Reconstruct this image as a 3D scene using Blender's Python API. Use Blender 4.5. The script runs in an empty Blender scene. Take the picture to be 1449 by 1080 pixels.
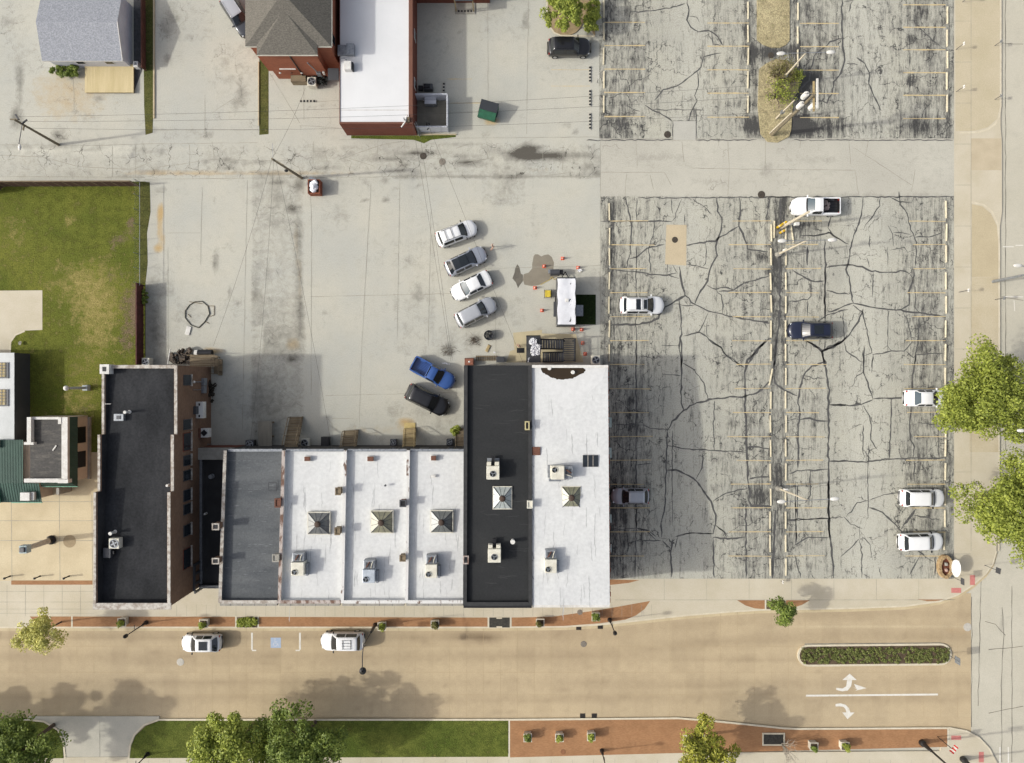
import bpy, bmesh, math, random
import numpy as np
from mathutils import Vector, Matrix
R = math.radians
sc = bpy.context.scene
col = sc.collection
# ---------------------------------------------------------------- camera, light
S, H, CX, CY = 13.0, 78.0, 724.5, 540.0       # photo pixels per metre on the ground, drone height
cam = bpy.data.cameras.new('drone_camera')
cam.sensor_width = 36.0
cam.lens = 18.0 / (CX / S / H)
cam.clip_end = 2000
co = bpy.data.objects.new('drone_camera', cam); col.objects.link(co)
co.location = (0, 0, H); co.rotation_euler = (0, 0, 0)
sc.camera = co
SUN_EL, SH_AZ = 33.5, 6.6                       # sun elevation; shadows run 6.6 deg north of east
w = bpy.data.worlds.new('World'); sc.world = w; w.use_nodes = True
nt = w.node_tree
sky = nt.nodes.new('ShaderNodeTexSky'); sky.sky_type = 'NISHITA'; sky.sun_disc = False
sky.sun_elevation = R(SUN_EL); sky.sun_rotation = R(270 - SH_AZ)
sky.air_density = 0.8; sky.dust_density = 4.0; sky.ozone_density = 0.4
hs_ = nt.nodes.new('ShaderNodeHueSaturation'); hs_.inputs['Saturation'].default_value = 0.5
nt.links.new(sky.outputs[0], hs_.inputs['Color']); nt.links.new(hs_.outputs[0], nt.nodes['Background'].inputs[0])
nt.nodes['Background'].inputs[1].default_value = 0.15
sl = bpy.data.lights.new('sun', 'SUN'); sl.energy = 2.0; sl.angle = R(1.5); sl.color = (1.0, 0.985, 0.90)
so = bpy.data.objects.new('sun', sl); col.objects.link(so)
_d = Vector((math.cos(R(SH_AZ)) * math.cos(R(SUN_EL)), math.sin(R(SH_AZ)) * math.cos(R(SUN_EL)), -math.sin(R(SUN_EL))))
so.rotation_euler = _d.to_track_quat('-Z', 'Y').to_euler()
sc.view_settings.view_transform = 'Standard'; sc.view_settings.look = 'None'
sc.view_settings.exposure = 0.44; sc.view_settings.gamma = 1.0

# ---------------------------------------------------------------- helpers
def G(x, y, z=0.0):
    """world point at height z seen at photo position (x, y)"""
    k = (H - z) / H / S
    return Vector(((x - CX) * k, (CY - y) * k, z))
def GX(x, z=0.0): return (x - CX) * (H - z) / H / S
def GY(y, z=0.0): return (CY - y) * (H - z) / H / S
def lin(c): return tuple((v / 255 / 12.92) if v <= 10 else ((v / 255 + .055) / 1.055) ** 2.4 for v in c)
def D(r, g, b, f=1.32):
    return tuple(min(.86, v / f) for v in lin((r, g, b)))

ORG = {}
class MB:
    def __init__(s): s.v = []; s.f = []
    def add(s, vs, fs):
        n = len(s.v); s.v += [tuple(v) for v in vs]; s.f += [tuple(i + n for i in f) for f in fs]
        return s
    def box(s, x0, y0, z0, x1, y1, z1):
        x0, x1 = min(x0, x1), max(x0, x1); y0, y1 = min(y0, y1), max(y0, y1)
        return s.add([(x0,y0,z0),(x1,y0,z0),(x1,y1,z0),(x0,y1,z0),(x0,y0,z1),(x1,y0,z1),(x1,y1,z1),(x0,y1,z1)],
              [(3,2,1,0),(4,5,6,7),(0,1,5,4),(1,2,6,5),(2,3,7,6),(3,0,4,7)])
    def obox(s, cx, cy, z0, lx, ly, lz, rot=0.0, tap=1.0):
        c, n = math.cos(rot), math.sin(rot); vs = []
        for z, t in ((z0, 1.0), (z0 + lz, tap)):
            for sx, sy in ((-1,-1),(1,-1),(1,1),(-1,1)):
                a, b = sx * lx / 2 * t, sy * ly / 2 * t
                vs.append((cx + a * c - b * n, cy + a * n + b * c, z))
        return s.add(vs, [(3,2,1,0),(4,5,6,7),(0,1,5,4),(1,2,6,5),(2,3,7,6),(3,0,4,7)])
    def prism(s, pts, z0, z1):
        a = sum(p[0] * q[1] - q[0] * p[1] for p, q in zip(pts, pts[1:] + pts[:1]))
        if a < 0: pts = pts[::-1]; z1 = z1[::-1] if isinstance(z1, list) else z1
        n = len(pts); zt = z1 if isinstance(z1, list) else [z1] * n
        vs = [(p[0], p[1], z0) for p in pts] + [(p[0], p[1], z) for p, z in zip(pts, zt)]
        fs = [tuple(range(n))[::-1], tuple(range(n, 2 * n))] + [(i, (i + 1) % n, n + (i + 1) % n, n + i) for i in range(n)]
        return s.add(vs, fs)
    def sheet(s, pts, z=None):
        pts = [(p[0], p[1], p[2] if z is None else z) for p in pts]
        a = sum(p[0] * q[1] - q[0] * p[1] for p, q in zip(pts, pts[1:] + pts[:1]))
        if a < 0: pts = pts[::-1]
        return s.add(pts, [tuple(range(len(pts)))])
    def tube(s, pts, r, n=8):
        pts = [Vector(p) for p in pts]; m = len(pts)
        rr = r if isinstance(r, (list, tuple)) else [r] * m
        vs, fs = [], []
        for i, p in enumerate(pts):
            t = (pts[min(i + 1, m - 1)] - pts[max(i - 1, 0)]).normalized()
            a = t.cross(Vector((0, 0, 1)) if abs(t.z) < .9 else Vector((1, 0, 0))).normalized(); b = t.cross(a)
            for k in range(n):
                q = 2 * math.pi * k / n
                vs.append(p + (a * math.cos(q) + b * math.sin(q)) * rr[i])
        for i in range(m - 1):
            for k in range(n):
                fs.append((i * n + k, i * n + (k + 1) % n, (i + 1) * n + (k + 1) % n, (i + 1) * n + k))
        fs.append(tuple(range(n))); fs.append(tuple(range((m - 1) * n, m * n))[::-1])
        return s.add(vs, fs)
    def cyl(s, x, y, z0, z1, r0, r1=None, n=18):
        r1 = r0 if r1 is None else r1
        vs = [(x + r * math.cos(2 * math.pi * k / n), y + r * math.sin(2 * math.pi * k / n), z) for z, r in ((z0, r0), (z1, r1)) for k in range(n)]
        return s.add(vs, [tuple(range(n))[::-1], tuple(range(n, 2 * n))] + [(k, (k + 1) % n, n + (k + 1) % n, n + k) for k in range(n)])
    def lathe(s, x, y, prof, n=20):
        vs = [(x + r * math.cos(2 * math.pi * k / n), y + r * math.sin(2 * math.pi * k / n), z) for r, z in prof for k in range(n)]
        fs = [(i * n + k, i * n + (k + 1) % n, (i + 1) * n + (k + 1) % n, (i + 1) * n + k) for i in range(len(prof) - 1) for k in range(n)]
        fs.append(tuple(range(n))[::-1]); fs.append(tuple(range((len(prof) - 1) * n, len(prof) * n)))
        return s.add(vs, fs)
    def ball(s, c, r, n=14):
        rx, ry, rz = r if isinstance(r, (tuple, list)) else (r, r, r)
        vs = [(c[0], c[1], c[2] - rz)]; m = n // 2
        for i in range(1, m):
            a = -math.pi / 2 + math.pi * i / m
            for k in range(n):
                b = 2 * math.pi * k / n
                vs.append((c[0] + rx * math.cos(a) * math.cos(b), c[1] + ry * math.cos(a) * math.sin(b), c[2] + rz * math.sin(a)))
        vs.append((c[0], c[1], c[2] + rz)); L = len(vs) - 1; fs = []
        for k in range(n):
            fs.append((0, 1 + (k + 1) % n, 1 + k)); fs.append((L, L - n + k, L - n + (k + 1) % n))
        for i in range(m - 2):
            for k in range(n):
                a = 1 + i * n; fs.append((a + k, a + (k + 1) % n, a + n + (k + 1) % n, a + n + k))
        return s.add(vs, fs)
    def ribbon(s, pts, wid, z, rnd=None, jit=.0, step=.6, taper=True):
        P = [Vector((p[0], p[1])) for p in pts]; Q = [P[0]]
        for a, b in zip(P, P[1:]):
            k = max(1, int((b - a).length / step))
            for i in range(1, k + 1):
                q = a.lerp(b, i / k)
                if rnd and jit: q += Vector((rnd.gauss(0, jit), rnd.gauss(0, jit)))
                Q.append(q)
        m = len(Q); vs = []
        for i, q in enumerate(Q):
            t = (Q[min(i + 1, m - 1)] - Q[max(i - 1, 0)]).normalized(); nn = Vector((-t.y, t.x))
            ww = wid * (rnd.uniform(.55, 1.35) if rnd else 1)
            if taper and (i == 0 or i == m - 1): ww *= .35
            vs += [(*(q + nn * ww / 2), z), (*(q - nn * ww / 2), z)]
        return s.add(vs, [(2 * i + 1, 2 * i + 3, 2 * i + 2, 2 * i) for i in range(m - 1)])
    def build(s, name, mat, parent=None, smooth=False, bev=0.0, kind=None, label=None, cat=None, group=None):
        og = ORG.get(parent.name, Vector((0, 0, 0))) if parent else Vector((0, 0, 0))
        me = bpy.data.meshes.new(name)
        me.from_pydata([(v[0] - og.x, v[1] - og.y, v[2] - og.z) for v in s.v], [], s.f)
        if bev > 0:
            bm = bmesh.new(); bm.from_mesh(me)
            es = [e for e in bm.edges if len(e.link_faces) == 2 and e.calc_face_angle(0) > .5]
            bmesh.ops.bevel(bm, geom=es, offset=bev, segments=2, affect='EDGES', profile=.5, clamp_overlap=True)
            bm.to_mesh(me); bm.free()
        me.materials.append(mat)
        if smooth: me.shade_smooth()
        o = bpy.data.objects.new(name, me); col.objects.link(o)
        if parent: o.parent = parent; ORG[o.name] = og
        tag(o, label, cat, group, kind)
        return o
def tag(o, label=None, cat=None, group=None, kind=None):
    if label: o['label'] = label
    if cat: o['category'] = cat
    if group: o['group'] = group
    if kind: o['kind'] = kind
    return o
def thing(name, label, cat, loc=(0, 0, 0), group=None):
    o = bpy.data.objects.new(name, None); col.objects.link(o); o.location = Vector(loc); o.empty_display_size = .2
    ORG[o.name] = Vector(loc)
    return tag(o, label, cat, group)
def solo(mb, name, m, label, cat, loc, group=None, smooth=False, bev=0.0):
    """a thing that is one mesh, its origin at its base"""
    e = MB(); e.v = [(v[0] - loc[0], v[1] - loc[1], v[2] - loc[2]) for v in mb.v]; e.f = mb.f
    o = e.build(name, m, None, smooth, bev, None, label, cat, group); o.location = Vector(loc)
    return o
def copy_tree(o, parent=None):
    c = o.copy(); col.objects.link(c)
    if parent: c.parent = parent
    for ch in list(o.children): copy_tree(ch, c)
    return c

# ---------------------------------------------------------------- materials
def newmat(name):
    m = bpy.data.materials.new(name); m.use_nodes = True
    return m, m.node_tree, m.node_tree.nodes['Principled BSDF']
def N(t, typ, **kw):
    n = t.nodes.new(typ)
    for k, v in kw.items():
        if k in n.inputs.keys() if isinstance(k, str) else False: n.inputs[k].default_value = v
        else: setattr(n, k, v)
    return n
def mixc(t, a, b, fac, mode='MIX'):
    n = t.nodes.new('ShaderNodeMix'); n.data_type = 'RGBA'; n.blend_type = mode; n.clamp_factor = True
    for sock, v in ((n.inputs[0], fac), (n.inputs[6], a), (n.inputs[7], b)):
        if hasattr(v, 'is_output'): t.links.new(v, sock)
        elif isinstance(v, (int, float)): sock.default_value = v
        else: sock.default_value = (*v[:3], 1)
    return n.outputs[2]
def rng(t, v, a, b, c=0.0, d=1.0):
    n = t.nodes.new('ShaderNodeMapRange'); t.links.new(v, n.inputs[0])
    for i, x in enumerate((a, b, c, d)): n.inputs[i + 1].default_value = x
    return n.outputs[0]
def mth(t, op, a, b=None):
    n = t.nodes.new('ShaderNodeMath'); n.operation = op
    for i, v in enumerate((a, b)):
        if v is None: continue
        if hasattr(v, 'is_output'): t.links.new(v, n.inputs[i])
        else: n.inputs[i].default_value = v
    return n.outputs[0]
def noise(t, scale, det=5, rough=.6, stretch=None, dist=0.0):
    c = t.nodes.new('ShaderNodeTexCoord'); out = c.outputs['Object']
    if stretch:
        mp = t.nodes.new('ShaderNodeMapping'); mp.inputs['Scale'].default_value = stretch
        t.links.new(out, mp.inputs[0]); out = mp.outputs[0]
    n = t.nodes.new('ShaderNodeTexNoise'); n.inputs['Scale'].default_value = scale; n.inputs['Detail'].default_value = det
    n.inputs['Roughness'].default_value = rough; n.inputs['Distortion'].default_value = dist
    t.links.new(out, n.inputs['Vector'])
    return n.outputs[0]
def setb(b, rough, met, spec=.35, coat=0.0):
    b.inputs['Roughness'].default_value = rough; b.inputs['Metallic'].default_value = met
    b.inputs['Specular IOR Level'].default_value = spec; b.inputs['Coat Weight'].default_value = coat
    b.inputs['Coat Roughness'].default_value = .08
def bump(t, b, h, dist, strength=.6):
    n = t.nodes.new('ShaderNodeBump'); n.inputs['Distance'].default_value = dist; n.inputs['Strength'].default_value = strength
    t.links.new(h, n.inputs['Height']); t.links.new(n.outputs[0], b.inputs['Normal'])
_mc = {}
def mat(name, c, c2=None, sc=1.2, lo=.38, hi=.66, rough=.75, met=0.0, stretch=None, fine=.1, fsc=14, bmp=0.0, spec=.35, coat=0.0, det=5):
    if name in _mc: return _mc[name]
    m, t, b = newmat(name); setb(b, rough, met, spec, coat)
    c2 = c2 or tuple(v * .82 for v in c)
    o = mixc(t, c, c2, rng(t, noise(t, sc, det, .62, stretch), lo, hi))
    nf = noise(t, fsc, 4, .65)
    if fine: 
        g = rng(t, nf, .3, .7, 1 - fine, 1 + fine)
        cc = t.nodes.new('ShaderNodeCombineColor'); [t.links.new(g, cc.inputs[i]) for i in range(3)]
        o = mixc(t, o, cc.outputs[0], 1.0, 'MULTIPLY')
    t.links.new(o, b.inputs['Base Color'])
    if bmp: bump(t, b, nf, bmp)
    _mc[name] = m; return m
def plain(name, c, rough=.5, met=0.0, spec=.4, coat=0.0):
    return mat(name, c, tuple(v * .9 for v in c), sc=2.0, rough=rough, met=met, spec=spec, coat=coat, fine=.04)

def ground_mat(name, base, base2, dark, tint, light, streak=0.0, amp=.55, bsc=.12, fine=.1, dlo=.22, dhi=.95, web=None, streak_dir=(1.6, .16, 1)):
    """weathered paving: colour attribute 'wear' (R dark stain and painted shade, G tint, B pale) broken up by noise"""
    m, t, b = newmat(name); setb(b, .85, 0, .25)
    at = t.nodes.new('ShaderNodeAttribute'); at.attribute_name = 'wear_shade'
    sp = t.nodes.new('ShaderNodeSeparateColor'); t.links.new(at.outputs['Color'], sp.inputs[0])
    big = noise(t, bsc, 6, .6); mid = noise(t, .9, 6, .68); fin = noise(t, 9, 5, .7)
    o = mixc(t, base, base2, rng(t, big, .36, .64))
    o = mixc(t, o, tuple(v * .82 for v in base), rng(t, mid, .5, .75, 0, .6))
    o = mixc(t, o, tint, rng(t, mth(t, 'ADD', sp.outputs[1], mth(t, 'MULTIPLY', mth(t, 'SUBTRACT', mid, .5), .5)), .3, .75))
    o = mixc(t, o, light, rng(t, mth(t, 'ADD', sp.outputs[2], mth(t, 'MULTIPLY', mth(t, 'SUBTRACT', mid, .5), .6)), .3, .8))
    if streak:
        st = noise(t, 1.0, 7, .72, streak_dir); st2 = noise(t, 2.2, 6, .75, (2.4, .55, 1))
        v = mth(t, 'ADD', mth(t, 'MULTIPLY', mth(t, 'SUBTRACT', st, .5), streak), mth(t, 'MULTIPLY', mth(t, 'SUBTRACT', st2, .5), streak * .85))
        v = mth(t, 'ADD', v, mth(t, 'MULTIPLY', mth(t, 'SUBTRACT', mid, .5), amp))
    else:
        v = mth(t, 'MULTIPLY', mth(t, 'SUBTRACT', noise(t, 1.3, 8, .75, None, .5), .5), amp * 1.6)
    if web:
        for wsc, ww, thr in web:
            vo = t.nodes.new('ShaderNodeTexVoronoi'); vo.feature = 'DISTANCE_TO_EDGE'; vo.inputs['Scale'].default_value = wsc
            tc = t.nodes.new('ShaderNodeTexCoord'); nz = t.nodes.new('ShaderNodeTexNoise'); nz.inputs['Scale'].default_value = wsc * 3; nz.inputs['Detail'].default_value = 5
            t.links.new(tc.outputs['Object'], nz.inputs['Vector']); va = t.nodes.new('ShaderNodeVectorMath'); va.operation = 'MULTIPLY_ADD'
            t.links.new(nz.outputs['Color'], va.inputs[0]); va.inputs[1].default_value = (.55 / wsc,) * 3; t.links.new(tc.outputs['Object'], va.inputs[2]); t.links.new(va.outputs[0], vo.inputs['Vector'])
            line = rng(t, vo.outputs['Distance'], ww * wsc * .4, ww * wsc, 1, 0); gate = rng(t, noise(t, wsc * .8, 4, .6), thr, thr + .1)
            v = mth(t, 'ADD', v, mth(t, 'MULTIPLY', mth(t, 'MULTIPLY', mth(t, 'MULTIPLY', line, gate), at.outputs['Alpha']), .65))
    dk = rng(t, mth(t, 'ADD', sp.outputs[0], v), dlo, dhi)
    o = mixc(t, o, dark, dk)
    g = rng(t, fin, .3, .7, 1 - fine, 1 + fine)
    cc = t.nodes.new('ShaderNodeCombineColor'); [t.links.new(g, cc.inputs[i]) for i in range(3)]
    o = mixc(t, o, cc.outputs[0], 1.0, 'MULTIPLY')
    t.links.new(o, b.inputs['Base Color']); bump(t, b, fin, .01, .5)
    return m
def brick_mat(name, c, c2, mortar, sc=1.0, flat=False, rough=.85):
    m, t, b = newmat(name); setb(b, rough, 0, .2)
    c0 = t.nodes.new('ShaderNodeTexCoord')
    br = t.nodes.new('ShaderNodeTexBrick'); br.inputs['Scale'].default_value = sc
    br.inputs['Brick Width'].default_value = .22; br.inputs['Row Height'].default_value = .08; br.inputs['Mortar Size'].default_value = .008
    br.inputs['Color1'].default_value = (*c, 1); br.inputs['Color2'].default_value = (*c2, 1); br.inputs['Mortar'].default_value = (*mortar, 1)
    if flat: t.links.new(c0.outputs['Object'], br.inputs['Vector'])
    else:
        sx = t.nodes.new('ShaderNodeSeparateXYZ'); t.links.new(c0.outputs['Object'], sx.inputs[0])
        cb = t.nodes.new('ShaderNodeCombineXYZ'); t.links.new(mth(t, 'ADD', sx.outputs[0], sx.outputs[1]), cb.inputs[0]); t.links.new(sx.outputs[2], cb.inputs[1])
        t.links.new(cb.outputs[0], br.inputs['Vector'])
    o = mixc(t, br.outputs[0], tuple(v * .55 for v in c), rng(t, noise(t, .5, 6, .65), .45, .75, 0, .6))
    t.links.new(o, b.inputs['Base Color'])
    return m
def leaf_mat(name, c1, c2, c3):
    m, t, b = newmat(name); setb(b, .55, 0, .3)
    g = t.nodes.new('ShaderNodeNewGeometry')
    o = mixc(t, c1, c2, rng(t, g.outputs['Random Per Island'], .0, .6)); o = mixc(t, o, c3, rng(t, g.outputs['Random Per Island'], .7, 1))
    o = mixc(t, o, tuple(v * .6 for v in c1), rng(t, noise(t, .7, 3), .5, .75, 0, .55))
    t.links.new(o, b.inputs['Base Color'])
    tr = t.nodes.new('ShaderNodeBsdfTranslucent'); t.links.new(o, tr.inputs[0])
    mx = t.nodes.new('ShaderNodeMixShader'); mx.inputs[0].default_value = .28
    t.links.new(b.outputs[0], mx.inputs[1]); t.links.new(tr.outputs[0], mx.inputs[2])
    t.links.new(mx.outputs[0], t.nodes['Material Output'].inputs[0])
    return m

def wear_grid(name, x0, y0, x1, y1, z, step, fn, m, kind='structure'):
    """rectangular paving sheet (photo pixels on the ground) with a wear attribute"""
    nx = max(2, int((x1 - x0) / S / step)); ny = max(2, int((y1 - y0) / S / step))
    px, py = np.meshgrid(np.linspace(x0, x1, nx + 1), np.linspace(y0, y1, ny + 1))
    V = np.stack([(px - CX) / S, (CY - py) / S, np.full_like(px, z)], -1).reshape(-1, 3)
    i = np.arange(ny)[:, None] * (nx + 1) + np.arange(nx)[None, :]
    F = np.stack([i + nx + 1, i + nx + 2, i + 1, i], -1).reshape(-1, 4)
    me = bpy.data.meshes.new(name)
    me.vertices.add(len(V)); me.vertices.foreach_set('co', V.ravel().astype(np.float32))
    me.loops.add(F.size); me.loops.foreach_set('vertex_index', F.ravel().astype(np.int32))
    me.polygons.add(len(F)); me.polygons.foreach_set('loop_start', np.arange(0, F.size, 4, dtype=np.int32))
    me.update(calc_edges=True)
    a = me.color_attributes.new('wear_shade', 'FLOAT_COLOR', 'POINT')
    rgb = fn(px, py); A = np.ones((len(V), 4), np.float32)
    for k in range(len(rgb)): A[:, k] = np.clip(rgb[k], 0, 1.6).ravel()
    a.data.foreach_set('color', A.ravel())
    me.materials.append(m)
    o = bpy.data.objects.new(name, me); col.objects.link(o); tag(o, kind=kind)
    return o
def slabs(px, py, w_, h_, seed=0, x0=0.0, y0=0.0):
    i, j = np.floor((px - x0) / w_), np.floor((py - y0) / h_); q = np.sin(i * 127.1 + j * 311.7 + seed * 17.3) * 43758.5453
    return q - np.floor(q) - .5
def blob(px, py, cx, cy, rx, ry, p=2.0):
    return np.exp(-((np.abs(px - cx) / rx) ** p + (np.abs(py - cy) / ry) ** p))
def band(v, a, b, s=3.0):
    return 1 / (1 + np.exp(-(v - a) / s)) * (1 / (1 + np.exp((v - b) / s)))
def crop(cx, cy, k, txt):
    """polylines traced in an enlarged crop: 'w:x,y x,y; ...' -> photo pixels"""
    out = []
    for part in txt.replace('\n', ' ').split(';'):
        part = part.strip()
        if not part: continue
        ww, pp = part.split(':')
        out.append((float(ww), [(cx + float(a.split(',')[0]) / k, cy + float(a.split(',')[1]) / k) for a in pp.split()]))
    return out
ORD = ['first','second','third','fourth','fifth','sixth','seventh','eighth','ninth','tenth','eleventh','twelfth','thirteenth','fourteenth','fifteenth','sixteenth','seventeenth','eighteenth']
# ---------------------------------------------------------------- the ground
rn = random.Random(7)
C_LOT, C_LOT2 = D(203, 199, 184), D(190, 187, 174)
TAN = D(206, 184, 146); PALE = D(216, 211, 198)
m_ground = mat('far_concrete', C_LOT, C_LOT2, sc=.1)
MB().sheet([(-400, -400), (400, -400), (400, 400), (-400, 400)], -.16).build('ground', m_ground, kind='structure')

# concrete yard north and west of the shops
m_yard = ground_mat('yard_concrete', C_LOT, D(192, 191, 181), D(96, 92, 84), D(198, 170, 122), D(218, 215, 200), amp=.66, fine=.14, dlo=.14, dhi=.95, web=[(.22, .035, .44), (.6, .03, .5)])
def yard(px, py):
    r = np.zeros_like(px); g = np.zeros_like(px); l = np.zeros_like(px)
    r += .24 * band(px, 356, 430, 1) * band(py, 252, 640, 3)               # the old grey asphalt strip
    r += .06 * band(px, 354, 432, 2) * band(py, 500, 640, 12)  # painted shade: strip darkened further inside the brick building's shadow
    for cx, cy, rx, ry, a in [(748,212,14,9,.8),(760,222,40,5,.62),(738,218,14,8,.6),(786,218,18,4,.5),(664,230,18,4,.7),(700,212,10,6,.2),
        (237,83,6,10,.55),(82,193,12,10,.55),(140,140,7,5,.5),(107,108,10,6,.3),(305,372,4,16,.6),(325,412,3,8,.5),(336,430,2,4,.5),
        (690,466,10,6,.1),(672,482,12,7,.6),(634,497,9,12,.5),(228,268,12,7,.5),(414,296,8,6,.6),(422,335,5,26,.35),(424,395,5,40,.3),(425,448,5,26,.35),
        (414,508,9,5,.65),(392,258,14,4,.5),(425,262,9,10,.5),(744,30,4,12,.45),(651,45,5,4,.45),(815,187,5,5,.6),(686,189,8,6,.35),(739,166,4,5,.3),
        (708,250,3,3,.4),(592,263,4,3,.4),(546,256,5,3,.5),(546,283,5,3,.5),(516,257,4,2,.4),(516,284,4,2,.4),(560,266,3,3,.35),
        (500,540,60,40,-.1),(600,600,40,30,.12),(333,148,6,10,.3),(340,130,5,20,.22),(345,135,6,12,.3),(20,160,8,22,.3),(10,32,16,8,.3),(28,120,6,40,.5),(25,170,12,14,.45),
        (215,440,13,40,.35),(222,480,14,40,.3),(240,30,10,20,.25),(236,50,4,10,.25),(296,190,10,4,.35),(640,204,40,3,.25),(560,225,40,3,.2),
        (270,442,22,20,.16),(320,560,60,60,.08),(378,565,14,26,.18),(392,590,14,16,.2),(640,470,18,16,.06)]:
        r += a * blob(px, py, cx, cy, rx, ry, 2.2)
    r += .12 * band(px, 215, 236, 4) * band(py, 370, 510, 8)
    r += .22 * np.exp(-((py - 250) / 2.2) ** 2) * band(px, 560, 850) + .3 * np.exp(-((py - 207) / 2) ** 2) * band(px, 0, 150)
    r += .25 * np.exp(-((px - 850) / 1.6) ** 2) + .16 * band(px, 590, 640, 5) * band(py, 5, 130, 8)  # edge line, then painted shade east of the white-roofed brick building
    for cx, cy, rx, ry, a in [(226,318,6,30,.62),(223,352,10,7,.62),(228,298,5,12,.5),(232,340,4,10,.4),(414,487,12,13,.6),(696,172,14,7,.8),(395,245,110,5,.55),(760,240,60,5,.2),(240,245,70,5,.5),
        (300,497,22,6,.7),(90,130,70,50,.28),(610,470,30,20,.16),(722,470,80,20,.25),(855,270,6,12,.7),(300,228,200,3,.2),(540,610,160,14,.35),(575,596,14,8,.6),(424,400,6,60,.4),(418,330,5,40,.4)]:
        g += a * blob(px, py, cx, cy, rx, ry, 2.2)
    g += .22 * band(px, 40, 190, 14) * band(py, 90, 195, 12)
    l += .35 * band(px, 440, 850, 10) * band(py, 260, 520, 20) * .5 + .25 * band(px, 600, 840, 6) * band(py, 0, 190, 10) * .6
    l += .5 * band(py, 205, 216, 3) * band(px, 0, 330, 10)
    rw = np.random.RandomState(9); al = band(py, 205, 251, 2) * (px < 850)
    for k in range(150): r += rw.uniform(.05, .3) * blob(px, py, rw.uniform(-60, 850), rw.uniform(-60, 640), rw.uniform(1.5, 14), rw.uniform(1.5, 14))
    for k in range(70): x, y = rw.uniform(0, 850), rw.uniform(204, 252); r += rw.uniform(.1, .45) * blob(px, py, x, y, rw.uniform(2, 22), rw.uniform(1, 3.5))
    for k in range(30): r += rw.uniform(.04, .12) * blob(px, py, rw.uniform(215, 850), rw.uniform(260, 600), rw.uniform(1.5, 3), rw.uniform(40, 120))
    r += .06 + .13 * al + .26 * slabs(px, py, 62, 42, 1, 0, 250) * band(py, 252, 640, 1) * (px > 205) + .14 * slabs(px, py, 58, 25, 2, 0, 205) * al + .24 * slabs(px, py, 75, 60, 3) * (py < 200)
    l += .3 * al * (px < 640) * (slabs(px, py, 47, 22, 5, 0, 206) > .1); g += .12 * al * (slabs(px, py, 39, 23, 6, 0, 205) > .38)
    return r, g, l, .12 + .9 * al + .35 * band(px, 356, 430, 1) * (py > 252) * .5 + .3 * (py < 200) * (px < 560)
wear_grid('concrete_yard', -80, -80, 850, 660, 0.0, .32, yard, m_yard)

# two asphalt parking lots
m_lot = ground_mat('worn_asphalt', D(193, 190, 175), D(180, 178, 166), D(80, 79, 77), D(198, 186, 154), D(208, 206, 193), streak=2.6, amp=.85, bsc=.2, fine=.26, dlo=.2, dhi=1.0, web=[(.28, .05, .46), (.7, .035, .5), (1.5, .03, .57)])
ROWS_L = [313, 346.4, 380.4, 414.2, 448.2, 482.2, 515.8, 550, 583.7, 618, 651.5, 685.3, 718.8, 752.8, 786.8]
ROWS_U = [-2, 31.8, 64.6, 98, 131, 165]
rs = np.random.RandomState(5)
def lot(rows, bands_, extra):
    def fn(px, py):
        r = np.full_like(px, .11); g = np.zeros_like(px); l = np.zeros_like(px)
        for x0, x1, a in bands_: r += a * band(px, x0, x1, 6)
        for x, sg in ((864, 1), (1088, -1), (1114, 1), (1336, -1)):
            for y0 in rows:
                cy = y0 + 17 + rs.uniform(-5, 5); d = rs.uniform(12, 34)
                r += rs.uniform(.03, .30) * blob(px, py, x + sg * d, cy, rs.uniform(8, 15), rs.uniform(5, 11))
                r += rs.uniform(.0, .25) * blob(px, py, x + sg * (d + 18), cy + rs.uniform(-6, 6), 7, 5)
        for y0 in rows: r += .10 * np.exp(-((py - y0) / 4) ** 2) * (band(px, 1010, 1170, 8) + band(px, 1280, 1340, 8) + band(px, 862, 925, 8))
        for cx, cy, rx, ry, a in extra: r += a * blob(px, py, cx, cy, rx, ry, 2.4)
        l += .55 * band(px, 935, 1020, 18) + .6 * band(px, 1185, 1265, 14); r -= .05 * band(px, 1180, 1280, 10)
        return r, g, l
    return fn
wear_grid('lower_parking_lot', 850, 278, 1350, 819, .004, .22, lot(ROWS_L, [(850,862,.55),(1092,1110,.62),(1342,1350,.6),(862,930,.16),(1020,1092,.13),(1110,1170,.08),(1275,1342,.2)],
    [(870,300,12,14,.4),(866,355,10,40,.35),(875,420,10,60,.25),(1107,283,8,22,.4),(1137,320,22,7,.5),(1078,365,8,8,.6),(1100,380,10,30,.5),(1102,470,8,40,.3),(1103,675,8,20,.6),
     (1075,705,18,14,.5),(1010,693,4,5,.6),(1060,730,26,90,.12),(1140,760,24,12,.3),(1120,305,30,25,.2),(1270,800,60,20,-.1),(880,650,24,160,.16),(872,740,16,70,.4),(900,600,40,100,.1),(1300,430,24,60,.16),(1300,620,26,80,.16),(1315,500,18,30,.2)]), m_lot)
wear_grid('upper_parking_lot', 848, -80, 1350, 196, .004, .22, lot(ROWS_U, [(848,858,.6),(1062,1072,.5),(1116,1130,.55),(1342,1350,.62),(858,915,.3),(995,1060,.14),(1130,1185,.34),(1275,1342,.34),(1185,1275,.18)],
    [(1092,72,40,7,.8),(1064,178,14,14,.8),(1130,178,20,16,.7),(1160,178,40,12,.5),(1310,180,40,12,.2),(1150,110,14,12,.6),(1060,60,8,60,.3),(1250,180,60,12,.15),(1290,55,8,7,.5),(1290,113,8,7,.5),
     (880,175,30,12,.2),(1135,125,10,25,.7),(1092,82,28,8,.5)]), m_lot)

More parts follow.
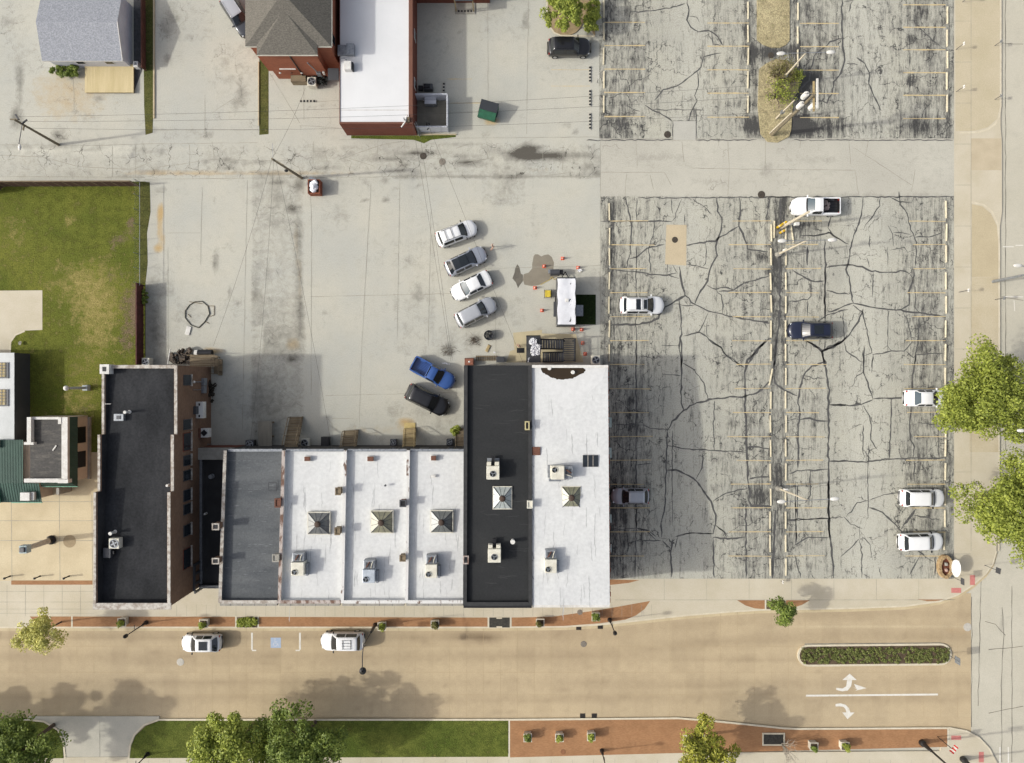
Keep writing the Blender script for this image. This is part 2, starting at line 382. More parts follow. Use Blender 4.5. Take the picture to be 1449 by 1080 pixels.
# alley slabs
m_alley = ground_mat('alley_concrete', D(203, 199, 185), D(192, 188, 175), D(110, 106, 97), D(204, 184, 144), D(214, 211, 200), amp=.6, fine=.14, dlo=.14, web=[(.2, .04, .5)])
wear_grid('alley', 850, 196, 1350, 278, .004, .4, lambda x, y: (.1 + .16 * slabs(x, y, 83, 40, 2, 850, 198) + .2 * blob(x, y, 930, 222, 40, 5) + .2 * blob(x, y, 1180, 226, 70, 4) + .18 * blob(x, y, 1020, 258, 60, 5) + .35 * blob(x, y, 1085, 240, 9, 9) + .3 * blob(x, y, 1080, 247, 5, 4) + .35 * np.exp(-((y - 197) / 1.6) ** 2) + .3 * np.exp(-((y - 277) / 1.3) ** 2), .24 * band(y, 236, 280, 6), .1 + 0 * x, .7 + 0 * x), m_alley)
# side street on the right, main street along the bottom
m_street = ground_mat('side_street_concrete', D(207, 201, 184), D(200, 194, 176), D(128, 124, 116), D(206, 192, 164), D(222, 219, 211), amp=.25)
wear_grid('side_street', 1372, -80, 1560, 1160, -.13, .5, lambda x, y: (.4 * blob(x, y, 1420, 880, 4, 30) + .35 * blob(x, y, 1419, 975, 4, 36) + .25 * blob(x, y, 1400, 890, 22, 12) + .2 * blob(x, y, 1418, 1060, 4, 30) + .15 * np.exp(-((x - 1424) / 1.2) ** 2), .15 + 0 * x, .15 + 0 * x, 0 * x), m_street)
m_main = ground_mat('main_street_concrete', D(204, 184, 150), D(197, 178, 146), D(136, 118, 94), D(198, 166, 122), D(214, 196, 162), amp=.26, bsc=.07, dlo=.06, dhi=.9)
def main_w(px, py):
    r = np.zeros_like(px); g = np.zeros_like(px); l = np.zeros_like(px)
    up = 918 - 36 * band(px, 1000, 1500, 90)
    r += .20 * np.exp(-((py - up - 12) / 9) ** 2) + .15 * np.exp(-((py - up + 18) / 8) ** 2) + .12 * np.exp(-((py - 968) / 8) ** 2) + .13 * np.exp(-((py - 988) / 8) ** 2)
    r += .5 * blob(px, py, 672, 902, 34, 6) + .3 * blob(px, py, 690, 905, 14, 6) + .2 * blob(px, py, 590, 904, 20, 5) + .2 * blob(px, py, 695, 934, 5, 5)
    g += .28 * band(px, 1330, 1375, 10) + .15 * np.exp(-((py - 885 - 8) / 8) ** 2)
    l += .4 * np.exp(-((py - 1012) / 6) ** 2) + .35 * np.exp(-((py - 888) / 3) ** 2) + .3 * np.exp(-((py - up - 1) / 4) ** 2)
    r += .12 + .14 * slabs(px, py, 24, 37, 4, -60, 878)
    rw = np.random.RandomState(4)
    for k in range(120): r += rw.uniform(.05, .3) * blob(px, py, rw.uniform(-60, 1370), rw.uniform(886, 1014), rw.uniform(1, 10), rw.uniform(1, 4))
    for k in range(40): r += rw.uniform(.05, .12) * blob(px, py, rw.uniform(-60, 1370), rw.choice([905, 930, 945, 968, 990]) + rw.uniform(-5, 5), rw.uniform(60, 200), rw.uniform(1.5, 4))
    return r, g, l, 0 * px
wear_grid('main_street', -80, 840, 1375, 1040, -.12, .4, main_w, m_main)

# pavements, one step above the street
m_walk = ground_mat('pavement_concrete', D(224, 209, 180), D(214, 200, 172), D(140, 128, 108), D(214, 186, 138), D(229, 218, 196), amp=.22)
m_walk2 = mat('pavement_side', D(206, 192, 164), D(196, 182, 154), sc=.6)
def slab(name, poly, m=None, z=0.0, kind='structure', zb=-.15):
    return MB().prism([G(*p)[:2] for p in poly], zb, z).build(name, m or m_walk2, kind=kind)
m_wk = mat('pale_pavement', D(214, 204, 182), D(204, 193, 168), sc=.35, lo=.36, hi=.66, fine=.07, fsc=9)
m_wk_dark = mat('tan_pavement', D(206, 185, 146), D(196, 176, 138), sc=.3, fine=.08, fsc=9)
m_curb = mat('kerb_concrete', D(226, 216, 192), D(212, 200, 174), sc=1.2)
arc = lambda cx, cy, r, a0, a1, n=10: [(cx + r * math.cos(R(a0 + (a1 - a0) * i / n)), cy - r * math.sin(R(a0 + (a1 - a0) * i / n))) for i in range(n + 1)]
north_edge = [(-80, 888), (560, 888), (700, 888), (800, 887), (850, 884), (880, 881), (915, 877), (960, 872), (1030, 866), (1080, 863), (1200, 861), (1280, 858), (1330, 851), (1355, 842), (1377, 828), (1395, 812), (1405, 798), (1410, 780)]
slab('north_pavement', [(1410, 780), (1350, 780), (1350, 818), (-80, 818)] + north_edge, m_wk)
MB().ribbon([G(*p) for p in north_edge], .17, .006, taper=False).build('north_kerb', m_curb, kind='structure')
gut = [(x, y + 2.6) for x, y in north_edge]
MB().ribbon([G(*p) for p in gut], .42, -.114, taper=False).build('north_gutter', mat('gutter_concrete', D(214, 196, 160), D(200, 182, 146), sc=.5), kind='structure')
slab('east_pavement', [(1350, -80), (1416, -80), (1416, 182), (1418, 200), (1418, 242), (1418, 300), (1415, 320), (1414, 640), (1413, 700), (1410, 780), (1350, 780)], m_wk, .001)
MB().ribbon([G(1416, -80), G(1416, 150), G(1414, 165), G(1408, 176), G(1398, 183), G(1385, 187), G(1358, 188)], .2, .008, taper=False).build('kerb_stone', m_curb, kind='structure')
MB().ribbon([G(1374, 286), G(1392, 290), G(1404, 300), G(1412, 318), G(1414, 345), G(1414, 500), G(1413, 780)], .2, .008, taper=False).build('kerb_stone', m_curb, kind='structure')
MB().sheet([G(*p) for p in [(1352, -80), (1415, -80), (1415, 150), (1411, 168), (1398, 180), (1380, 185), (1352, 186)]], .005).build('verge_slab', mat('verge_slab', D(207, 194, 166), D(199, 186, 156), sc=.4, fsc=8), kind='structure')
MB().sheet([G(*p) for p in [(1375, 289), (1390, 292), (1402, 302), (1411, 320), (1413, 345), (1413, 392), (1375, 392)]], .005).build('verge_slab', mat('verge_slab_dark', D(203, 188, 156), D(194, 179, 148), sc=.4, fsc=8), kind='structure')
MB().sheet([G(1375, 392.4), G(1413, 392.4), G(1412.5, 640), G(1372, 640)], .005).build('verge_slab', mat('verge_slab_brown', D(207, 194, 166), D(196, 181, 150), sc=.3, fsc=8), kind='structure')
MB().sheet([G(1374, 196), G(1417, 196), G(1417, 241), G(1374, 241)], .006).build('verge_slab', mat('driveway_slab', D(207, 192, 164), D(197, 182, 154), sc=.6), kind='structure')

# plaza beside the left brick building
slab('plaza_pavement', [(-80, 600), (140, 600), (145, 705), (145, 822), (-80, 822)], mat('plaza_concrete', D(219, 203, 168), D(206, 189, 154), sc=.25, lo=.4, hi=.62, fsc=8), .003)
# south side of the street
south_edge = [(-80, 1018), (40, 1018), (62, 1021), (82, 1033), (90, 1052), (92, 1075)]
m_lawn_base = None
slab('south_pavement', [(-80, 1073), (1330, 1063), (1345, 1030), (1380, 1040), (1400, 1058), (1412, 1080), (1420, 1110), (1420, 1160), (-80, 1160)], m_wk)
slab('driveway', [(40, 1018.5), (62, 1021), (82, 1033), (90, 1052), (92, 1074), (182, 1074), (184, 1055), (190, 1040), (204, 1026), (225, 1018.5), (225, 1014), (40, 1014)], mat('driveway_concrete', D(206, 200, 184), D(194, 189, 174), sc=.4), -.03)
def brick_strip(poly, z=.005):
    return MB().sheet([G(*p) for p in poly], z).build('brick_paving', m_brickpave, kind='structure')
m_brickpave = brick_mat('brick_paving', D(184, 138, 98), D(168, 122, 84), D(158, 124, 94), 1.0, True)
slab('brick_plaza', [(720, 1019), (960, 1017), (1010, 1021), (1060, 1026), (1110, 1031), (1130, 1032), (1341, 1031), (1341, 1057), (1100, 1063), (950, 1066), (720, 1072)], m_brickpave, .004)
brick_strip([(42, 872.5), (70, 872.5), (70, 887), (56, 887)]); brick_strip([(71.5, 872.5), (101, 872.5), (101, 887), (71.5, 887)])
brick_strip([(102.5, 872.5), (333, 873), (333, 888), (102.5, 887)]); brick_strip([(366.5, 873), (690, 874), (690, 888), (366.5, 888)])
brick_strip([(724, 874), (780, 873), (850, 863), (920, 850.5), (912, 862), (900, 871), (885, 877), (850, 882), (790, 886.5), (724, 887.5)])
brick_strip([(1043, 849.5), (1084, 849.5), (1084, 862.5), (1068, 861), (1055, 857)]); brick_strip([(1112, 849.5), (1146, 849.5), (1135, 856), (1120, 861), (1112, 862)])
brick_strip([(1298, 848.2), (1342, 848.2), (1330, 850.5), (1312, 851)]); brick_strip([(862, 820), (905, 821), (890, 825), (862, 828)]); brick_strip([(16, 821.5), (131, 821.5), (131, 827.5), (16, 827.5)], .007)
m_edge = plain('pale_edging', D(226, 218, 196), .8)
e = MB()
for a, b_ in [((333.8, 872), (333.8, 888.5)), ((365.4, 872), (365.4, 888.5)), ((691, 873), (691, 888.5)), ((722.6, 873), (722.6, 888.5)), ((720.6, 1018), (720.6, 1072)), ((70.7, 872), (70.7, 888)), ((101.8, 872), (101.8, 888)), ((1083.2, 849), (1083.2, 863)), ((1341.5, 1031), (1341.5, 1058))]:
    e.ribbon([G(*a), G(*b_)], .16, .009, taper=False)
e.build('paving_edging', m_edge, kind='structure')
sk = MB(); sk.ribbon([G(*p) for p in [(225, 1018.6), (720, 1018.6), (960, 1016.5), (1010, 1020.5), (1060, 1025.5), (1110, 1030.8), (1130, 1031.6), (1325, 1030.5), (1345, 1030.5), (1368, 1035), (1385, 1044), (1400, 1060), (1412, 1085)]], .2, .012, taper=False)
sk.ribbon([G(*p) for p in [(-80, 1018.4), (40, 1018.4), (62, 1021), (82, 1033), (90, 1052), (92, 1074)]], .2, .012, taper=False)
sk.ribbon([G(*p) for p in [(182, 1074), (184, 1055), (190, 1040), (204, 1026), (225, 1018.5)]], .2, .012, taper=False)
sk.build('south_kerb', m_curb, kind='structure')

# lawns
def lawn_mat(name, a, b_, c, dirt, thr=(.46, .62), lightx=.5):
    m, t, bs = newmat(name); setb(bs, .9, 0, .1)
    at = t.nodes.new('ShaderNodeAttribute'); at.attribute_name = 'wear_shade'
    sp = t.nodes.new('ShaderNodeSeparateColor'); t.links.new(at.outputs['Color'], sp.inputs[0])
    big = noise(t, .16, 5, .6); mid = noise(t, 1.0, 7, .75); fi = noise(t, 7, 5, .75); sw = noise(t, .5, 4, .6, (1, .25, 1))
    o = mixc(t, a, b_, rng(t, big, .36, .66)); o = mixc(t, o, tuple(v * .62 for v in a), rng(t, mid, .46, .66))
    o = mixc(t, o, c, rng(t, mth(t, 'ADD', sp.outputs[1], mth(t, 'MULTIPLY', mth(t, 'SUBTRACT', mid, .5), 2.6)), .2, .8))
    o = mixc(t, o, dirt, rng(t, mth(t, 'ADD', sp.outputs[0], mth(t, 'MULTIPLY', mth(t, 'SUBTRACT', noise(t, 1.4, 6, .75), .5), 1.8)), .4, .75))
    g = rng(t, fi, .28, .72, .45, 1.5); cc = t.nodes.new('ShaderNodeCombineColor'); [t.links.new(g, cc.inputs[i]) for i in range(3)]
    o = mixc(t, o, cc.outputs[0], 1.0, 'MULTIPLY'); t.links.new(o, bs.inputs['Base Color']); bump(t, bs, fi, .12, 1.0)
    return m
m_lawn = lawn_mat('lawn_grass', D(104, 113, 46), D(130, 132, 58), D(172, 158, 98), D(130, 114, 90))
def lw(px, py):
    r = np.zeros_like(px); g = np.zeros_like(px)
    g += .5 * blob(px, py, 115, 400, 55, 52, 1.5) + .5 * blob(px, py, 140, 460, 30, 60) + .35 * blob(px, py, 98, 312, 9, 13) + .3 * blob(px, py, 20, 330, 22, 40) + .4 * blob(px, py, 110, 570, 26, 50) + .3 * blob(px, py, 30, 590, 24, 20)
    r += .6 * blob(px, py, 178, 440, 15, 70) + .5 * blob(px, py, 172, 335, 20, 12) + .5 * blob(px, py, 160, 350, 8, 10) + .5 * blob(px, py, 156, 392, 8, 16) + .8 * blob(px, py, 191, 440, 5, 32) + .55 * blob(px, py, 120, 580, 18, 12) + .7 * blob(px, py, 186, 315, 8, 14) + .3 * blob(px, py, 180, 490, 12, 20)
    g -= .3 * blob(px, py, 120, 345, 30, 20)
    return r, g, 0 * px
wear_grid('left_lawn', -80, 257, 206, 640, .006, .35, lw, m_lawn)
m_verge = lawn_mat('verge_grass', D(92, 106, 44), D(118, 124, 58), D(158, 148, 88), D(120, 104, 78))
def grass(poly, name='grass_verge', z=.01, m=None):
    return MB().prism([G(*p)[:2] for p in poly], -.15, z).build(name, m or m_verge, kind='structure')
grass([(-80, 1019), (40, 1019), (61, 1022), (80, 1034), (88, 1052), (90, 1073), (-80, 1074)])
grass([(183, 1073), (186, 1055), (192, 1041), (206, 1028), (226, 1020), (719, 1020), (719, 1071)])
m_weed = lawn_mat('weedy_grass', D(92, 98, 52), D(118, 112, 66), D(160, 146, 100), D(136, 120, 94))
grass([(202, -60), (217, -60), (217, 150), (216, 188), (206, 191), (204, 150)], z=.012, m=m_weed); grass([(197, 257), (212, 258), (213, 300), (208, 330), (209, 372), (206, 400), (197, 403)], m=m_weed, z=.012)
grass([(367, 82), (380, 90), (380, 190), (367, 191)], m=m_weed, z=.012); grass([(497, 192), (592, 192), (645, 191), (645, 194), (610, 198), (600, 203), (585, 198), (497, 196)], m=m_verge, z=.012)
MB().sheet([G(*p) for p in [(-80, 412), (60, 411), (60, 467), (35, 468), (22, 473), (14, 484), (13, 500), (-80, 500)]], .012).build('concrete_pad', m_wk, kind='structure')
MB().ribbon([G(14, 500), G(15, 484), G(22, 474), G(35, 468.5)], .18, .017, taper=False).build('pad_edge', m_curb, kind='structure')
MB().box(*G(217.3, -60)[:2], 0, *G(219.3, 168)[:2], .12).build('kerb_stone', mat('tan_kerb', D(204, 188, 156), sc=1.5), kind='structure')
MB().box(*G(365.6, 88)[:2], 0, *G(367, 178)[:2], .12).build('kerb_stone', _mc['tan_kerb'], kind='structure')
MB().box(*G(586, 190)[:2], 0, *G(646, 191.5)[:2], .14).build('kerb_stone', _mc['tan_kerb'], kind='structure')
# street-tree soil, island beds
m_soil = mat('bare_soil', D(104, 88, 68), D(80, 66, 50), sc=2.5, fsc=20, bmp=.02, fine=.25)
m_straw = lawn_mat('dry_straw', D(204, 190, 150), D(188, 174, 134), D(140, 140, 84), D(172, 152, 120))
isl = [(1071, -40), (1117, -40), (1117, 58), (1112, 64), (1103, 68), (1092, 68), (1080, 64), (1071, 57)]
MB().prism([G(*p)[:2] for p in isl], 0, .1).build('straw_island', m_straw, kind='structure')
isl2 = [(1074, 98), (1084, 90), (1098, 84), (1114, 86), (1124, 98), (1130, 115), (1129, 130), (1122, 140), (1119, 185), (1116, 194), (1100, 202), (1086, 201), (1076, 190), (1072, 150)]
MB().prism([G(*p)[:2] for p in isl2], 0, .1).build('straw_island', m_straw, kind='structure')
MB().prism([G(*p)[:2] for p in arc(800, 25, 26, 180, 360, 10) + [(842, 52), (842, -10), (774, -10)]], 0, .1).build('tree_island', mat('mulch', D(176, 154, 118), D(150, 130, 98), sc=2, fine=.2), kind='structure')
ti = MB(); ti.ribbon([G(774, -20), G(774, 25), G(777, 37), G(784, 47), G(793, 51), G(842, 52)], .16, .11, taper=False)
ti.build('island_kerb', m_curb, kind='structure')

# ---------------------------------------------------------------- joints, cracks, painted lines
m_tar = mat('crack_sealant', (.062, .061, .059), (.095, .092, .088), sc=3, rough=.6)
m_joint = mat('slab_joint', D(150, 146, 134), D(176, 172, 158), sc=1)
m_crack = mat('hairline_crack', D(96, 92, 84), D(120, 116, 106), sc=2)
K = 3.857
A_ = '''.09:160,550 280,560 350,570 440,578 490,568; .06:440,572 505,595; .12:505,530 515,600 540,688 590,735 665,775 740,790 850,815 1000,838; .13:540,688 430,750 390,810 350,835 240,845 130,850;
.1:710,155 718,230 738,265 730,350 708,395 712,470 672,545 665,610 610,680 590,735; .11:540,415 620,400 700,388 740,365 830,310; .09:425,410 330,430 270,480 235,485; .12:835,155 840,230 830,310 870,390 880,435 920,440 990,448;
.08:545,515 600,530 668,543; .05:648,400 655,450 650,510 635,530; .08:215,160 235,250 245,320 240,440 215,545; .09:75,283 200,285 350,282 465,282; .06:370,285 365,350 340,430 350,560; .06:520,160 470,280; .05:460,155 470,240;
.05:580,160 600,180 640,200 680,245; .08:655,630 705,655 760,638 800,655; .09:720,665 800,660 860,620 930,600 1000,580; .07:705,655 735,690 745,740 740,790; .05:475,735 545,745 590,735; .1:505,710 515,790 518,900 505,960 515,1030 518,1075;
.07:665,780 645,830 610,885 570,900 525,912; .08:600,885 640,900 690,945 735,970 760,1010 800,1040 860,1080; .05:660,830 655,900 670,915; .14:1005,920 940,970 880,1040 865,1080; .07:272,420 270,560 272,700 270,850 275,1000 270,1080; .04:410,958 500,965;
.16:1060,160 1055,280; .2:1050,470 1055,700 1050,870; .14:1045,870 1035,960 1025,1080; .07:980,280 1000,160; .1:1125,550 1175,580 1225,610 1300,608; .09:1225,610 1225,690 1205,710 1100,720; .11:1300,380 1298,430 1305,520 1300,620 1303,790; .07:1205,715 1205,800;
.09:1427,765 1310,795 1265,825; .11:1185,930 1250,960 1285,995 1300,1080; .13:1285,995 1390,945 1427,905; .09:1300,920 1300,985; .08:1210,360 1270,360 1320,345 1345,360 1390,380; .07:1335,250 1320,320 1345,360; .14:1205,420 1205,520;
.05:535,245 535,300; .05:440,500 442,570; .05:470,520 500,568; .06:280,155 460,155 835,153 1110,150; .05:275,155 275,290'''
B_ = '''.1:545,150 540,220 525,290 480,400 465,520 450,545 475,610 480,690 490,730; .06:200,360 300,360 370,345 410,380 470,410; .1:345,535 420,520 465,520 540,530 590,555 680,562 770,552 800,570; .06:640,150 630,200 590,270 555,300 550,330;
.09:740,120 745,190 785,240 805,330 835,400 830,530; .07:690,150 740,175 810,180; .06:710,345 760,345 805,355; .07:830,370 900,370 985,345; .05:680,305 705,350 710,420; .05:690,440 770,425 790,450 825,435; .1:800,570 820,600 800,640 795,740 750,765;
.08:820,550 820,620; .07:830,640 830,750 860,790; .08:345,660 400,675 465,680; .12:490,730 560,745 680,765 770,770 860,785 1000,805; .1:490,730 420,755 350,785; .07:490,740 540,780 560,850 580,940 590,1000 555,1015; .11:545,760 520,830 440,935 380,970 320,990;
.06:435,770 440,935; .07:440,940 450,990 545,1055; .07:550,960 548,1080; .08:595,1010 670,1000 700,990 770,990 810,940 800,880 780,800; .06:600,1010 590,1080; .07:780,990 820,1030 830,1010 985,1005; .08:850,800 850,870 845,950 830,1010 820,1080; .05:680,760 680,860 680,990;
.04:600,560 595,700; .05:580,360 582,430; .04:680,420 680,530; .1:340,540 335,660 338,830; .08:0,150 500,150 1040,148; .05:565,480 580,530; .05:655,980 680,960 700,990; .05:760,770 775,800 800,790'''
C_ = '''.11:515,0 520,120 515,350 530,390; .06:525,130 590,170 640,240 665,330; .15:980,0 900,110 865,160 865,310 870,450 875,590 880,760 890,830 885,880; .07:670,0 735,50 760,90 860,155; .13:440,500 470,450 530,390 600,350 670,330 780,318 865,312 930,295 990,245 1005,220;
.09:440,500 435,720 430,900 408,1000 408,1080; .08:440,580 560,600 690,608 870,618; .06:700,335 692,460 697,605; .06:635,615 630,700 595,765; .12:440,715 490,715 560,745 600,775 680,885 690,930 708,960 705,1010 690,1060; .07:690,885 760,840 840,820 885,815;
.1:875,590 940,590 1010,600; .1:885,765 950,750 1010,755; .18:885,880 900,910 1010,915; .13:1035,0 1020,150 1030,240 1080,280 1150,310; .14:1190,0 1285,60 1305,150 1320,280 1320,700 1322,900 1325,1080; .13:1285,60 1400,10; .12:1305,120 1230,150 1185,200 1165,260 1155,330 1165,430 1155,470 1155,700;
.12:1165,440 1220,432 1260,445 1320,448; .05:1190,200 1240,215 1300,210; .1:1105,735 1150,718 1220,715 1320,708; .09:1220,715 1220,850 1190,895; .08:1090,985 1200,985 1320,978 1400,970; .08:1325,358 1427,360; .05:1325,668 1427,668; .09:1150,800 1150,980;
.08:270,0 270,460 270,760 270,1030; .05:150,465 310,468 350,488 440,495; .06:275,1030 330,1040 380,1080; .06:270,688 350,680; .06:410,190 515,198; .07:705,1015 750,1050 770,1080; .07:490,1075 560,1060 690,1062; .05:470,500 465,720 470,1000; .06:1070,600 1055,690; .06:1095,445 1160,440; .06:1300,450 1300,500;
.12:1000,380 1005,520 1000,640'''
D_ = '''.09:545,60 548,180 575,260 600,325; .05:550,175 500,215 485,265; .1:600,325 700,322 775,318; .1:360,358 470,362 540,355 600,330; .1:700,325 695,500 688,650; .1:835,90 815,200 808,340 800,440 805,550 825,590 820,650; .08:360,665 440,665 540,672 640,660 820,650 1000,648; .06:545,360 580,420 590,470 585,550 620,605;
.06:845,455 950,468; .05:600,80 590,180; .06:545,470 545,660; .05:575,580 570,680 572,800 572,980; .05:580,880 660,850 750,835; .06:575,880 510,895 480,940 450,970; .06:440,970 480,1010 540,1035; .13:580,920 650,945 720,1010 765,1060; .15:830,930 755,1030; .08:820,960 900,975 970,990; .06:825,650 825,780; .05:955,470 955,640; .05:960,570 1030,570;.05:600,460 630,458; .06:540,600 590,655'''
E_ = '''.12:355,0 355,200 370,350 385,530; .06:520,320 535,360 540,530; .06:520,320 480,370 420,415; .05:540,310 585,350 590,420; .05:525,250 525,320; .07:170,355 230,315 360,310; .07:175,0 180,350; .07:170,410 205,530; .05:130,215 350,208; .2:845,385 890,420; .08:860,400 800,520; .09:890,420 930,445; .1:940,410 935,520; .05:630,470 645,525; .04:545,510 580,530'''
F_ = '''.15:1030,160 1025,330 1015,530; .11:690,310 695,530; .11:690,310 770,318 865,310; .13:870,130 872,530; .06:710,250 750,280 770,315; .11:470,320 460,400 465,530; .07:415,330 465,375; .06:480,310 560,285 690,290; .07:270,150 270,340 265,530; .06:275,330 410,330; .05:150,265 270,262; .06:275,262 330,275 375,325; .07:1140,100 1145,340; .06:500,300 480,370'''
G_ = '''.08:240,65 350,62 450,42 540,22; .09:550,0 555,60 548,110 570,150 610,175 670,165 710,195 745,250; .07:560,90 600,95 615,125; .06:680,165 690,240 735,250; .08:735,290 690,295 640,310 625,370 540,440 470,480 415,490 370,550; .08:605,390 608,470 590,520 600,550 575,600 555,660; .05:585,580 590,655; .07:170,630 180,740;
.05:210,575 290,610; .09:320,575 400,620 470,660; .06:310,430 308,545; .11:1395,0 1395,210 1410,330 1390,400 1345,450 1340,510 1310,560 1270,550; .09:1395,210 1330,230 1270,280 1240,310 1215,440 1150,500; .07:1340,380 1350,440; .05:470,660 470,765; .07:598,590 598,765; .05:470,660 598,660; .06:0,766 470,764; .06:598,766 930,764 ; .05:360,600 640,600'''
H_ = '''.1:510,315 555,345 580,400 575,460 605,530 645,605; .08:820,115 860,160 920,215 960,250; .07:440,10 490,5 465,70; .08:455,345 515,352; .05:160,766 1040,766; .05:340,460 330,600; .06:1160,60 1160,61'''
tar = MB()
for cx, cy, txt in ((830, 240, A_), (1080, 240, B_), (830, 480, C_), (1080, 480, D_), (1080, 680, E_), (830, 680, F_), (830, 0, G_), (1080, 0, H_)):
    for ww, pts in crop(cx, cy, K, txt):
        tar.ribbon([G(*p) for p in pts], ww * 1.4 + .02, .008, rn, .04, .4)
tar.build('tar_cracks', m_tar, kind='structure')

jt = MB()
def jl(pts, ww=.042, z=.008, j=.015): jt.ribbon([G(*p) for p in pts], ww, z, rn, j, .8, False)
for pts in [[(0,205),(140,206),(200,204),(365,202)],[(480,198),(640,196),(850,194)],[(0,250),(205,251)],[(205,254),(360,252),(590,250),(850,250)],[(690,4),(691,150)],[(748,0),(745,190)],
            [(439,252),(441,330),(440,560)],[(566,250),(562,480)],[(525,260),(512,490),(508,605)],[(610,300),(606,490)],[(350,255),(345,500),(343,610)],[(286,265),(284,375)],[(238,350),(238,500)],
            [(850,200),(849,640)],[(205,184),(365,184)],[(104,112),(105,155),(112,158)],[(159,207),(159,250)],[(192,205),(192,250)],[(268,205),(269,240)],[(444,200),(443,232)],[(456,202),(463,230)],[(535,195),(534,218)],[(572,200),(574,222)],
            [(238,330),(284,330)],[(440,420),(660,415)],[(460,560),(640,556)],[(700,420),(705,610)],[(300,160),(330,140),(345,150)],[(690,380),(850,376)],[(290,135),(290,190)],[(445,145),(480,142)],[(430,80),(430,170)],[(462,590),(470,600),(470,632)],[(470,592),(500,592)],
            [(0,220),(60,222),(110,236),(190,240),(215,228)],[(215,238),(300,226),(400,228)],[(300,200),(303,222)],[(480,226),(540,205),(570,200)],[(488,222),(530,236)],[(600,160),(680,158)],[(382,104),(424,174)],[(424,178),(480,181)],[(640,230),(690,225),(690,212)],[(650,250),(648,236),(700,222)],
            [(645,210),(665,204)],[(688,200),(693,222)],[(768,205),(768,240)],[(722,216),(756,196)],[(797,206),(796,240)],[(760,250),(810,244)]]: jl(pts)
for pts in [[(900,200),(902,235)],[(1030,200),(1032,240),(1030,276)],[(1083,198),(1083,232)],[(1133,198),(1132,210)],[(850,244),(940,244),(950,262)],[(965,200),(968,230)],[(975,238),(1095,240),(1210,241),(1215,276)],[(1201,198),(1204,232)],[(1229,198),(1224,222)],[(1210,210),(1290,262)],[(1295,240),(1290,272)],[(887,246),(884,278)],[(920,248),(925,268)]]: jl(pts, .05, .009)
for y in (710, 737, 765): jl([(0, y), (134, y)], .05, .008, 0)
for x in (16, 84, 130): jl([(x, 700), (x + 1, 822)], .05, .008, 0)
for y in (837, 852, 862): jl([(0, y), (140, y)], .03, .006, 0)
for x in list(range(10, 140, 26)): jl([(x, 828), (x, 872)], .03, .006, 0)
for i, x in enumerate(range(250, 930, 14)): jl([(x, 856), (x, 872)], .025, .006, 0)
for x in range(940, 1340, 60): jl([(x, 820), (x, 849)], .03, .006, 0)
jl([(870, 849), (1350, 849)], .04, .006, 0); jl([(0, 868), (134, 868)], .03, .006, 0)
for y in range(30, 800, 58): jl([(1351, y), (1374, y)], .035, .006, 0)
jl([(1374, -20), (1374, 780)], .035, .012, 0); jl([(141, 1020), (141, 1074)], .06, -.022, 0)
for x in range(0, 1330, 30): jl([(x, 1075), (x, 1090)], .03, .006, 0)
jt.build('slab_joints', m_joint, kind='structure')
js = MB()
for x in range(-60, 1375, 24): js.ribbon([G(x, 884 if x < 850 else 866), G(x, 1016)], .025, -.114, rn, .004, 1.5, False)
for y in (915, 952, 984): js.ribbon([G(-60, y), G(1372, y)], .03, -.1135, rn, .006, 2, False)
js.build('street_joints', mat('street_joint', D(178, 157, 122), D(190, 168, 132), sc=1), kind='structure')
js = MB()
for pts in [[(1424,-20),(1424,640)],[(1419,860),(1421,900),(1418,960),(1419,1080)],[(1433,830),(1433,1080)],[(1376,845),(1376,1030)],[(1418,60),(1449,62)],[(1418,420),(1449,425)],[(1395,880),(1410,884),(1424,900)],[(1400,920),(1449,915)],[(1390,800),(1385,1000)],[(1400,1010),(1449,1000)]]:
    js.ribbon([G(*p) for p in pts], .06, -.122, rn, .03, .8, False)
js.build('street_cracks', m_crack, kind='structure')

m_yel = mat('yellow_line_paint', D(220, 196, 146), D(198, 184, 152), sc=3, lo=.42, hi=.66, fine=.15)
m_wht = mat('white_line_paint', D(236, 232, 222), D(222, 212, 192), sc=2.5, lo=.5, hi=.75, fine=.1)
ln = MB()
for y in ROWS_L:
    for x0, x1 in ((863, 926), (1029, 1091), (1112, 1171), (1278, 1338)):
        if x0 == 1278 and y < 313: continue
        f = rn.uniform(.75, 1); xa, xb = (x0, x0 + (x1 - x0) * f) if x0 in (863, 1112) else (x1 - (x1 - x0) * f, x1)
        ln.ribbon([G(xa, y), G(xb, y + rn.uniform(-.6, .6))], .085, .012, rn, .004, .5, False)
for y in ROWS_U[1:]:
    for x0, x1, d in ((855, 913, 0), (1001, 1060, 1), (1132, 1187, 1.5), (1278, 1338, 3 + (165 - y) * .03)):
        ln.ribbon([G(x0, y + d), G(x1, y + d)], .11, .012, rn, .004, .5, False)
ln.ribbon([G(1278, 7), G(1338, 7)], .11, .012, rn, .004, .5, False)
for a, b_ in (((632, 112), (668, 112)), ((637, 146), (680, 146))): ln.ribbon([G(*a), G(*b_)], .07, .012, rn, .004, .5, False)
for y in (99, 122): ln.ribbon([G(780, y), G(835, y)], .05, .012, rn, .004, .5, False)
ln.build('stall_lines', m_yel, kind='structure')
wl = MB()
for x, sx in ((356, 1), (424, -1)):
    wl.sheet([G(x - 1.2, 896), G(x + 1.2, 896), G(x + 1.2, 920), G(x - 1.2, 920)], -.11); wl.sheet([G(min(x, x + sx * 6) , 920.2), G(max(x, x + sx * 6), 920.2), G(max(x, x + sx * 6), 922), G(min(x, x + sx * 6), 922)], -.11)
wl.ribbon([G(1141, 985.2), G(1328, 983.5)], .2, -.11, taper=False)
def arrow(pts): wl.sheet([G(*p) for p in pts], -.11)
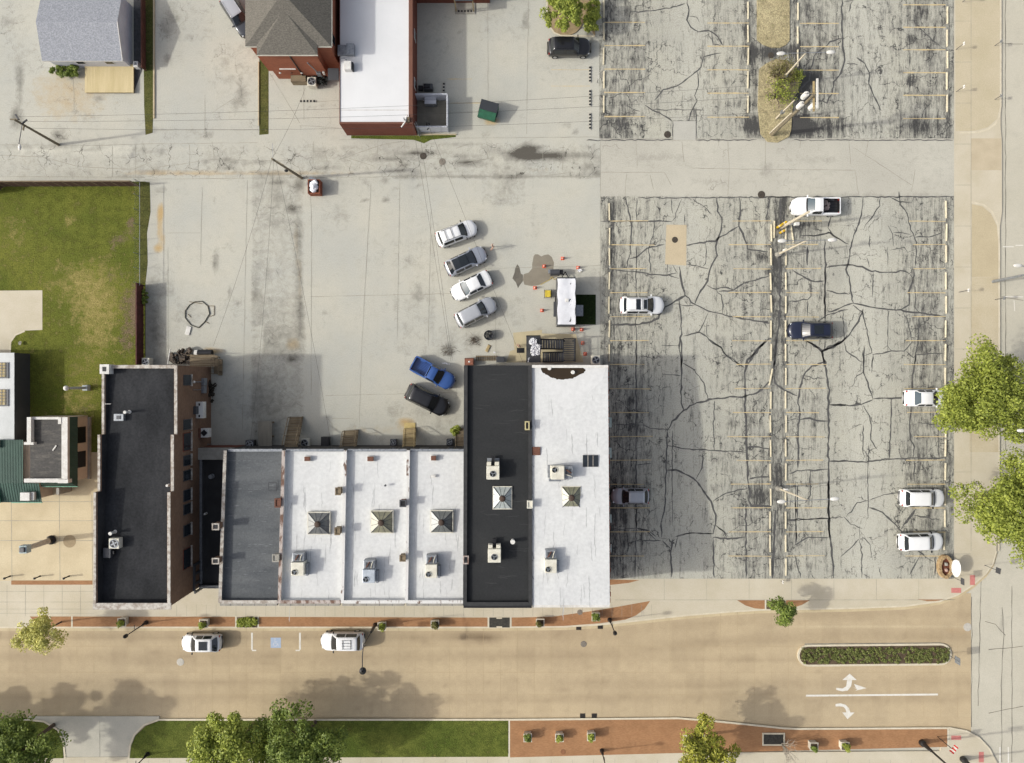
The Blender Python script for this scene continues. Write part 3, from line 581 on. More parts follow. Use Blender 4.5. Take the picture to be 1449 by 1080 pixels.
arrow([(1183,997),(1190,996),(1197,998),(1202,1003),(1204,1009),(1210,1009),(1200,1018.5),(1192.5,1009),(1198.5,1009),(1197,1004),(1194,1001),(1189,1000.2),(1183,1000.5)])
arrow([(1184,974),(1193,975),(1198,972),(1199.5,963),(1192.5,963),(1203,954),(1213,963),(1206.5,963),(1205,972),(1200,978),(1192,979),(1184,977)])
arrow([(1207,973),(1212,974.5),(1209,968.5),(1227,974.5),(1211,978),(1214,976)])
for x in (1416, 1428): wl.sheet([G(x - 1, 1058), G(x + 1, 1058), G(x + 1, 1085), G(x - 1, 1085)], -.12)
for a, b_ in (((1421, 420), (1449, 420)), ((1438, 347), (1449, 347)), ((1420, 349), (1436, 349)), ((1436, 425), (1437, 440))): wl.ribbon([G(*a), G(*b_)], .1, -.12, taper=False)
wl.build('white_markings', m_wht, kind='structure')
hb = MB().sheet([G(382.5, 903), G(397, 903), G(397, 917.5), G(382.5, 917.5)], -.11)
hb.build('blue_parking_square', mat('faded_blue_paint', D(170, 188, 214), D(180, 192, 208), sc=2.5, lo=.4, hi=.7), kind='structure')
hs = MB()                                                       # wheelchair symbol
def lp(pts, ww=.09): hs.ribbon([G(389.7 + x * 1.15, 910.3 + y * 1.15) for x, y in pts], ww, -.106, taper=False)
hs.cyl(*G(388.6, 904.8)[:2], -.107, -.106, .09, n=12)
lp([(-1, -3.2), (-1, 1), (2.4, 1), (3.2, 4)]); lp([(-1, -1.2), (2, -1.2)])
lp([(2.4 * math.cos(a) - .6, 1.6 + 2.6 * math.sin(a)) for a in [R(d) for d in range(0, 250, 25)]])
hs.build('wheelchair_symbol', mat('faded_white_paint', D(206, 212, 220), D(192, 200, 212), sc=3), kind='structure')
tp = MB()
for x0, y0, x1, y1 in ((1372.5, 814, 1379.5, 828), (1346, 832, 1360, 839), (1346, 1041, 1360, 1047), (1385, 1064, 1392, 1079)): tp.sheet([G(x0, y0), G(x1, y0), G(x1, y1), G(x0, y1)], .012)
tp.build('tactile_paving', mat('red_tactile', D(214, 138, 130), D(204, 126, 118), sc=3, fsc=20, fine=.15), kind='structure')
# repair pad, puddles, wet patches
MB().sheet([G(943, 318), G(971.5, 318.5), G(971, 376), G(941, 374)], .013).build('repair_slab', mat('tan_repair_concrete', D(208, 191, 160), D(200, 184, 154), sc=.6, fsc=10), kind='structure')
MB().sheet([G(953, 171.5), G(984.5, 171.5), G(984.5, 198), G(953, 198)], .013).build('repair_slab', mat('grey_repair_concrete', D(198, 195, 184), D(190, 187, 176), sc=.6, fsc=10), kind='structure')
m_wet = mat('wet_concrete', D(150, 142, 126), D(140, 132, 117), sc=.8, rough=.35)
m_wet2 = mat('damp_grime', D(124, 118, 106), D(100, 95, 86), sc=.8, rough=.6)
wet = [(755,363),(757,360),(761,360),(766,363),(770,361),(776,360),(781,364),(784,372),(783,381),(790,384),(792,390),(783,394),(775,398),(768,402),(760,404),(752,405),(742,403),(740,396),(741,388),(748,386),(753,380),(753,374)]
MB().sheet([G(*p) for p in wet], .005).build('puddle', m_wet, kind='structure')
MB().sheet([G(*p) for p in [(732,374),(735,378),(737,387),(740,389),(740,398),(736,403),(733,408),(730,400),(725,394),(728,386),(729,380)]], .0055).build('puddle', m_wet2, kind='structure')
ho = MB().tube([G(x, y, .03) for x, y in ((765, 403), (772, 399), (778, 396), (781, 392), (784, 396), (789, 393))], .03, 6)
solo(ho, 'garden_hose', plain('yellow_hose', D(214, 190, 110), .6), 'thin yellowish hose lying across the wet concrete by the trailer', 'hose', G(765, 403))
# ---------------------------------------------------------------- buildings
# U(x) turns ground pixels measured from the picture centre into metres
def U(v): return v / S
m_brick = brick_mat('red_brown_brick', D(146, 114, 92), D(124, 96, 78), D(134, 116, 100))
m_brick2 = brick_mat('orange_brick', D(178, 108, 80), D(160, 92, 68), D(160, 118, 96))
m_brickd = brick_mat('dark_red_brick', D(134, 78, 62), D(116, 66, 54), D(122, 86, 72))
m_shade_brick = brick_mat('shade_dark_brick', (.06, .056, .052), (.045, .042, .04), (.07, .066, .06))  # dark brick, its colour darkened further for the shade behind the row
m_cope = mat('pale_coping', D(206, 200, 190), D(160, 148, 136), sc=2.2, lo=.42, hi=.6)
m_tar_roof = mat('dark_membrane', (.022, .023, .025), (.042, .043, .046), sc=.35, rough=.85, spec=.08, fine=.22, fsc=5, stretch=(1, .5, 1), det=8)
m_black_roof = mat('black_rubber_roof', (.029, .030, .031), (.035, .036, .037), sc=.25, rough=.85, spec=.08, fine=.12, fsc=6, stretch=(.3, 1, 1))
m_grey_roof = mat('grey_membrane', (.12, .126, .13), (.078, .084, .09), sc=.45, rough=.8, spec=.15, fine=.16, fsc=6, stretch=(.35, 1.2, 1))
m_white_roof = mat('white_coated_roof', (.57, .572, .56), (.50, .502, .50), sc=.5, rough=.6, fine=.09, fsc=3, stretch=(1, .45, 1), lo=.44, hi=.8, det=9)
m_white_roof2 = mat('white_membrane', (.64, .64, .64), (.59, .59, .59), sc=.3, rough=.5, fine=.02, lo=.4, hi=.8)
m_glass = plain('dark_glass', (.02, .025, .03), .12, 0, .6)
m_whitep = mat('white_paint', D(236, 234, 228), D(216, 212, 204), sc=2)
m_cream = mat('cream_metal', D(232, 228, 212), D(214, 208, 190), sc=2.2, rough=.5)
m_galv = mat('galvanised_steel', D(168, 172, 176), D(136, 140, 146), sc=4, rough=.4, met=.5)
m_dark = plain('black_metal', (.018, .018, .02), .45, .3)
m_dgrey = plain('dark_grey_metal', (.07, .072, .078), .5, .3)
m_rust = mat('rusty_metal', D(126, 84, 66), D(96, 62, 50), sc=5)
m_conc = mat('grey_concrete', D(170, 166, 156), D(146, 142, 132), sc=1.4)
m_wood = mat('weathered_wood', D(146, 130, 104), D(112, 98, 78), sc=1.2, stretch=(.4, 4, 1), fine=.2)
m_wood_y = mat('raw_wood', D(186, 166, 122), D(156, 136, 98), sc=1.5, stretch=(.4, 4, 1), fine=.15)

def rect_walls(mb, x0, y0, x1, y1, z0, zs):
    mb.prism([(x0, y0), (x1, y0), (x1, y1), (x0, y1)], z0, zs)
def shopbox(name, label, x0, x1, yn, ys, hn, hs, roofm, wallm, drop=.5, par=.28, sides='WENS', cope=m_cope, cat='building', hump=.0):
    """row shop: walls, roof sloping down to the north inside parapets; ground pixels from centre"""
    X0, X1, YN, YS = U(x0), U(x1), U(yn), U(ys)
    t = thing(name, label, cat, ((X0 + X1) / 2, (YN + YS) / 2, 0))
    rz = lambda y: hn - drop + (hs - hn) * (YN - y) / (YN - YS)
    b = MB()
    b.add([(X0,YS,-.12),(X1,YS,-.12),(X1,YN,-.12),(X0,YN,-.12),(X0,YS,rz(YS)-.02),(X1,YS,rz(YS)-.02),(X1,YN,rz(YN)-.02),(X0,YN,rz(YN)-.02)], [(3,2,1,0),(0,1,5,4),(1,2,6,5),(2,3,7,6),(3,0,4,7)])
    b.build('wall', wallm, t)
    rm = MB(); n = 10
    for i in range(n):
        ya, yb = YN + (YS - YN) * i / n, YN + (YS - YN) * (i + 1) / n
        rm.add([(X0, yb, rz(yb)), (X1, yb, rz(yb)), (X1, ya, rz(ya)), (X0, ya, rz(ya))], [(0, 1, 2, 3)])
    rm.build('roof', roofm, t)
    pp = MB(); cp = MB()
    def pseg(xa, ya, xb, yb, wd):
        za, zb = rz(ya) + drop, rz(yb) + drop
        if abs(xa - xb) < 1e-6:
            pts = [(xa, ya), (xa + wd, ya), (xb + wd, yb), (xb, yb)]
        else:
            pts = [(xa, ya), (xb, yb), (xb, yb + wd), (xa, ya + wd)]
            za = zb = rz(ya) + drop
        zz = [za, za, zb, zb] if abs(xa - xb) < 1e-6 else [za] * 4
        base = min(za, zb) - drop - .05
        pp.prism([tuple(p) for p in pts], base, [z - .07 for z in (zz if sum(p[0]*q[1]-q[0]*p[1] for p,q in zip(pts,pts[1:]+pts[:1]))>0 else zz)])
        k = .03
        if abs(xa - xb) < 1e-6: q = [(xa - k * (1 if wd > 0 else -1), ya), (xa + wd + k * (1 if wd > 0 else -1), ya), (xb + wd + k * (1 if wd > 0 else -1), yb), (xb - k * (1 if wd > 0 else -1), yb)]
        else: q = [(xa, ya - k * (1 if wd > 0 else -1)), (xb, yb - k * (1 if wd > 0 else -1)), (xb, yb + wd + k * (1 if wd > 0 else -1)), (xa, ya + wd + k * (1 if wd > 0 else -1))]
        vs = [(p[0], p[1], z - .068) for p, z in zip(q, zz)] + [(p[0], p[1], z) for p, z in zip(q, zz)]
        cp.add(vs, [(0,1,2,3),(4,5,6,7),(0,1,5,4),(1,2,6,5),(2,3,7,6),(3,0,4,7)])
    if 'W' in sides: pseg(X0, YN, X0, YS, par)
    if 'E' in sides: pseg(X1, YN, X1, YS, -par)
    if 'N' in sides: pseg(X0 + (par + .04 if 'W' in sides else 0), YN, X1 - (par + .04 if 'E' in sides else 0), YN, -par)
    if 'S' in sides: pseg(X0 + (par + .04 if 'W' in sides else 0), YS, X1 - (par + .04 if 'E' in sides else 0), YS, par)
    if pp.v: pp.build('parapet', roofm, t); cp.build('coping', cope, t)
    return t, rz

# --- left three-step brick building
t = thing('brick_building', 'long dark-roofed red brick building with stepped side parapets beside the plaza', 'building', (U(-473), U(-130), 0))
dw, de = U(-520.5), U(-425.8)
segs = [(20.6, -67, 8.0), (-67, -138, 8.7), (-138, -280, 9.4)]
wl_ = MB(); pr = MB(); pr2 = MB(); cpg = MB(); rf = MB()
wl_.box(dw, U(20.6), -.12, de, U(-280), 7.2)
for i, (ya, yb, h) in enumerate(segs):
    zf = lambda Y: 7.4 + (20.6 - Y) / 300.6 * 1.15
    rf.add([(dw, U(yb), zf(yb)), (de, U(yb), zf(yb)), (de, U(ya), zf(ya)), (dw, U(ya), zf(ya))], [(0, 1, 2, 3)])
    pr.box(dw, U(ya), 7.2, dw + .3, U(yb), h - .08); pr2.box(de - .3, U(ya), 7.2, de, U(yb), h - .08)
    cpg.box(dw - .04, U(ya) - .002 * i, h - .078, dw + .2, U(yb), h); cpg.box(de - .24, U(ya) - .002 * i, h - .078, de + .04, U(yb), h)
p2_ = MB(); p2_.box(dw + .31, U(20.6) - .28, 7.2, de - .31, U(20.6), 7.75); cpg.box(dw + .35, U(20.6) - .3, 7.752, de - .35, U(20.6) + .03, 7.83)
p2_.build('end_upstand', m_tar_roof, t); p2_ = MB(); p2_.box(dw + .31, U(-280), 7.2, de - .31, U(-280) + .3, 9.3); p2_.build('end_upstand', m_tar_roof, t); cpg.box(dw - .1, U(-280) - .3, 9.3, de + .1, U(-280) + .32, 9.39)
ln_ = MB()
for i, (ya, yb, h) in enumerate(segs): ln_.box(dw + .302, U(ya) - (.29 if i == 0 else 0), 7.3, dw + .325, U(yb) + (.31 if i == 2 else 0), h - .09)
ln_.build('roof_upstand', m_tar_roof, t)
wl_.build('wall', m_brick, t); pr.build('parapet', m_brick, t); pr2.build('parapet', m_brick, t); cpg.build('coping', m_cope, t); rf.build('roof', m_tar_roof, t)
for py, hh, ww in ((538, 1.5, .9), (600.6, 1.5, .9), (625, 1.6, 1.7), (651.5, 1.5, .9), (672.5, 1.5, .9), (700.5, 1.5, 1.0), (720, 1.5, .9), (750, 1.5, 1.0), (789.5, 1.6, 1.9)):
    y = GY(py, 5.7)
    f = MB().box(de, y - ww / 2 - .08, 5.0, de + .05, y + ww / 2 + .08, 5.0 + hh + .1).build('window', m_brickd if ww > 1.5 else m_dgrey, t)
    MB().box(de + .052, y - ww / 2, 5.08, de + .07, y + ww / 2, 5.0 + hh).build('pane', m_glass, f)
    MB().box(de, y - ww / 2 - .15, 4.86, de + .16, y + ww / 2 + .15, 4.995).build('sill', m_cope, f)
sf = MB()                                                    # shopfront pilasters, cornice on the side return
for py in (799, 812, 826, 838): 
    y = GY(py, 4.0); sf.box(de, y - .12, -.12, de + .14, y + .12, 4.2)
sf.box(de, GY(797, 4), 4.21, de + .2, U(-280), 4.45)
sf.box(de, GY(797, 4), 2.6, de + .1, U(-280), 2.75)
sf.build('shopfront_trim', m_dgrey, t)
MB().box(de + .02, GY(822, 2), -.1, de + .06, GY(812, 2), 2.5).build('door', m_glass, t)
ch = MB().box(dw - .1, U(20.6) - .85, 7.4, dw + .8, U(20.6) + .08, 8.25)
chimney = ch.build('chimney', m_whitep, t); MB().box(dw + .17, U(20.6) - .6, 8.252, dw + .53, U(20.6) - .16, 8.27).build('flue_opening', m_dark, chimney)
MB().box(GX(153, 7.5), GY(571.8, 7.5), 8.0, GX(156, 7.5) + .35, GY(571.2, 7.5), 8.05).build('roof_bracket', m_whitep, t)

def solo_at(mb_fn, name, m, label, cat, loc, group=None, rot=0, **kw):
    mb = MB(); mb_fn(mb); o = mb.build(name, m, None, label=label, cat=cat, group=group, **kw)
    o.location = loc; o.rotation_euler.z = rot
    return o
def vent_pipe(px, py, z, label, h=.45, r=.09, m=None):
    p = G(px, py, z)
    solo_at(lambda b: b.lathe(0, 0, [(r * 1.6, 0), (r * 1.5, .04), (r, .1), (r, h), (r * 1.5, h), (r * 1.4, h + .12)], 12), 'vent_pipe', m or m_whitep, label, 'vent', p)
vent_pipe(183.5, 583, 7.64, 'white vent pipe beside the small box vent on the dark stepped roof', .8, .11)
vent_pipe(163, 752.5, 8.2, 'white vent pipe beside the air conditioner on the dark stepped roof', .8, .12)
vent_pipe(239, 686.5, 7.98, 'small white stub vent at the east parapet of the dark stepped roof', .3)
p = G(171, 590.5, 7.66)
o = thing('box_vent', 'pale square box vent on the northern part of the dark stepped roof', 'vent', p)
MB().obox(p.x, p.y, p.z, .95, .7, .4).build('cabinet', m_galv, o, bev=.03); MB().obox(p.x, p.y, p.z + .402, .4, .35, .04).build('cap', m_dgrey, o)
p = G(155, 781, 8.27)
o = thing('box_vent', 'dark grey box unit just south-west of the air conditioner on the dark stepped roof', 'vent', p)
MB().obox(p.x, p.y, p.z, .75, .95, .5).build('cabinet', m_dgrey, o, bev=.03); MB().obox(p.x + .5, p.y, p.z, .25, .3, .35).build('duct', m_dark, o)

# --- condensers
def condenser(label, px, py, z, s=.85, hh=.75, rot=0.0, dark=False, legs=0.0, group='outdoor air conditioner condensers'):
    p = G(px, py, z)
    t = thing('ac_condenser', label, 'air conditioner', p, group)
    MB().obox(p.x, p.y, p.z + legs + .03, s, s, hh).build('cabinet', m_dgrey if dark else m_cream, t, bev=.05)
    ring = MB().lathe(p.x, p.y, [(s * .44, p.z + legs + hh + .03), (s * .43, p.z + legs + hh + .07), (s * .36, p.z + legs + hh + .07), (s * .36, p.z + legs + hh + .035)], 20)
    MB().cyl(p.x, p.y, p.z + legs + hh + .031, p.z + legs + hh + .036, s * .36, n=20).build('fan_well', m_dark, t)
    ring.build('fan_ring', m_galv, t)
    fb = MB()
    for k in range(4):
        a = R(90 * k + 25); fb.obox(p.x + math.cos(a) * s * .17, p.y + math.sin(a) * s * .17, p.z + legs + hh + .042, s * .3, s * .13, .015, a)
    fb.cyl(p.x, p.y, p.z + legs + hh + .04, p.z + legs + hh + .08, s * .08, n=10)
    fb.build('fan', m_galv, t)
    if legs: MB().obox(p.x, p.y, p.z, s * .9, s * .9, legs).build('stand', m_dgrey, t)
    return t
condenser('cream air conditioner with round fan on the dark stepped roof', 167, 767, 8.23, 1.0, .7)
condenser('white condenser on the ground behind the long brick building beside the red fence', 212, 512.5, .1, .85, .9)
condenser('dark condenser in the shade between the brick corner and the flat ramp', 357, 628, .1, .9, .8, dark=True)
condenser('grey condenser beside the narrow wooden stairs behind the row of shops', 434, 626, .1, .9, .8)
condenser('small dark condenser left of the yellow wooden stairs', 558, 625.5, .1, .7, .7, dark=True)
condenser('small condenser near the weedy stairs at the east end of the shops', 637, 625, .1, .7, .7, dark=True)
condenser('grey condenser on a bracket behind the white-roofed end shop', 841, 510, .3, .95, .8, legs=.6)
condenser('grey condenser against the orange brick house surrounded by dark shrubs', 444, 120, .1, .95, .85)

# --- alley infill
t = thing('lean_to', 'low black flat roof filling the gap between the brick building and the grey-roofed shop', 'building', (U(-400), U(-190), 0))
ax0, ax1 = de + .02, U(-376.2)
MB().box(ax0, U(-90), -.1, ax1 - .02, U(-281), 2.7).build('wall', m_brickd, t)
MB().sheet([(ax0, U(-281)), (ax1 - .02, U(-281)), (ax1 - .02, U(-90)), (ax0, U(-90))], 2.72).build('roof', mat('black_low_roof', (.02, .02, .021), (.03, .03, .031), sc=.8), t)
b = MB().box(ax0, U(-90.2), 2.0, ax1, U(-106), 3.3); b.build('end_parapet', m_conc, t)
b = MB().box(ax0, U(-281.2), -.1, ax1, U(-277), 3.1); b.build('front_fascia', m_dgrey, t)
MB().box(ax0 + .01, U(-106.5), 2.7, ax0 + .25, U(-276), 2.95).build('flashing', m_galv, t)
vent_pipe(292, 726.5, 2.72, 'tiny white vent on the low black roof of the lean-to', .3, .08)
vent_pipe(300.5, 674, 2.72, 'grey vent on the north end of the low black roof of the lean-to', .4, .16, m_galv)

# --- row of shops
YN1, YS1 = -90.0, -284.0
shopsx = [-376, -299.8, -219.3, -137.0, -61.6]
rowlab = [('grey-roofed shop at the west end of the row beside the alley', m_grey_roof), ('white-roofed shop next to the grey-roofed shop', m_white_roof),
          ('white-roofed shop in the middle of the row of three white roofs', m_white_roof), ('white-roofed shop beside the tall black-roofed shop', m_white_roof)]
RZ = []
m_cope_b = mat('stained_brick_coping', D(196, 184, 176), D(120, 92, 78), sc=2.4, lo=.46, hi=.56, stretch=(1, .35, 1))
m_cope_w = mat('white_brick_coping', D(226, 224, 220), D(120, 96, 82), sc=1.9, lo=.56, hi=.62, stretch=(1, .4, 1))
for i in range(4):
    t, rz = shopbox('shop', rowlab[i][0], shopsx[i], shopsx[i + 1] - .25, YN1, YS1, 6.1, 7.4, rowlab[i][1], m_shade_brick, drop=.5, par=.26,
                    sides='WS' if i else 'WS', cope=m_cope if i == 0 else (m_cope_b if i == 1 else m_cope_w))
    RZ.append(rz)
    X0, X1 = U(shopsx[i]), U(shopsx[i + 1])
    g = MB().box(X0 + .3, U(YN1) - .14, 5.62, X1 - .1, U(YN1) + .12, 5.78); g.build('gutter', m_galv, t)
    fc = MB()
    fc.box(X0 + .1, U(YS1) - .28, 6.8, X1 - .12, U(YS1) - .002, 7.33)
    fc.build('cornice', m_conc, t)
    lines = MB()
    for k in range(1, 5): lines.box(X0 + (X1 - X0) * k / 5 - .02, U(YS1) - .282, 7.331, X0 + (X1 - X0) * k / 5 + .02, U(YS1) - .01, 7.336)
    lines.build('cornice_joints', m_dgrey, t)
    for k in range(2):
        xx = X0 + (X1 - X0) * (k + .5) / 2
        f = MB().box(xx - .45, U(YN1), 3.4, xx + .45, U(YN1) + .04, 5.0).build('window', m_dgrey, t)
        MB().box(xx - .38, U(YN1) + .041, 3.5, xx + .38, U(YN1) + .055, 4.9).build('pane', m_glass, f)
    d_ = MB().box(X0 + 1, U(YS1) - .03, -.1, X1 - 1, U(YS1) - .001, 2.6).build('shop_window', m_glass, t)
t_blk, rz_b = shopbox('shop', 'tall narrow shop with a black rubber roof between the white roofs', -61.4, 25.2, 20.8, -282.5, 7.2, 8.5, m_black_roof, m_shade_brick, drop=.35, par=.3, sides='WES', cope=mat('black_coping', (.025, .025, .026), (.04, .04, .04), sc=2))
t_end, rz_j = shopbox('shop', 'white-roofed shop at the east end of the row with brown water on its roof', 25.5, 123.6, 20.8, -282.5, 7.2, 8.6, m_white_roof, m_brick2, drop=.22, par=.22, sides='N', cope=m_whitep)
MB().box(U(123.6) - .12, U(20.8) - .3, 6.9, U(123.6) + .02, U(-282.5), 7.0).build('edge_flashing', m_whitep, t_end)
rk = MB()
for k in range(40):
    y = U(20) + (U(-282) - U(20)) * k / 40; rk.box(U(123.6) + .004, y, 6.2, U(123.6) + .09 + .03 * math.sin(k * 1.7), y - .42, rz_j(y) - .12)
rk.build('side_corbel', m_brick2, t_end)
MB().box(U(25.8), U(-282.5) - .25, 7.6, U(123.4), U(-282.5) - .002, 8.3).build('cornice', m_whitep, t_end)
MB().box(U(-61.2), U(-282.5) - .25, 7.7, U(25), U(-282.5) - .002, 8.45).build('cornice', m_dark, t_blk)
aw = MB()
for py in (598, 641, 734, 776):
    y = GY(py, 6); aw.obox(U(123.6) + .25, y, 5.9, .5, 1.0 if py < 700 else .8, .14)
aw.build('lamp_hood', mat('pale_green_metal', D(206, 222, 214), D(186, 204, 196), sc=3), t_end)
# brown pond on the end roof
zp = rz_j(GY(526, 7)) + .012
m_pond = plain('brown_ponded_water', (.035, .022, .010), .08, 0, .6)
pond = [(765,519),(772,517.5),(800,518),(822,518.3),(829,523.5),(826,528),(818,531),(810,535.5),(800,537),(788,537),(781,534.5),(772,530),(766,525)]
pr_ = random.Random(3); pond2 = []
for (a, b_) in zip(pond, pond[1:] + pond[:1]):
    for k in range(4): pond2.append((a[0] + (b_[0] - a[0]) * k / 4 + pr_.uniform(-.7, .7), a[1] + (b_[1] - a[1]) * k / 4 + pr_.uniform(-.5, .5)))
def onroof(px, py, rz, dz=0.0):
    z = 7.0
    for _ in range(4): z = rz(GY(py, z)) + dz
    return G(px, py, z)
MB().sheet([onroof(x, max(y, 519.5), rz_j, .014) for x, y in pond2]).build('ponded_water', m_pond, t_end)
wp = MB().sheet([onroof(x, y, rz_j, .007) for x, y in [(753,520.5),(858,520.5),(852,538),(842,548),(826,562),(812,578),(800,579),(784,569),(772,552),(766,540),(758,530)]])
wp.build('fresh_coating', plain('bright_white_coating', (.61, .61, .60), .5), t_end)
st = MB()
for k in range(26):
    y = 530 + k * 12.3 + pr_.uniform(-4, 4); st.ribbon([onroof(751.5 + pr_.uniform(-1, 2), y, rz_j)[:2], onroof(752 + pr_.uniform(-1, 4), y + pr_.uniform(4, 13), rz_j)[:2]], pr_.uniform(.08, .3), 0)
st.v = [(v[0], v[1], rz_j(v[1]) + .009) for v in st.v]
st.build('roof_stain', mat('grey_roof_stain', D(150, 150, 152), D(186, 186, 188), sc=3), t_end)
sm = MB()
for x0, x1 in ((330, 390),):
    for y in (652, 692, 730, 770, 808): 
        a, b_ = onroof(322, y, RZ[0]), onroof(388, y + .6, RZ[0])
        for k in range(9):
            if pr_.random() < .7: sm.ribbon([a.lerp(b_, k / 9)[:2], a.lerp(b_, (k + pr_.uniform(.4, 1)) / 9)[:2]], .06, 0, pr_, .015, .3)
sm.v = [(v[0], v[1], RZ[0](v[1]) + .008) for v in sm.v]
shop_roots = [o for o in col.objects if o.name.startswith('shop') and not o.parent]
sm.build('roof_seam', mat('pale_seam', D(168, 170, 172), D(120, 122, 126), sc=4), shop_roots[0])
sd = MB()
for k in range(60):
    x, y = pr_.uniform(316, 386), pr_.uniform(648, 842); a = onroof(x, y, RZ[0]); sd.ribbon([a[:2], (a.x + pr_.uniform(.1, .5), a.y + .02)], .03, 0, pr_, .01, .2)
sd.v = [(v[0], v[1], RZ[0](v[1]) + .0085) for v in sd.v]
sd.build('roof_scratch', _mc['pale_seam'], shop_roots[0])

# --- roof furniture
m_hub = mat('brown_vent_cap', (.07, .045, .032), (.05, .032, .024), sc=5)
def skylight(label, px, py, z, w, d, glassc, hub):
    p = G(px, py, z); t = thing('skylight', label, 'skylight', p, 'pyramid skylights on the shop roofs')
    MB().obox(p.x, p.y, p.z - .05, w + .16, d + .16, .3).build('curb', m_cream, t)
    g = MB(); hz = p.z + .68; z0 = p.z + .26
    c = [(p.x - w/2, p.y - d/2), (p.x + w/2, p.y - d/2), (p.x + w/2, p.y + d/2), (p.x - w/2, p.y + d/2)]
    g.add([(*q, z0) for q in c] + [(p.x + dx * .2, p.y + dy * .2, hz) for dx, dy in ((-1,-1),(1,-1),(1,1),(-1,1))], [(0,1,5,4),(1,2,6,5),(2,3,7,6),(3,0,4,7),(4,5,6,7)])
    g.build('glazing', glassc, t)
    b = MB()
    for i, q in enumerate(c):
        dx, dy = ((-1,-1),(1,-1),(1,1),(-1,1))[i]; b.tube([(*q, z0 + .02), (p.x + dx * .2, p.y + dy * .2, hz + .01)], .035, 6)
        q2 = c[(i + 1) % 4]; dx2, dy2 = ((-1,-1),(1,-1),(1,1),(-1,1))[(i + 1) % 4]
        for f in (.33, .67):
            a = Vector((q[0] + (q2[0]-q[0])*f, q[1] + (q2[1]-q[1])*f, z0 + .015)); e_ = Vector((p.x + (dx + (dx2-dx)*f)*.2, p.y + (dy+(dy2-dy)*f)*.2, hz)); b.tube([a, e_], .018, 4)
    b.build('glazing_bar', m_dgrey, t)
    MB().lathe(p.x, p.y, [(.3, hz - .03), (.32, hz + .1), (.22, hz + .22), (.1, hz + .26)], 14).build('vent_cap', hub, t)
def gl(name, a, b_): return mat(name, a, b_, sc=1.6, rough=.35, spec=.5, fine=.1)
skylight('dark grey pyramid skylight on the white roof nearest the grey roof', 452, 740, 6.3, 2.1, 2.1, gl('grey_wired_glass', D(126, 127, 122), D(96, 98, 100)), m_hub)
skylight('beige-green pyramid skylight on the middle white roof', 541, 738, 6.3, 2.1, 2.1, gl('beige_wired_glass', D(152, 148, 122), D(122, 120, 102)), m_hub)
skylight('grey pyramid skylight with a square cap on the white roof beside the black roof', 625.5, 737.5, 6.3, 2.1, 2.1, gl('slate_wired_glass', D(124, 127, 124), D(100, 102, 98)), m_hub)
skylight('pale pyramid skylight standing on the black roof', 711, 704, 7.4, 1.75, 2.1, gl('pale_wired_glass', D(192, 198, 194), D(164, 170, 166)), m_hub)
skylight('greenish pyramid skylight on the end white roof', 808, 703, 7.5, 1.75, 2.0, gl('green_wired_glass', D(152, 152, 126), D(124, 122, 100)), m_hub)

def rooftop_unit(label, px, py, z, rot=0.0, w=1.25, d=1.3, mcab=None, coil=True, northblack=False):
    """packaged rooftop unit: tall cabinet with a round fan, lower section with coils and hoods behind it"""
    p = G(px, py, z); t = thing('rooftop_unit', label, 'air conditioner', (0, 0, 0), 'packaged air units on the shop roofs')
    mcab = mcab or m_cream
    MB().obox(0, 0, .08, w, d, 1.15).build('cabinet', mcab, t, bev=.035)
    MB().obox(0, .2, 0, w * .96, d * 1.7, .09).build('curb', m_galv, t)
    fx, fy = (-w * .22, -d * .22) if not northblack else (-.02, -.1)
    MB().cyl(fx, fy, 1.232, 1.25, .27, n=20).build('fan_well', m_dark, t)
    rg = MB().lathe(fx, fy, [(.3, 1.23), (.3, 1.29), (.265, 1.29), (.265, 1.25)], 20); rg.build('fan_ring', mcab if not northblack else m_galv, t)
    fb = MB()
    for k in range(3):
        a = R(120 * k + 20); fb.obox(fx + math.cos(a) * .13, fy + math.sin(a) * .13, 1.255, .24, .1, .012, a)
    fb.build('fan', m_galv, t)
    if northblack:
        for s in (-1, 1): MB().obox(s * w * .31, d / 2 + .2, .3, w * .34, .38, .75).build('hood', mcab, t, bev=.03)
        MB().obox(0, d / 2 + .4, .3, w * .24, .95, .3).build('duct', m_dark, t)
    else:
        MB().obox(0, d / 2 + .44, .1, w * .92, .84, .85).build('coil_section', m_galv, t, bev=.04)
        MB().obox(-.02, d / 2 + .4, .952, w * .5, .5, .05).build('coil_grille', m_dgrey, t)
        MB().tube([(-.3, d / 2 + .15, .98), (-.1, d / 2 + .45, 1.06), (.05, d / 2 + .7, .98)], .05, 6).build('pipe', m_rust, t)
        MB().tube([(.2, d / 2 + .1, 1.0), (.28, d / 2 + .5, 1.05), (.4, d / 2 + .75, .98)], .04, 6).build('pipe', m_cream, t)
        MB().obox(w / 2 + .14, -.2, .1, .22, 1.2, .6).build('side_panel', m_galv, t)
    t.location = p; t.rotation_euler.z = rot
    return t
rooftop_unit('cream rooftop unit with coils on the white roof nearest the grey roof', 426, 801, 6.5)
rooftop_unit('silver rooftop unit on the middle white roof', 525, 811, 6.5, w=1.2, mcab=mat('silver_metal', D(204, 212, 220), D(182, 190, 198), sc=2, rough=.4, met=.3))
rooftop_unit('cream rooftop unit on the white roof beside the black roof', 612, 804, 6.5, w=1.15)
rooftop_unit('white rooftop unit with a silver fan on the northern half of the black roof', 698, 667, 7.3, northblack=True, w=1.25)
rooftop_unit('white rooftop unit with a dark fan hole on the southern half of the black roof', 700, 782.5, 7.7, northblack=True, w=1.25)
rooftop_unit('cream rooftop unit on the southern part of the end white roof', 778.5, 797, 7.8, w=1.15)
rooftop_unit('cream rooftop unit turned sideways on the end white roof', 788, 667, 7.6, rot=R(-90), w=1.3)
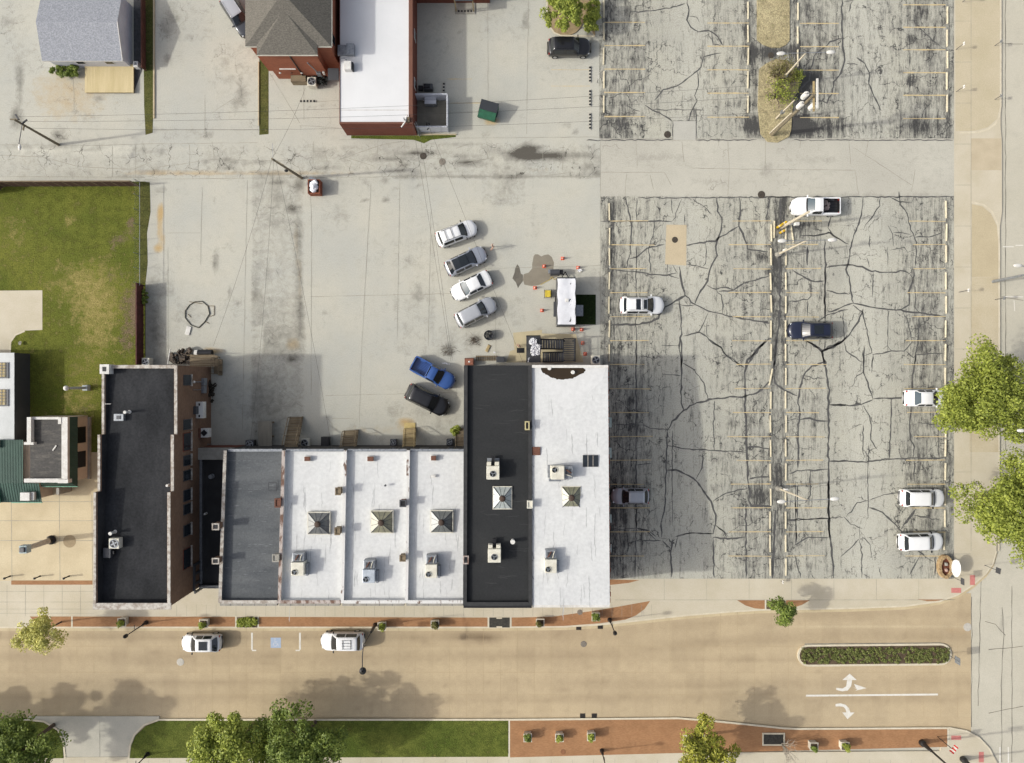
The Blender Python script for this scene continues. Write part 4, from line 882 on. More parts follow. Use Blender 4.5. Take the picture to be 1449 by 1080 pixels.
def stack(label, px, py, z, w=.55, d=.55, h=.8, m=m_brick, cap=m_cope, hole=True):
    p = G(px, py, z); t = thing('chimney', label, 'chimney', p, 'small chimneys on the party walls')
    MB().obox(p.x, p.y, p.z - .3, w, d, h + .3).build('shaft', m, t)
    c = MB()
    for dx, dy, lx, ly in ((-w/2, 0, .12, d + .12), (w/2, 0, .12, d + .12), (0, -d/2, w - .13, .12), (0, d/2, w - .13, .12)): c.obox(p.x + dx, p.y + dy, p.z + h + .002, lx, ly, .08)
    c.build('cap', cap, t)
    if hole: MB().obox(p.x, p.y, p.z + h + .001, w - .14, d - .14, .01).build('flue_opening', m_dark, t)
stack('northern square chimney on the west wall of the grey-roofed shop', 310, 743, 6.9, .6, .55)
stack('southern square chimney on the west wall of the grey-roofed shop', 310, 791, 7.0, .6, .5)
stack('dark chimney high on the wall between grey roof and first white roof', 394.5, 711, 6.6, .5, .8, .3, m_rust, m_rust, False)
stack('grey-brown chimney low on the wall between the grey roof and the first white roof', 392.5, 788, 7.0, .55, .65, .5, m_conc, m_conc, False)
stack('upper brown chimney between the first and the middle white roof', 480.5, 694, 6.5, .45, .65, .6, m_wood, m_wood, False)
stack('lower brown chimney between the first and the middle white roof', 479.5, 750, 6.8, .45, .65, .6, m_wood, m_wood, False)
stack('dark chimney between the middle white roof and the one beside the black roof', 571.5, 711, 6.5, .55, .6, .6, m_rust, m_dgrey, True)
stack('tan chimney between the middle white roof and the one beside the black roof', 571, 788, 6.9, .5, .55, .55, m_wood, m_wood, False)
stack('narrow brown chimney on the west parapet of the black roof', 659.5, 791, 7.9, .45, .7, .35, m_rust, m_cope_b, True)
stack('narrow yellow-rimmed chimney on the north part of the black roof east wall', 745.8, 602, 7.5, .35, .75, .45, m_brickd, mat('yellowed_cap', D(206, 196, 150), D(186, 172, 124), sc=3), True)
stack('cream chimney halfway along the black roof east wall', 749.5, 712.5, 7.7, .45, .65, .6, m_cream, m_cream, False)
def hatch(name, label, px, py, z, w, d, h, m, cat='roof hatch', ribs=0):
    p = G(px, py, z); t = thing(name, label, cat, p)
    MB().obox(p.x, p.y, p.z, w, d, h).build('lid', m, t, bev=.02)
    MB().obox(p.x, p.y, p.z - .02, w + .12, d + .12, h * .5).build('curb', m_whitep, t)
    for k in range(ribs): MB().obox(p.x - w / 2 + w * (k + 1) / (ribs + 1), p.y, p.z + h + .001, .05, d, .03).build('bar', m_cope, t)
hatch('roof_vent', 'small square brown vent on the white roof nearest the grey roof', 436, 649, 5.7, .55, .42, .4, m_rust, 'vent')
hatch('roof_vent', 'small square brown vent on the middle white roof', 525, 649, 5.7, .6, .45, .4, m_rust, 'vent')
hatch('roof_vent', 'small square brown and white vent on the white roof beside the black roof', 614, 648, 5.7, .5, .45, .45, m_rust, 'vent')
hatch('roof_hatch', 'rusty red square hatch on the end white roof beside the black roof', 757.5, 638, 7.2, .95, .8, .4, m_rust)
hatch('roof_hatch', 'flat grey metal hatch on the end white roof just below the rusty hatch', 759, 667, 7.3, 1.2, 1.9, .18, m_galv, ribs=1)
hatch('flat_skylight', 'black three-pane skylight on the end white roof near the parking lot', 835, 652, 7.3, 1.5, 1.15, .35, m_glass, 'skylight', ribs=2)
vent_pipe(725.5, 764, 7.6, 'white round vent pipe on the black roof east of the dark-fan unit', .9, .16)
for px, py, lab in ((545.5, 687, 'small dark drain cap north of the middle white roof skylight'), (507.5, 779, 'small dark drain cap north-west of the silver rooftop unit'), (777.5, 522, None), (810, 527, None)):
    if lab: vent_pipe(px, py, 6.2, lab, .12, .07, m_dgrey)
vent_pipe(777.5, 521.5, 7.0, 'western white drain dome standing in the brown roof pond', .15, .12); vent_pipe(810.5, 527, 7.0, 'eastern white drain dome standing in the brown roof pond', .15, .13)
hatch('roof_panel', 'small white patch box on the white roof beside the black roof', 613.5, 674, 6.0, .35, .14, .12, m_whitep, 'vent')
p = G(386, 690, 6.4)
fr = MB(); [fr.tube([G(380 + a, 683 + b_, 6.42), G(380 + c, 683 + d_, 6.42)], .03, 6) for a, b_, c, d_ in ((0, 0, 11, 0), (11, 0, 11, 12), (11, 12, 0, 12), (0, 12, 0, 0), (0, 7, 11, 7))]
solo(fr, 'pipe_frame', m_dgrey, 'thin dark rectangular pipe frame lying on the grey roof', 'pipe frame', p)

# dirt, seams and patches on the shop roofs
qr = random.Random(12); m_dirt = mat('roof_dirt', (.36, .36, .355), (.47, .47, .465), sc=1.5, det=8); m_bseam = mat('black_roof_seam', (.034, .035, .036), (.029, .03, .031), sc=2)
def roof_marks(root, rz, px0, px1, py0, py1, n, m, nm, ori, dz=.006):
    b = MB()
    for k in range(n):
        x, y = qr.uniform(px0, px1), qr.uniform(py0, py1); a = onroof(x, y, rz); L = qr.uniform(.4, 2.6); d = qr.uniform(-.15, .15)
        e = (a.x + L, a.y + d) if ori == 'x' else (a.x + d, a.y - L)
        b.ribbon([a[:2], e], qr.uniform(.02, .09), 0, qr, .03, .25)
    b.v = [(v[0], v[1], rz(v[1]) + dz) for v in b.v]
    b.build(nm, m, root)
for i in (1, 2, 3):
    xs = shopsx[i] * 1.09 + CX; roof_marks(shop_roots[i], RZ[i], xs + 8, xs + 74, 650, 846, 26, m_dirt, 'roof_dirt', 'y')
roof_marks(t_end, rz_j, 756, 850, 545, 848, 44, m_dirt, 'roof_dirt', 'y'); roof_marks(t_blk, rz_b, 668, 735, 525, 845, 26, m_bseam, 'roof_scuff', 'x')
# ---------------------------------------------------------------- the other buildings
m_shingle_g = mat('grey_blue_shingles', D(172, 174, 180), D(148, 151, 158), sc=6, rough=.9, fine=.22, fsc=9, lo=.4, hi=.6)
m_shingle_b = mat('brown_grey_shingles', D(122, 117, 108), D(100, 96, 88), sc=5, rough=.9, fine=.2, fsc=8, lo=.4, hi=.6, stretch=(1, 3, 1))
m_siding = mat('white_siding', D(222, 222, 226), D(206, 206, 212), sc=.6)
# A: small white house, ridge east-west
t = thing('house', 'small white house with a grey-blue shingled gable roof at the top left', 'house', (GX(110), GY(30), 0))
xw, xe = U(-645), U(-534.5); ys, yn, yr, ze, zr = U(440), U(535), U(487.5), 2.35, 3.35
MB().add([(xw+.3,ys+.3,0),(xe-.25,ys+.3,0),(xe-.25,yn-.3,0),(xw+.3,yn-.3,0),(xw+.3,ys+.3,ze-.03),(xe-.25,ys+.3,ze-.03),(xe-.25,yn-.3,ze-.03),(xw+.3,yn-.3,ze-.03),(xw+.3,yr,zr-.1),(xe-.25,yr,zr-.1)],
    [(0,1,5,4),(2,3,7,6),(1,2,6,9,5),(3,0,4,8,7)]).build('wall', m_siding, t)
th = .1
MB().add([(xw,ys,ze),(xe,ys,ze),(xe,yr,zr),(xw,yr,zr),(xw,yn,ze),(xe,yn,ze)] , [(0,1,2,3),(3,2,5,4)]).build('roof', m_shingle_g, t)
MB().box(xw, ys - .02, ze - .16, xe, ys + .04, ze - .012).build('fascia', m_whitep, t)
MB().box(xe - .06, ys, ze - .17, xe - .03, ys + .1, ze - .05).build('trim', m_whitep, t)
bt = MB(); bt.add([(xe+.01,ys,ze-.16),(xe+.01,yr,zr-.16),(xe+.01,yr,zr+.02),(xe+.01,ys,ze+.02),(xe-.05,ys,ze-.16),(xe-.05,yr,zr-.16),(xe-.05,yr,zr+.02),(xe-.05,ys,ze+.02)], [(0,1,2,3),(4,7,6,5),(3,2,6,7),(0,4,5,1),(0,3,7,4),(1,5,6,2)])
bt.build('verge_board', m_whitep, t)
for xx in (-600, -560): 
    f = MB().box(U(xx) - .5, ys + .26, 1.0, U(xx) + .5, ys + .3, 2.1).build('window', m_whitep, t); MB().box(U(xx) - .4, ys + .24, 1.08, U(xx) + .4, ys + .255, 2.0).build('pane', m_glass, f)
dk = thing('wooden_deck', 'tan planked deck in front of the small white house', 'deck', (GX(154), GY(112), 0))
d0 = MB()
for k in range(18):
    x = GX(120, .35) + k * (GX(189, .35) - GX(120, .35)) / 18; d0.box(x, GY(131, .35), .29, x + (GX(189, .35) - GX(120, .35)) / 18 - .008, GY(91, .35), .35)
d0.build('planks', mat('tan_deck_wood', D(220, 202, 158), D(206, 188, 142), sc=.8, stretch=(3, .3, 1)), dk)
MB().box(GX(120.5, .3), GY(130.7, .3), 0, GX(188.5, .3), GY(91.5, .3), .285).build('skirt', m_wood, dk)
p = G(197, 95, 0); o = thing('utility_box', 'small white utility box beside the white house', 'utility box', p)
MB().obox(p.x, p.y, 0, .5, .6, .8).build('cabinet', m_whitep, o, bev=.03); MB().obox(p.x, p.y, .8, .2, .25, .05).build('cap', m_galv, o)
MB().sheet([G(189, -20), G(201, -20), G(201, 100), G(189.5, 131)], .01).build('side_strip', mat('dark_grey_strip', D(92, 92, 94), D(74, 74, 76), sc=3, fsc=20, fine=.3), kind='structure')  # plain dark grey strip beside the white house
# B: brick house with hipped roof
t = thing('house', 'orange brick house with a brown-grey hipped roof and projecting rear bay', 'house', (GX(410), GY(40), 0))
h = 6.0; f_ = (H - h) / H
def bx(px): return (px - CX) * f_ / S
def by(py): return (CY - py) * f_ / S
x0, x1, y0, yb = bx(352), bx(465), by(64), by(-70); bx0, bx1, bs = bx(367), bx(446), by(76)
MB().prism([(x0, y0), (bx0, y0), (bx0, bs), (bx1, bs), (bx1, y0), (x1, y0), (x1, yb), (x0, yb)], 0, h - .02).build('wall', m_brick2, t)
ex0, ex1, ey, ebs, eb0, eb1 = bx(347), bx(469), by(66), by(78), bx(363.5), bx(449.5)
yr0 = by(4); xm = (ex0 + ex1) / 2; zr = 7.9
rfm = MB(); rfm.add([(ex0, ey, h), (ex1, ey, h), (ex1, yb, h), (ex0, yb, h), (xm, yr0 + .0, zr), (xm, yb, zr)], [(0, 1, 4), (1, 2, 5, 4), (3, 0, 4, 5)])
zb = 7.3; yap = by(22); xb = (eb0 + eb1) / 2
rfm.add([(eb0, ebs, h + .02), (eb1, ebs, h + .02), (xb, yap, zb), (xb, yr0 - .6, zb), (eb1, ey + 1.0, h + .1), (eb0, ey + 1.0, h + .1)], [(0, 1, 2), (1, 4, 3, 2), (0, 2, 3, 5)])
rfm.build('roof', m_shingle_b, t)
e_ = MB(); e_.box(eb0, ebs - .04, h - .16, eb1, ebs + .06, h + .0); e_.box(ex0, ey - .04, h - .16, eb0 - .01, ey + .05, h - .02); e_.box(eb1 + .01, ey - .04, h - .16, ex1, ey + .05, h - .02); e_.box(ex1 - .04, ey + .06, h - .16, ex1 + .06, yb, h - .02)
e_.build('gutter', m_cream, t)
for px, py, zz in ((0, 0, 0),):
    MB().tube([((bx0 + bx1) / 2 + .1, bs - .06, h - .2), ((bx0 + bx1) / 2 + .1, bs - .06, .1)], .06, 8).build('downpipe', m_dark, t)
    MB().box(bx0 + .9, bs - .1, 2.5, bx0 + 2.6, bs - .002, 2.6).build('lamp_bar', m_whitep, t)
    for xx, c in ((.7, m_whitep), (1.9, m_rust), (3.0, m_whitep)): MB().ball((bx0 + xx, bs - .1, 1.7), (.14, .08, .12), 10).build('wall_lamp', c, t)
    MB().tube([(bx1 - 1.3, bs - .12, 4.2), (bx1 - .95, bs - .15, 2.6), (bx1 - .9, bs - .15, 1.6)], .06, 8).build('service_mast', m_galv, t)
    MB().obox(bx1 - .8, bs - .15, 1.2, .45, .25, .7).build('meter_box', m_galv, t); MB().obox(bx1 - .25, bs - .12, 1.5, .2, .2, .5).build('meter_box', m_whitep, t)
    MB().box(bx0 + 1.6, bs - .7, 0, bx0 + 3.2, bs - .02, 1.0).build('cellar_hatch', m_wood, t)
    f = MB().box(x1 + .002, by(50), 3.6, x1 + .05, by(38), 5.2).build('window', m_dgrey, t); MB().box(x1 + .052, by(49), 3.7, x1 + .06, by(39), 5.1).build('pane', m_glass, f)
MB().box(bx(452) , by(94), 2.6, bx(468), by(76.5), 2.72).build('porch_roof', m_dgrey, t)
# C: white flat-roofed brick building
t = thing('brick_building', 'low dark red brick building with a long plain white flat roof', 'building', (GX(533), GY(80), 0))
h = 3.5; f_ = (H - h) / H
x0, x1, ys, yn = bx(480.3), bx(584), by(175.5), by(-90)
MB().box(x0, ys, 0, x1, yn, h - .35).build('wall', m_brickd, t)
MB().sheet([(x0 + .05, ys + .22), (x1 - .42, ys + .22), (x1 - .42, yn), (x0 + .05, yn)], h - .1).build('roof', m_white_roof2, t)
pb = MB(); pb.box(x1 - .4, ys, h - .34, x1, yn, h + .1); pb.box(x0, ys, h - .34, x1 - .41, ys + .2, h + .02); pb.box(x0, ys + .21, h - .34, x0 + .04, yn, h - .02)
pb.build('parapet', m_brickd, t)
MB().sheet([(x0 + .1, ys + 1.45), (x1 - .5, ys + 1.45), (x1 - .5, ys + 1.5), (x0 + .1, ys + 1.5)], h - .095).build('roof_seam', m_cope, t)
for y in (40, 110): 
    f = MB().box(x1 + .002, by(y) - .5, 1.2, x1 + .05, by(y) + .5, 2.5).build('window', m_whitep, t); MB().box(x1 + .052, by(y) - .42, 1.28, x1 + .06, by(y) + .42, 2.4).build('pane', m_glass, f)
p = G(490, 72, h); o = thing('roof_vent', 'grey louvred box on the west edge of the plain white roof', 'vent', p)
MB().obox(p.x - .4, p.y, p.z - .1, .9, 1.05, .28).build('frame', m_galv, o); MB().obox(p.x + .5, p.y, p.z - .1, .8, 1.15, .55).build('louvre_box', m_galv, o, bev=.03)
p = G(495, 95.5, h); o = thing('rooftop_unit', 'small white unit with a bent pipe on the west edge of the plain white roof', 'air conditioner', p)
MB().obox(p.x - .1, p.y, p.z - .1, .75, .9, .7).build('cabinet', m_whitep, o, bev=.04); MB().obox(p.x + .36, p.y - .05, p.z - .1, .14, .8, .6).build('grille', m_dark, o)
MB().tube([G(481, 82.5, h + .1), G(487, 82.5, h + .15), G(490, 85, h + .15), G(491, 90, h + .1)], .05, 8).build('pipe', m_galv, o)
p = G(573.5, 172, h); o = thing('roof_mast', 'white bracket and cable mast at the south-east corner of the plain white roof', 'mast', p)
MB().tube([p + Vector((0, 0, -.1)), p + Vector((0, 0, 1.0))], .06, 8).build('pole', m_galv, o)
MB().tube([G(576, 163, h + .2), G(573.5, 172, h + .4), G(568, 180, h + .1)], .07, 8).build('bracket', m_whitep, o); MB().obox(p.x + .3, p.y + .1, p.z - .1, .35, .5, .4).build('junction_box', m_wood, o)
# fenced terrace against it
fz = 1.7
def panel_fence(name, label, a, b_, z, m, rails=True, thick=.06, post_m=None, n=5, zb=0.02):
    a, b_ = Vector(a), Vector(b_); L = (b_ - a).length; ang = math.atan2(b_.y - a.y, b_.x - a.x); c = (a + b_) / 2
    t = thing(name, label, 'fence', (c.x, c.y, 0))
    MB().obox(c.x, c.y, zb + .05, L, thick, z - .1, ang).build('panel', m, t)
    MB().obox(c.x, c.y, z - .05, L, thick * 2.0, .06, ang).build('top_rail', post_m or m, t)
    for k in range(n + 1):
        q = a.lerp(b_, k / n); MB().obox(q.x, q.y, zb, .11, .11, z + .02, ang).build('post', post_m or m, t)
    return t
m_vinyl = plain('white_vinyl', D(218, 220, 226), .5)
panel_fence('terrace_fence', 'north run of the white vinyl fence round the small terrace', G(588, 142)[:2], G(634, 142)[:2], fz, m_vinyl, n=4)
panel_fence('terrace_fence', 'east run of the white vinyl fence round the small terrace', G(634.5, 142.6)[:2], G(634.5, 186)[:2], fz, m_vinyl, n=4)
panel_fence('terrace_fence', 'south run of the white vinyl fence round the small terrace', G(592, 187)[:2], G(634, 187)[:2], fz, m_vinyl, n=4)
MB().sheet([G(587, 142), G(634, 142), G(634, 187), G(587, 187)], .012).build('terrace_floor', mat('terrace_concrete', D(150, 146, 132), D(132, 128, 116), sc=.8), kind='structure')
o = thing('chest', 'pale grey double-lidded chest at the north fence of the small terrace', 'chest', G(609, 142.5))
p = G(609, 141, .9); MB().obox(p.x, p.y, .05, 1.25, .95, .85).build('body', m_galv, o, bev=.03)
for s in (-1, 1): MB().obox(p.x, p.y + s * .24, .905, 1.25, .46, .06).build('lid', m_vinyl, o, bev=.02)
o = thing('grill', 'dark covered grill outside the white terrace fence', 'grill', G(607, 127)); p = G(607, 127, 0)
MB().obox(p.x, p.y, .1, 1.0, .6, .85).build('body', m_dgrey, o, bev=.06); MB().obox(p.x - .1, p.y, .95, .7, .5, .18, 0, .8).build('lid', m_dark, o, bev=.05); MB().obox(p.x - .85, p.y + .02, .1, .5, .5, .4).build('side_box', m_dark, o, bev=.04)
o = thing('ladder', 'two silver ladders leaning at the south-east corner of the white-roofed brick building', 'ladder', G(593, 187)); 
for a, b_ in ((G(586, 174, 2.4), G(594, 193, 0)), (G(588, 172, 2.4), G(596, 191, 0))): MB().tube([a, b_], .05, 6).build('rail', m_galv, o)
rg = MB(); [rg.tube([G(586, 174, 2.4).lerp(G(594, 193, 0), k / 7), G(588, 172, 2.4).lerp(G(596, 191, 0), k / 7)], .02, 4) for k in range(1, 7)]
rg.build('rungs', m_galv, o)
# C2: strip of brick building at the top edge
t = thing('brick_building', 'brick building cut off by the top edge with a small rear entrance', 'building', (GX(640), GY(-20), 0))
h = 3.0; f_ = (H - h) / H
by = lambda py: U(535.5) if py == 3 else (CY - py) * f_ / S
MB().box(bx(583), by(3), 0, bx(692), by(-90), h).build('wall', m_brickd, t); MB().sheet([(bx(583), by(3) + .02), (bx(692), by(3) + .02), (bx(692), by(-90)), (bx(583), by(-90))], h + .02).build('roof', m_tar_roof, t)
MB().box(bx(583), by(3) - .06, h - .4, bx(692), by(3) - .002, h + .1).build('cornice', m_wood, t)
p = G(658, 10, 0); MB().obox(p.x, p.y - .2, 0, 2.2, 1.2, .1).build('entrance_step', m_conc, t)
a_ = MB(); a_.obox(p.x, p.y - .1, 2.3, 1.9, 1.0, .1); a_.build('entrance_canopy', m_dgrey, t)
for s in (-1, 1): MB().obox(p.x + s * .95, p.y - .5, .1, .1, .1, 2.2).build('canopy_post', m_wood_y, t)
# L: white flat building at the far left
t = thing('white_building', 'low white flat-roofed building with gridded roof windows at the left edge', 'building', (GX(-10), GY(560), 0))
h = 2.5; f_ = (H - h) / H
def by(py): return (CY - py) * f_ / S
MB().box(bx(-90), by(629), 0, bx(20), by(499.5), h - .02).build('wall', m_dgrey, t); MB().sheet([(bx(-90), by(629)), (bx(20.2), by(629)), (bx(20.2), by(499.3)), (bx(-90), by(499.3))], h).build('roof', mat('off_white_roof', D(222, 224, 222), D(206, 208, 206), sc=.5), t)  # wall coloured dark to stand for the shade on its east side
for ya, yb_ in ((513, 535.5), (551, 575)):
    f = MB().box(bx(-30), by(yb_), h + .002, bx(12.6), by(ya), h + .08).build('roof_window', m_dgrey, t)
    MB().box(bx(-28), by(yb_ - 2), h + .082, bx(9.3), by(ya + .5), h + .1).build('pane', mat('yellow_glass', D(196, 178, 130), D(164, 146, 100), sc=3), f)
    g = MB()
    for k in range(8): g.box(bx(-24 + k * 4.6) - .03, by(yb_ - 2), h + .101, bx(-24 + k * 4.6) + .03, by(ya + .5), h + .12)
    for k in range(1, 5): yy = by(ya + .5) + (by(yb_ - 2) - by(ya + .5)) * k / 5; g.box(bx(-28), yy - .03, h + .1012, bx(9.3), yy + .03, h + .1205)
    g.build('grid', m_dgrey, f)
# K: green metal roofed building
t = thing('green_roof_building', 'small building with green metal eaves, white parapets and a patched black flat roof', 'building', (GX(70), GY(650), 0))
m_green = mat('green_standing_seam', D(62, 92, 80), D(52, 80, 70), sc=.8, rough=.4, met=.2, fine=.05)
m_greenl = mat('pale_green_trim', D(158, 214, 184), D(140, 196, 168), sc=2)
m_patch = mat('patched_black_roof', (.05, .047, .044), (.11, .10, .085), sc=1.2, lo=.48, hi=.68, stretch=(.5, 2.2, 1), fine=.3, fsc=6)
m_stucco = mat('tan_stucco', D(218, 200, 180), D(206, 188, 168), sc=1.0)
zc, zp, ze = 3.1, 3.6, 2.5
f_ = (H - zp) / H; Kx0, Kx1, Ky0, Ky1 = bx(38), bx(95.5), by(590.5), by(683)
MB().box(Kx0, Ky1, 0, Kx1, Ky0, zc - .02).build('wall', m_stucco, t)
MB().sheet([(Kx0, Ky1), (Kx1, Ky1), (Kx1, Ky0), (Kx0, Ky0)], zc).build('roof', m_patch, t)
pp = MB(); pp.box(Kx1 - .62, Ky1 + .35, zc - .2, Kx1, Ky0, zp); pp.box(Kx0 - .3, Ky1, zc - .2, Kx1 - .63, Ky1 + .4, zp); pp.box(Kx0, by(628), zc - .2, Kx0 + .42, Ky0, zp)
pp.box(Kx1 - .95, Ky1 - .05, zc - .2, Kx1 + .12, Ky1 + .34, zp + .12); pp.box(Kx1 - .95, Ky0 - .7, zc - .2, Kx1 - .63, Ky0, zp + .05); pp.box(Kx0 - .3, by(629.5), zc - .2, Kx0 + .7, by(626), zp + .02); pp.box(Kx0 + .43, Ky0 - .25, zc - .2, Kx1 - .96, Ky0, zc + .25)
pp.build('parapet', m_whitep, t)
f_ = (H - ze) / H; Ex, Es = bx(110), by(688.5)
def seam_slope(a, b_, c, d_, nm, mt):
    MB().add([a, b_, c, d_], [(0, 1, 2, 3)]).build(nm, mt, t)
    sm_ = MB(); n = 16
    for k in range(n + 1):
        p0 = Vector(a).lerp(Vector(b_), k / n) + Vector((0, 0, .02)); p1 = Vector(d_).lerp(Vector(c), k / n) + Vector((0, 0, .02)); sm_.tube([p0, p1], .018, 4)
    sm_.build('roof_seam', mt, t)
seam_slope((Ex, Es, ze), (Ex, by(590), ze), (Kx1, by(590), 3.25), (Kx1, Ky1, 3.25), 'eave_roof', m_green)
seam_slope((bx(58), Es, ze), (Ex, Es, ze), (Kx1, Ky1, 3.25), (Kx0 + 1.2, Ky1, 3.25), 'eave_roof', m_green)
MB().box(bx(60), Es - .05, ze - .12, Ex, Es, ze + .02).build('eave_trim', m_greenl, t)
wv = MB(); wx = bx(126.5); 
zw = 2.5
MB().box(Kx1 - .3, by(680), 0, U(-598), by(592), zw - .05).build('side_wall', m_stucco, t)
for ya, yb_ in ((605, 628), (640, 663)): MB().box(U(-598) - .01, by(yb_), .7, U(-598) + .03, by(ya), 2.1).build('side_window', m_dark, t)
MB().box(U(-598), by(682), -.0, U(-598) + .22, by(592), .35).build('plinth', m_conc, t)
MB().box(bx(77), Es - .9, 0, bx(81), Es - .2, 2.2).build('gate_pier', m_conc, t)
zg = 2.4; f_ = (H - zg) / H; gx0, gx1, gx2, gy0, gy1, gy2 = bx(-70), bx(39), bx(59.5), by(622), by(711), by(690)
zi = 2.9
MB().box(gx0, gy1 + .4, 0, gx2 - .4, by(626), 2.3).build('annex_wall', m_stucco, t)
seam_slope((bx(1.5), gy1, zg), (gx2, gy1, zg), (gx2, by(683), zi), (bx(1.5), by(683), zi), 'annex_roof', m_green)
seam_slope((bx(1.5), by(683), zi), (bx(37), by(683), zi), (bx(37), gy0, zi - .05), (bx(1.5), gy0, zi - .05), 'annex_roof', m_green)
MB().box(bx(16), gy1 - .06, zg - .12, gx2, gy1, zg + .02).build('eave_trim', m_greenl, t); MB().box(bx(-.5), gy1 - .02, zg - .1, bx(1.5), gy0, zi + .06).build('eave_trim', m_greenl, t)
MB().sheet([(gx0, gy1), (bx(-.6), gy1), (bx(-.6), gy0), (gx0, gy0)], zg + .3).build('annex_roof', m_green, t)
MB().obox(bx(1.5), by(628), zi, .5, .8, .3).build('cap_block', m_whitep, t)
p = G(40.5, 702, 2.75); dm = thing('roof_box', 'white peaked box sitting on the green annex roof', 'vent', p)
MB().obox(p.x - .1, p.y, p.z - .1, 1.0, .85, .55).build('body', m_whitep, dm, bev=.03); MB().obox(p.x + .58, p.y + .02, p.z - .1, .34, .85, .35).build('side_hood', m_whitep, dm, bev=.03)
st_ = MB().obox(*G(77.5, 634, zc)[:2], zc + .02, .65, .12, .06, R(55)); solo(st_, 'loose_board', m_whitep, 'small white board lying slanted on the patched black roof', 'board', G(77.5, 634, zc))
# fences, edges of the left lawn
m_bfence = mat('brown_stained_fence', D(96, 70, 60), D(78, 56, 48), sc=1.5, stretch=(4, 4, .4), fine=.2)
panel_fence('wooden_fence', 'brown wooden fence along the alley side of the grass lot', G(8, 264)[:2], G(197, 263.5)[:2], 2.0, m_bfence, n=14, post_m=m_wood)
panel_fence('wooden_fence', 'short slanted brown wooden fence at the north-west corner of the grass lot', G(-6, 274)[:2], G(7, 264)[:2], 2.0, m_bfence, n=2, post_m=m_wood)
panel_fence('wooden_fence', 'dark red wooden fence behind the long brick building', G(203.5, 404)[:2], G(203.5, 516)[:2], 1.6, mat('dark_red_fence', D(92, 48, 42), D(74, 38, 34), sc=1.5, fine=.2), n=8)
panel_fence('wooden_fence', 'reddish brown wooden fence beside the small white house', G(206, -10)[:2], G(206.5, 100)[:2], .95, mat('red_brown_fence', D(106, 66, 54), D(88, 54, 44), sc=1.5, fine=.2), n=8)
t = thing('chain_link_fence', 'thin galvanised chain-link fence along the east side of the grass lot', 'fence', G(197.6, 390))
MB().tube([G(197.6, 258, 1.3), G(197.6, 404, 1.3)], .03, 6).build('top_rail', m_galv, t)
for k in range(8): MB().tube([G(198.4, 258 + k * 20.5, 0), G(198.4, 258 + k * 20.5, 0) + Vector((0, 0, 1.35))], .03, 6).build('post', m_galv, t)
wm = MB()
for k in range(60):
    a, b_ = G(198.4, 258 + k * 2.43), G(198.4, 258 + (k + 1) * 2.43); wm.tube([a + Vector((0, 0, .1)), b_ + Vector((0, 0, 1.28))], .006, 3); wm.tube([b_ + Vector((0, 0, .1)), a + Vector((0, 0, 1.28))], .006, 3)
wm.build('mesh', m_galv, t)
# ---------------------------------------------------------------- vehicles
m_cg = plain('car_glass', (.012, .016, .020), .06, 0, .7)
m_cgb = plain('bluish_car_glass', (.05, .075, .09), .1, 0, .6)
m_tyre = plain('tyre_rubber', (.02, .02, .02), .8); m_rim = plain('alloy_rim', (.45, .45, .46), .3, .7)
m_red = plain('red_lens', (.35, .02, .015), .2); m_lens = plain('clear_lens', (.6, .62, .64), .1, .2, .7)
m_blk = plain('black_trim', (.012, .012, .013), .4)
def paint(name, c, met=0.0): 
    return mat(name, c, tuple(v * .96 for v in c), sc=1.5, rough=.28, met=met, coat=.6, fine=.01, spec=.4)
P_WHITE = paint('white_car_paint', (.73, .73, .725)); P_SILVER = paint('silver_car_paint', (.36, .38, .43), .35); P_SILV2 = paint('pale_silver_car_paint', (.44, .45, .47), .3)
P_BLACK = paint('black_car_paint', (.010, .010, .012)); P_NAVY = paint('navy_car_paint', (.012, .016, .035)); P_BLUE = paint('blue_truck_paint', (.032, .085, .27)); P_GREY = paint('grey_car_paint', (.30, .30, .33), .2); P_GUN = paint('gunmetal_car_paint', (.05, .055, .065), .2)
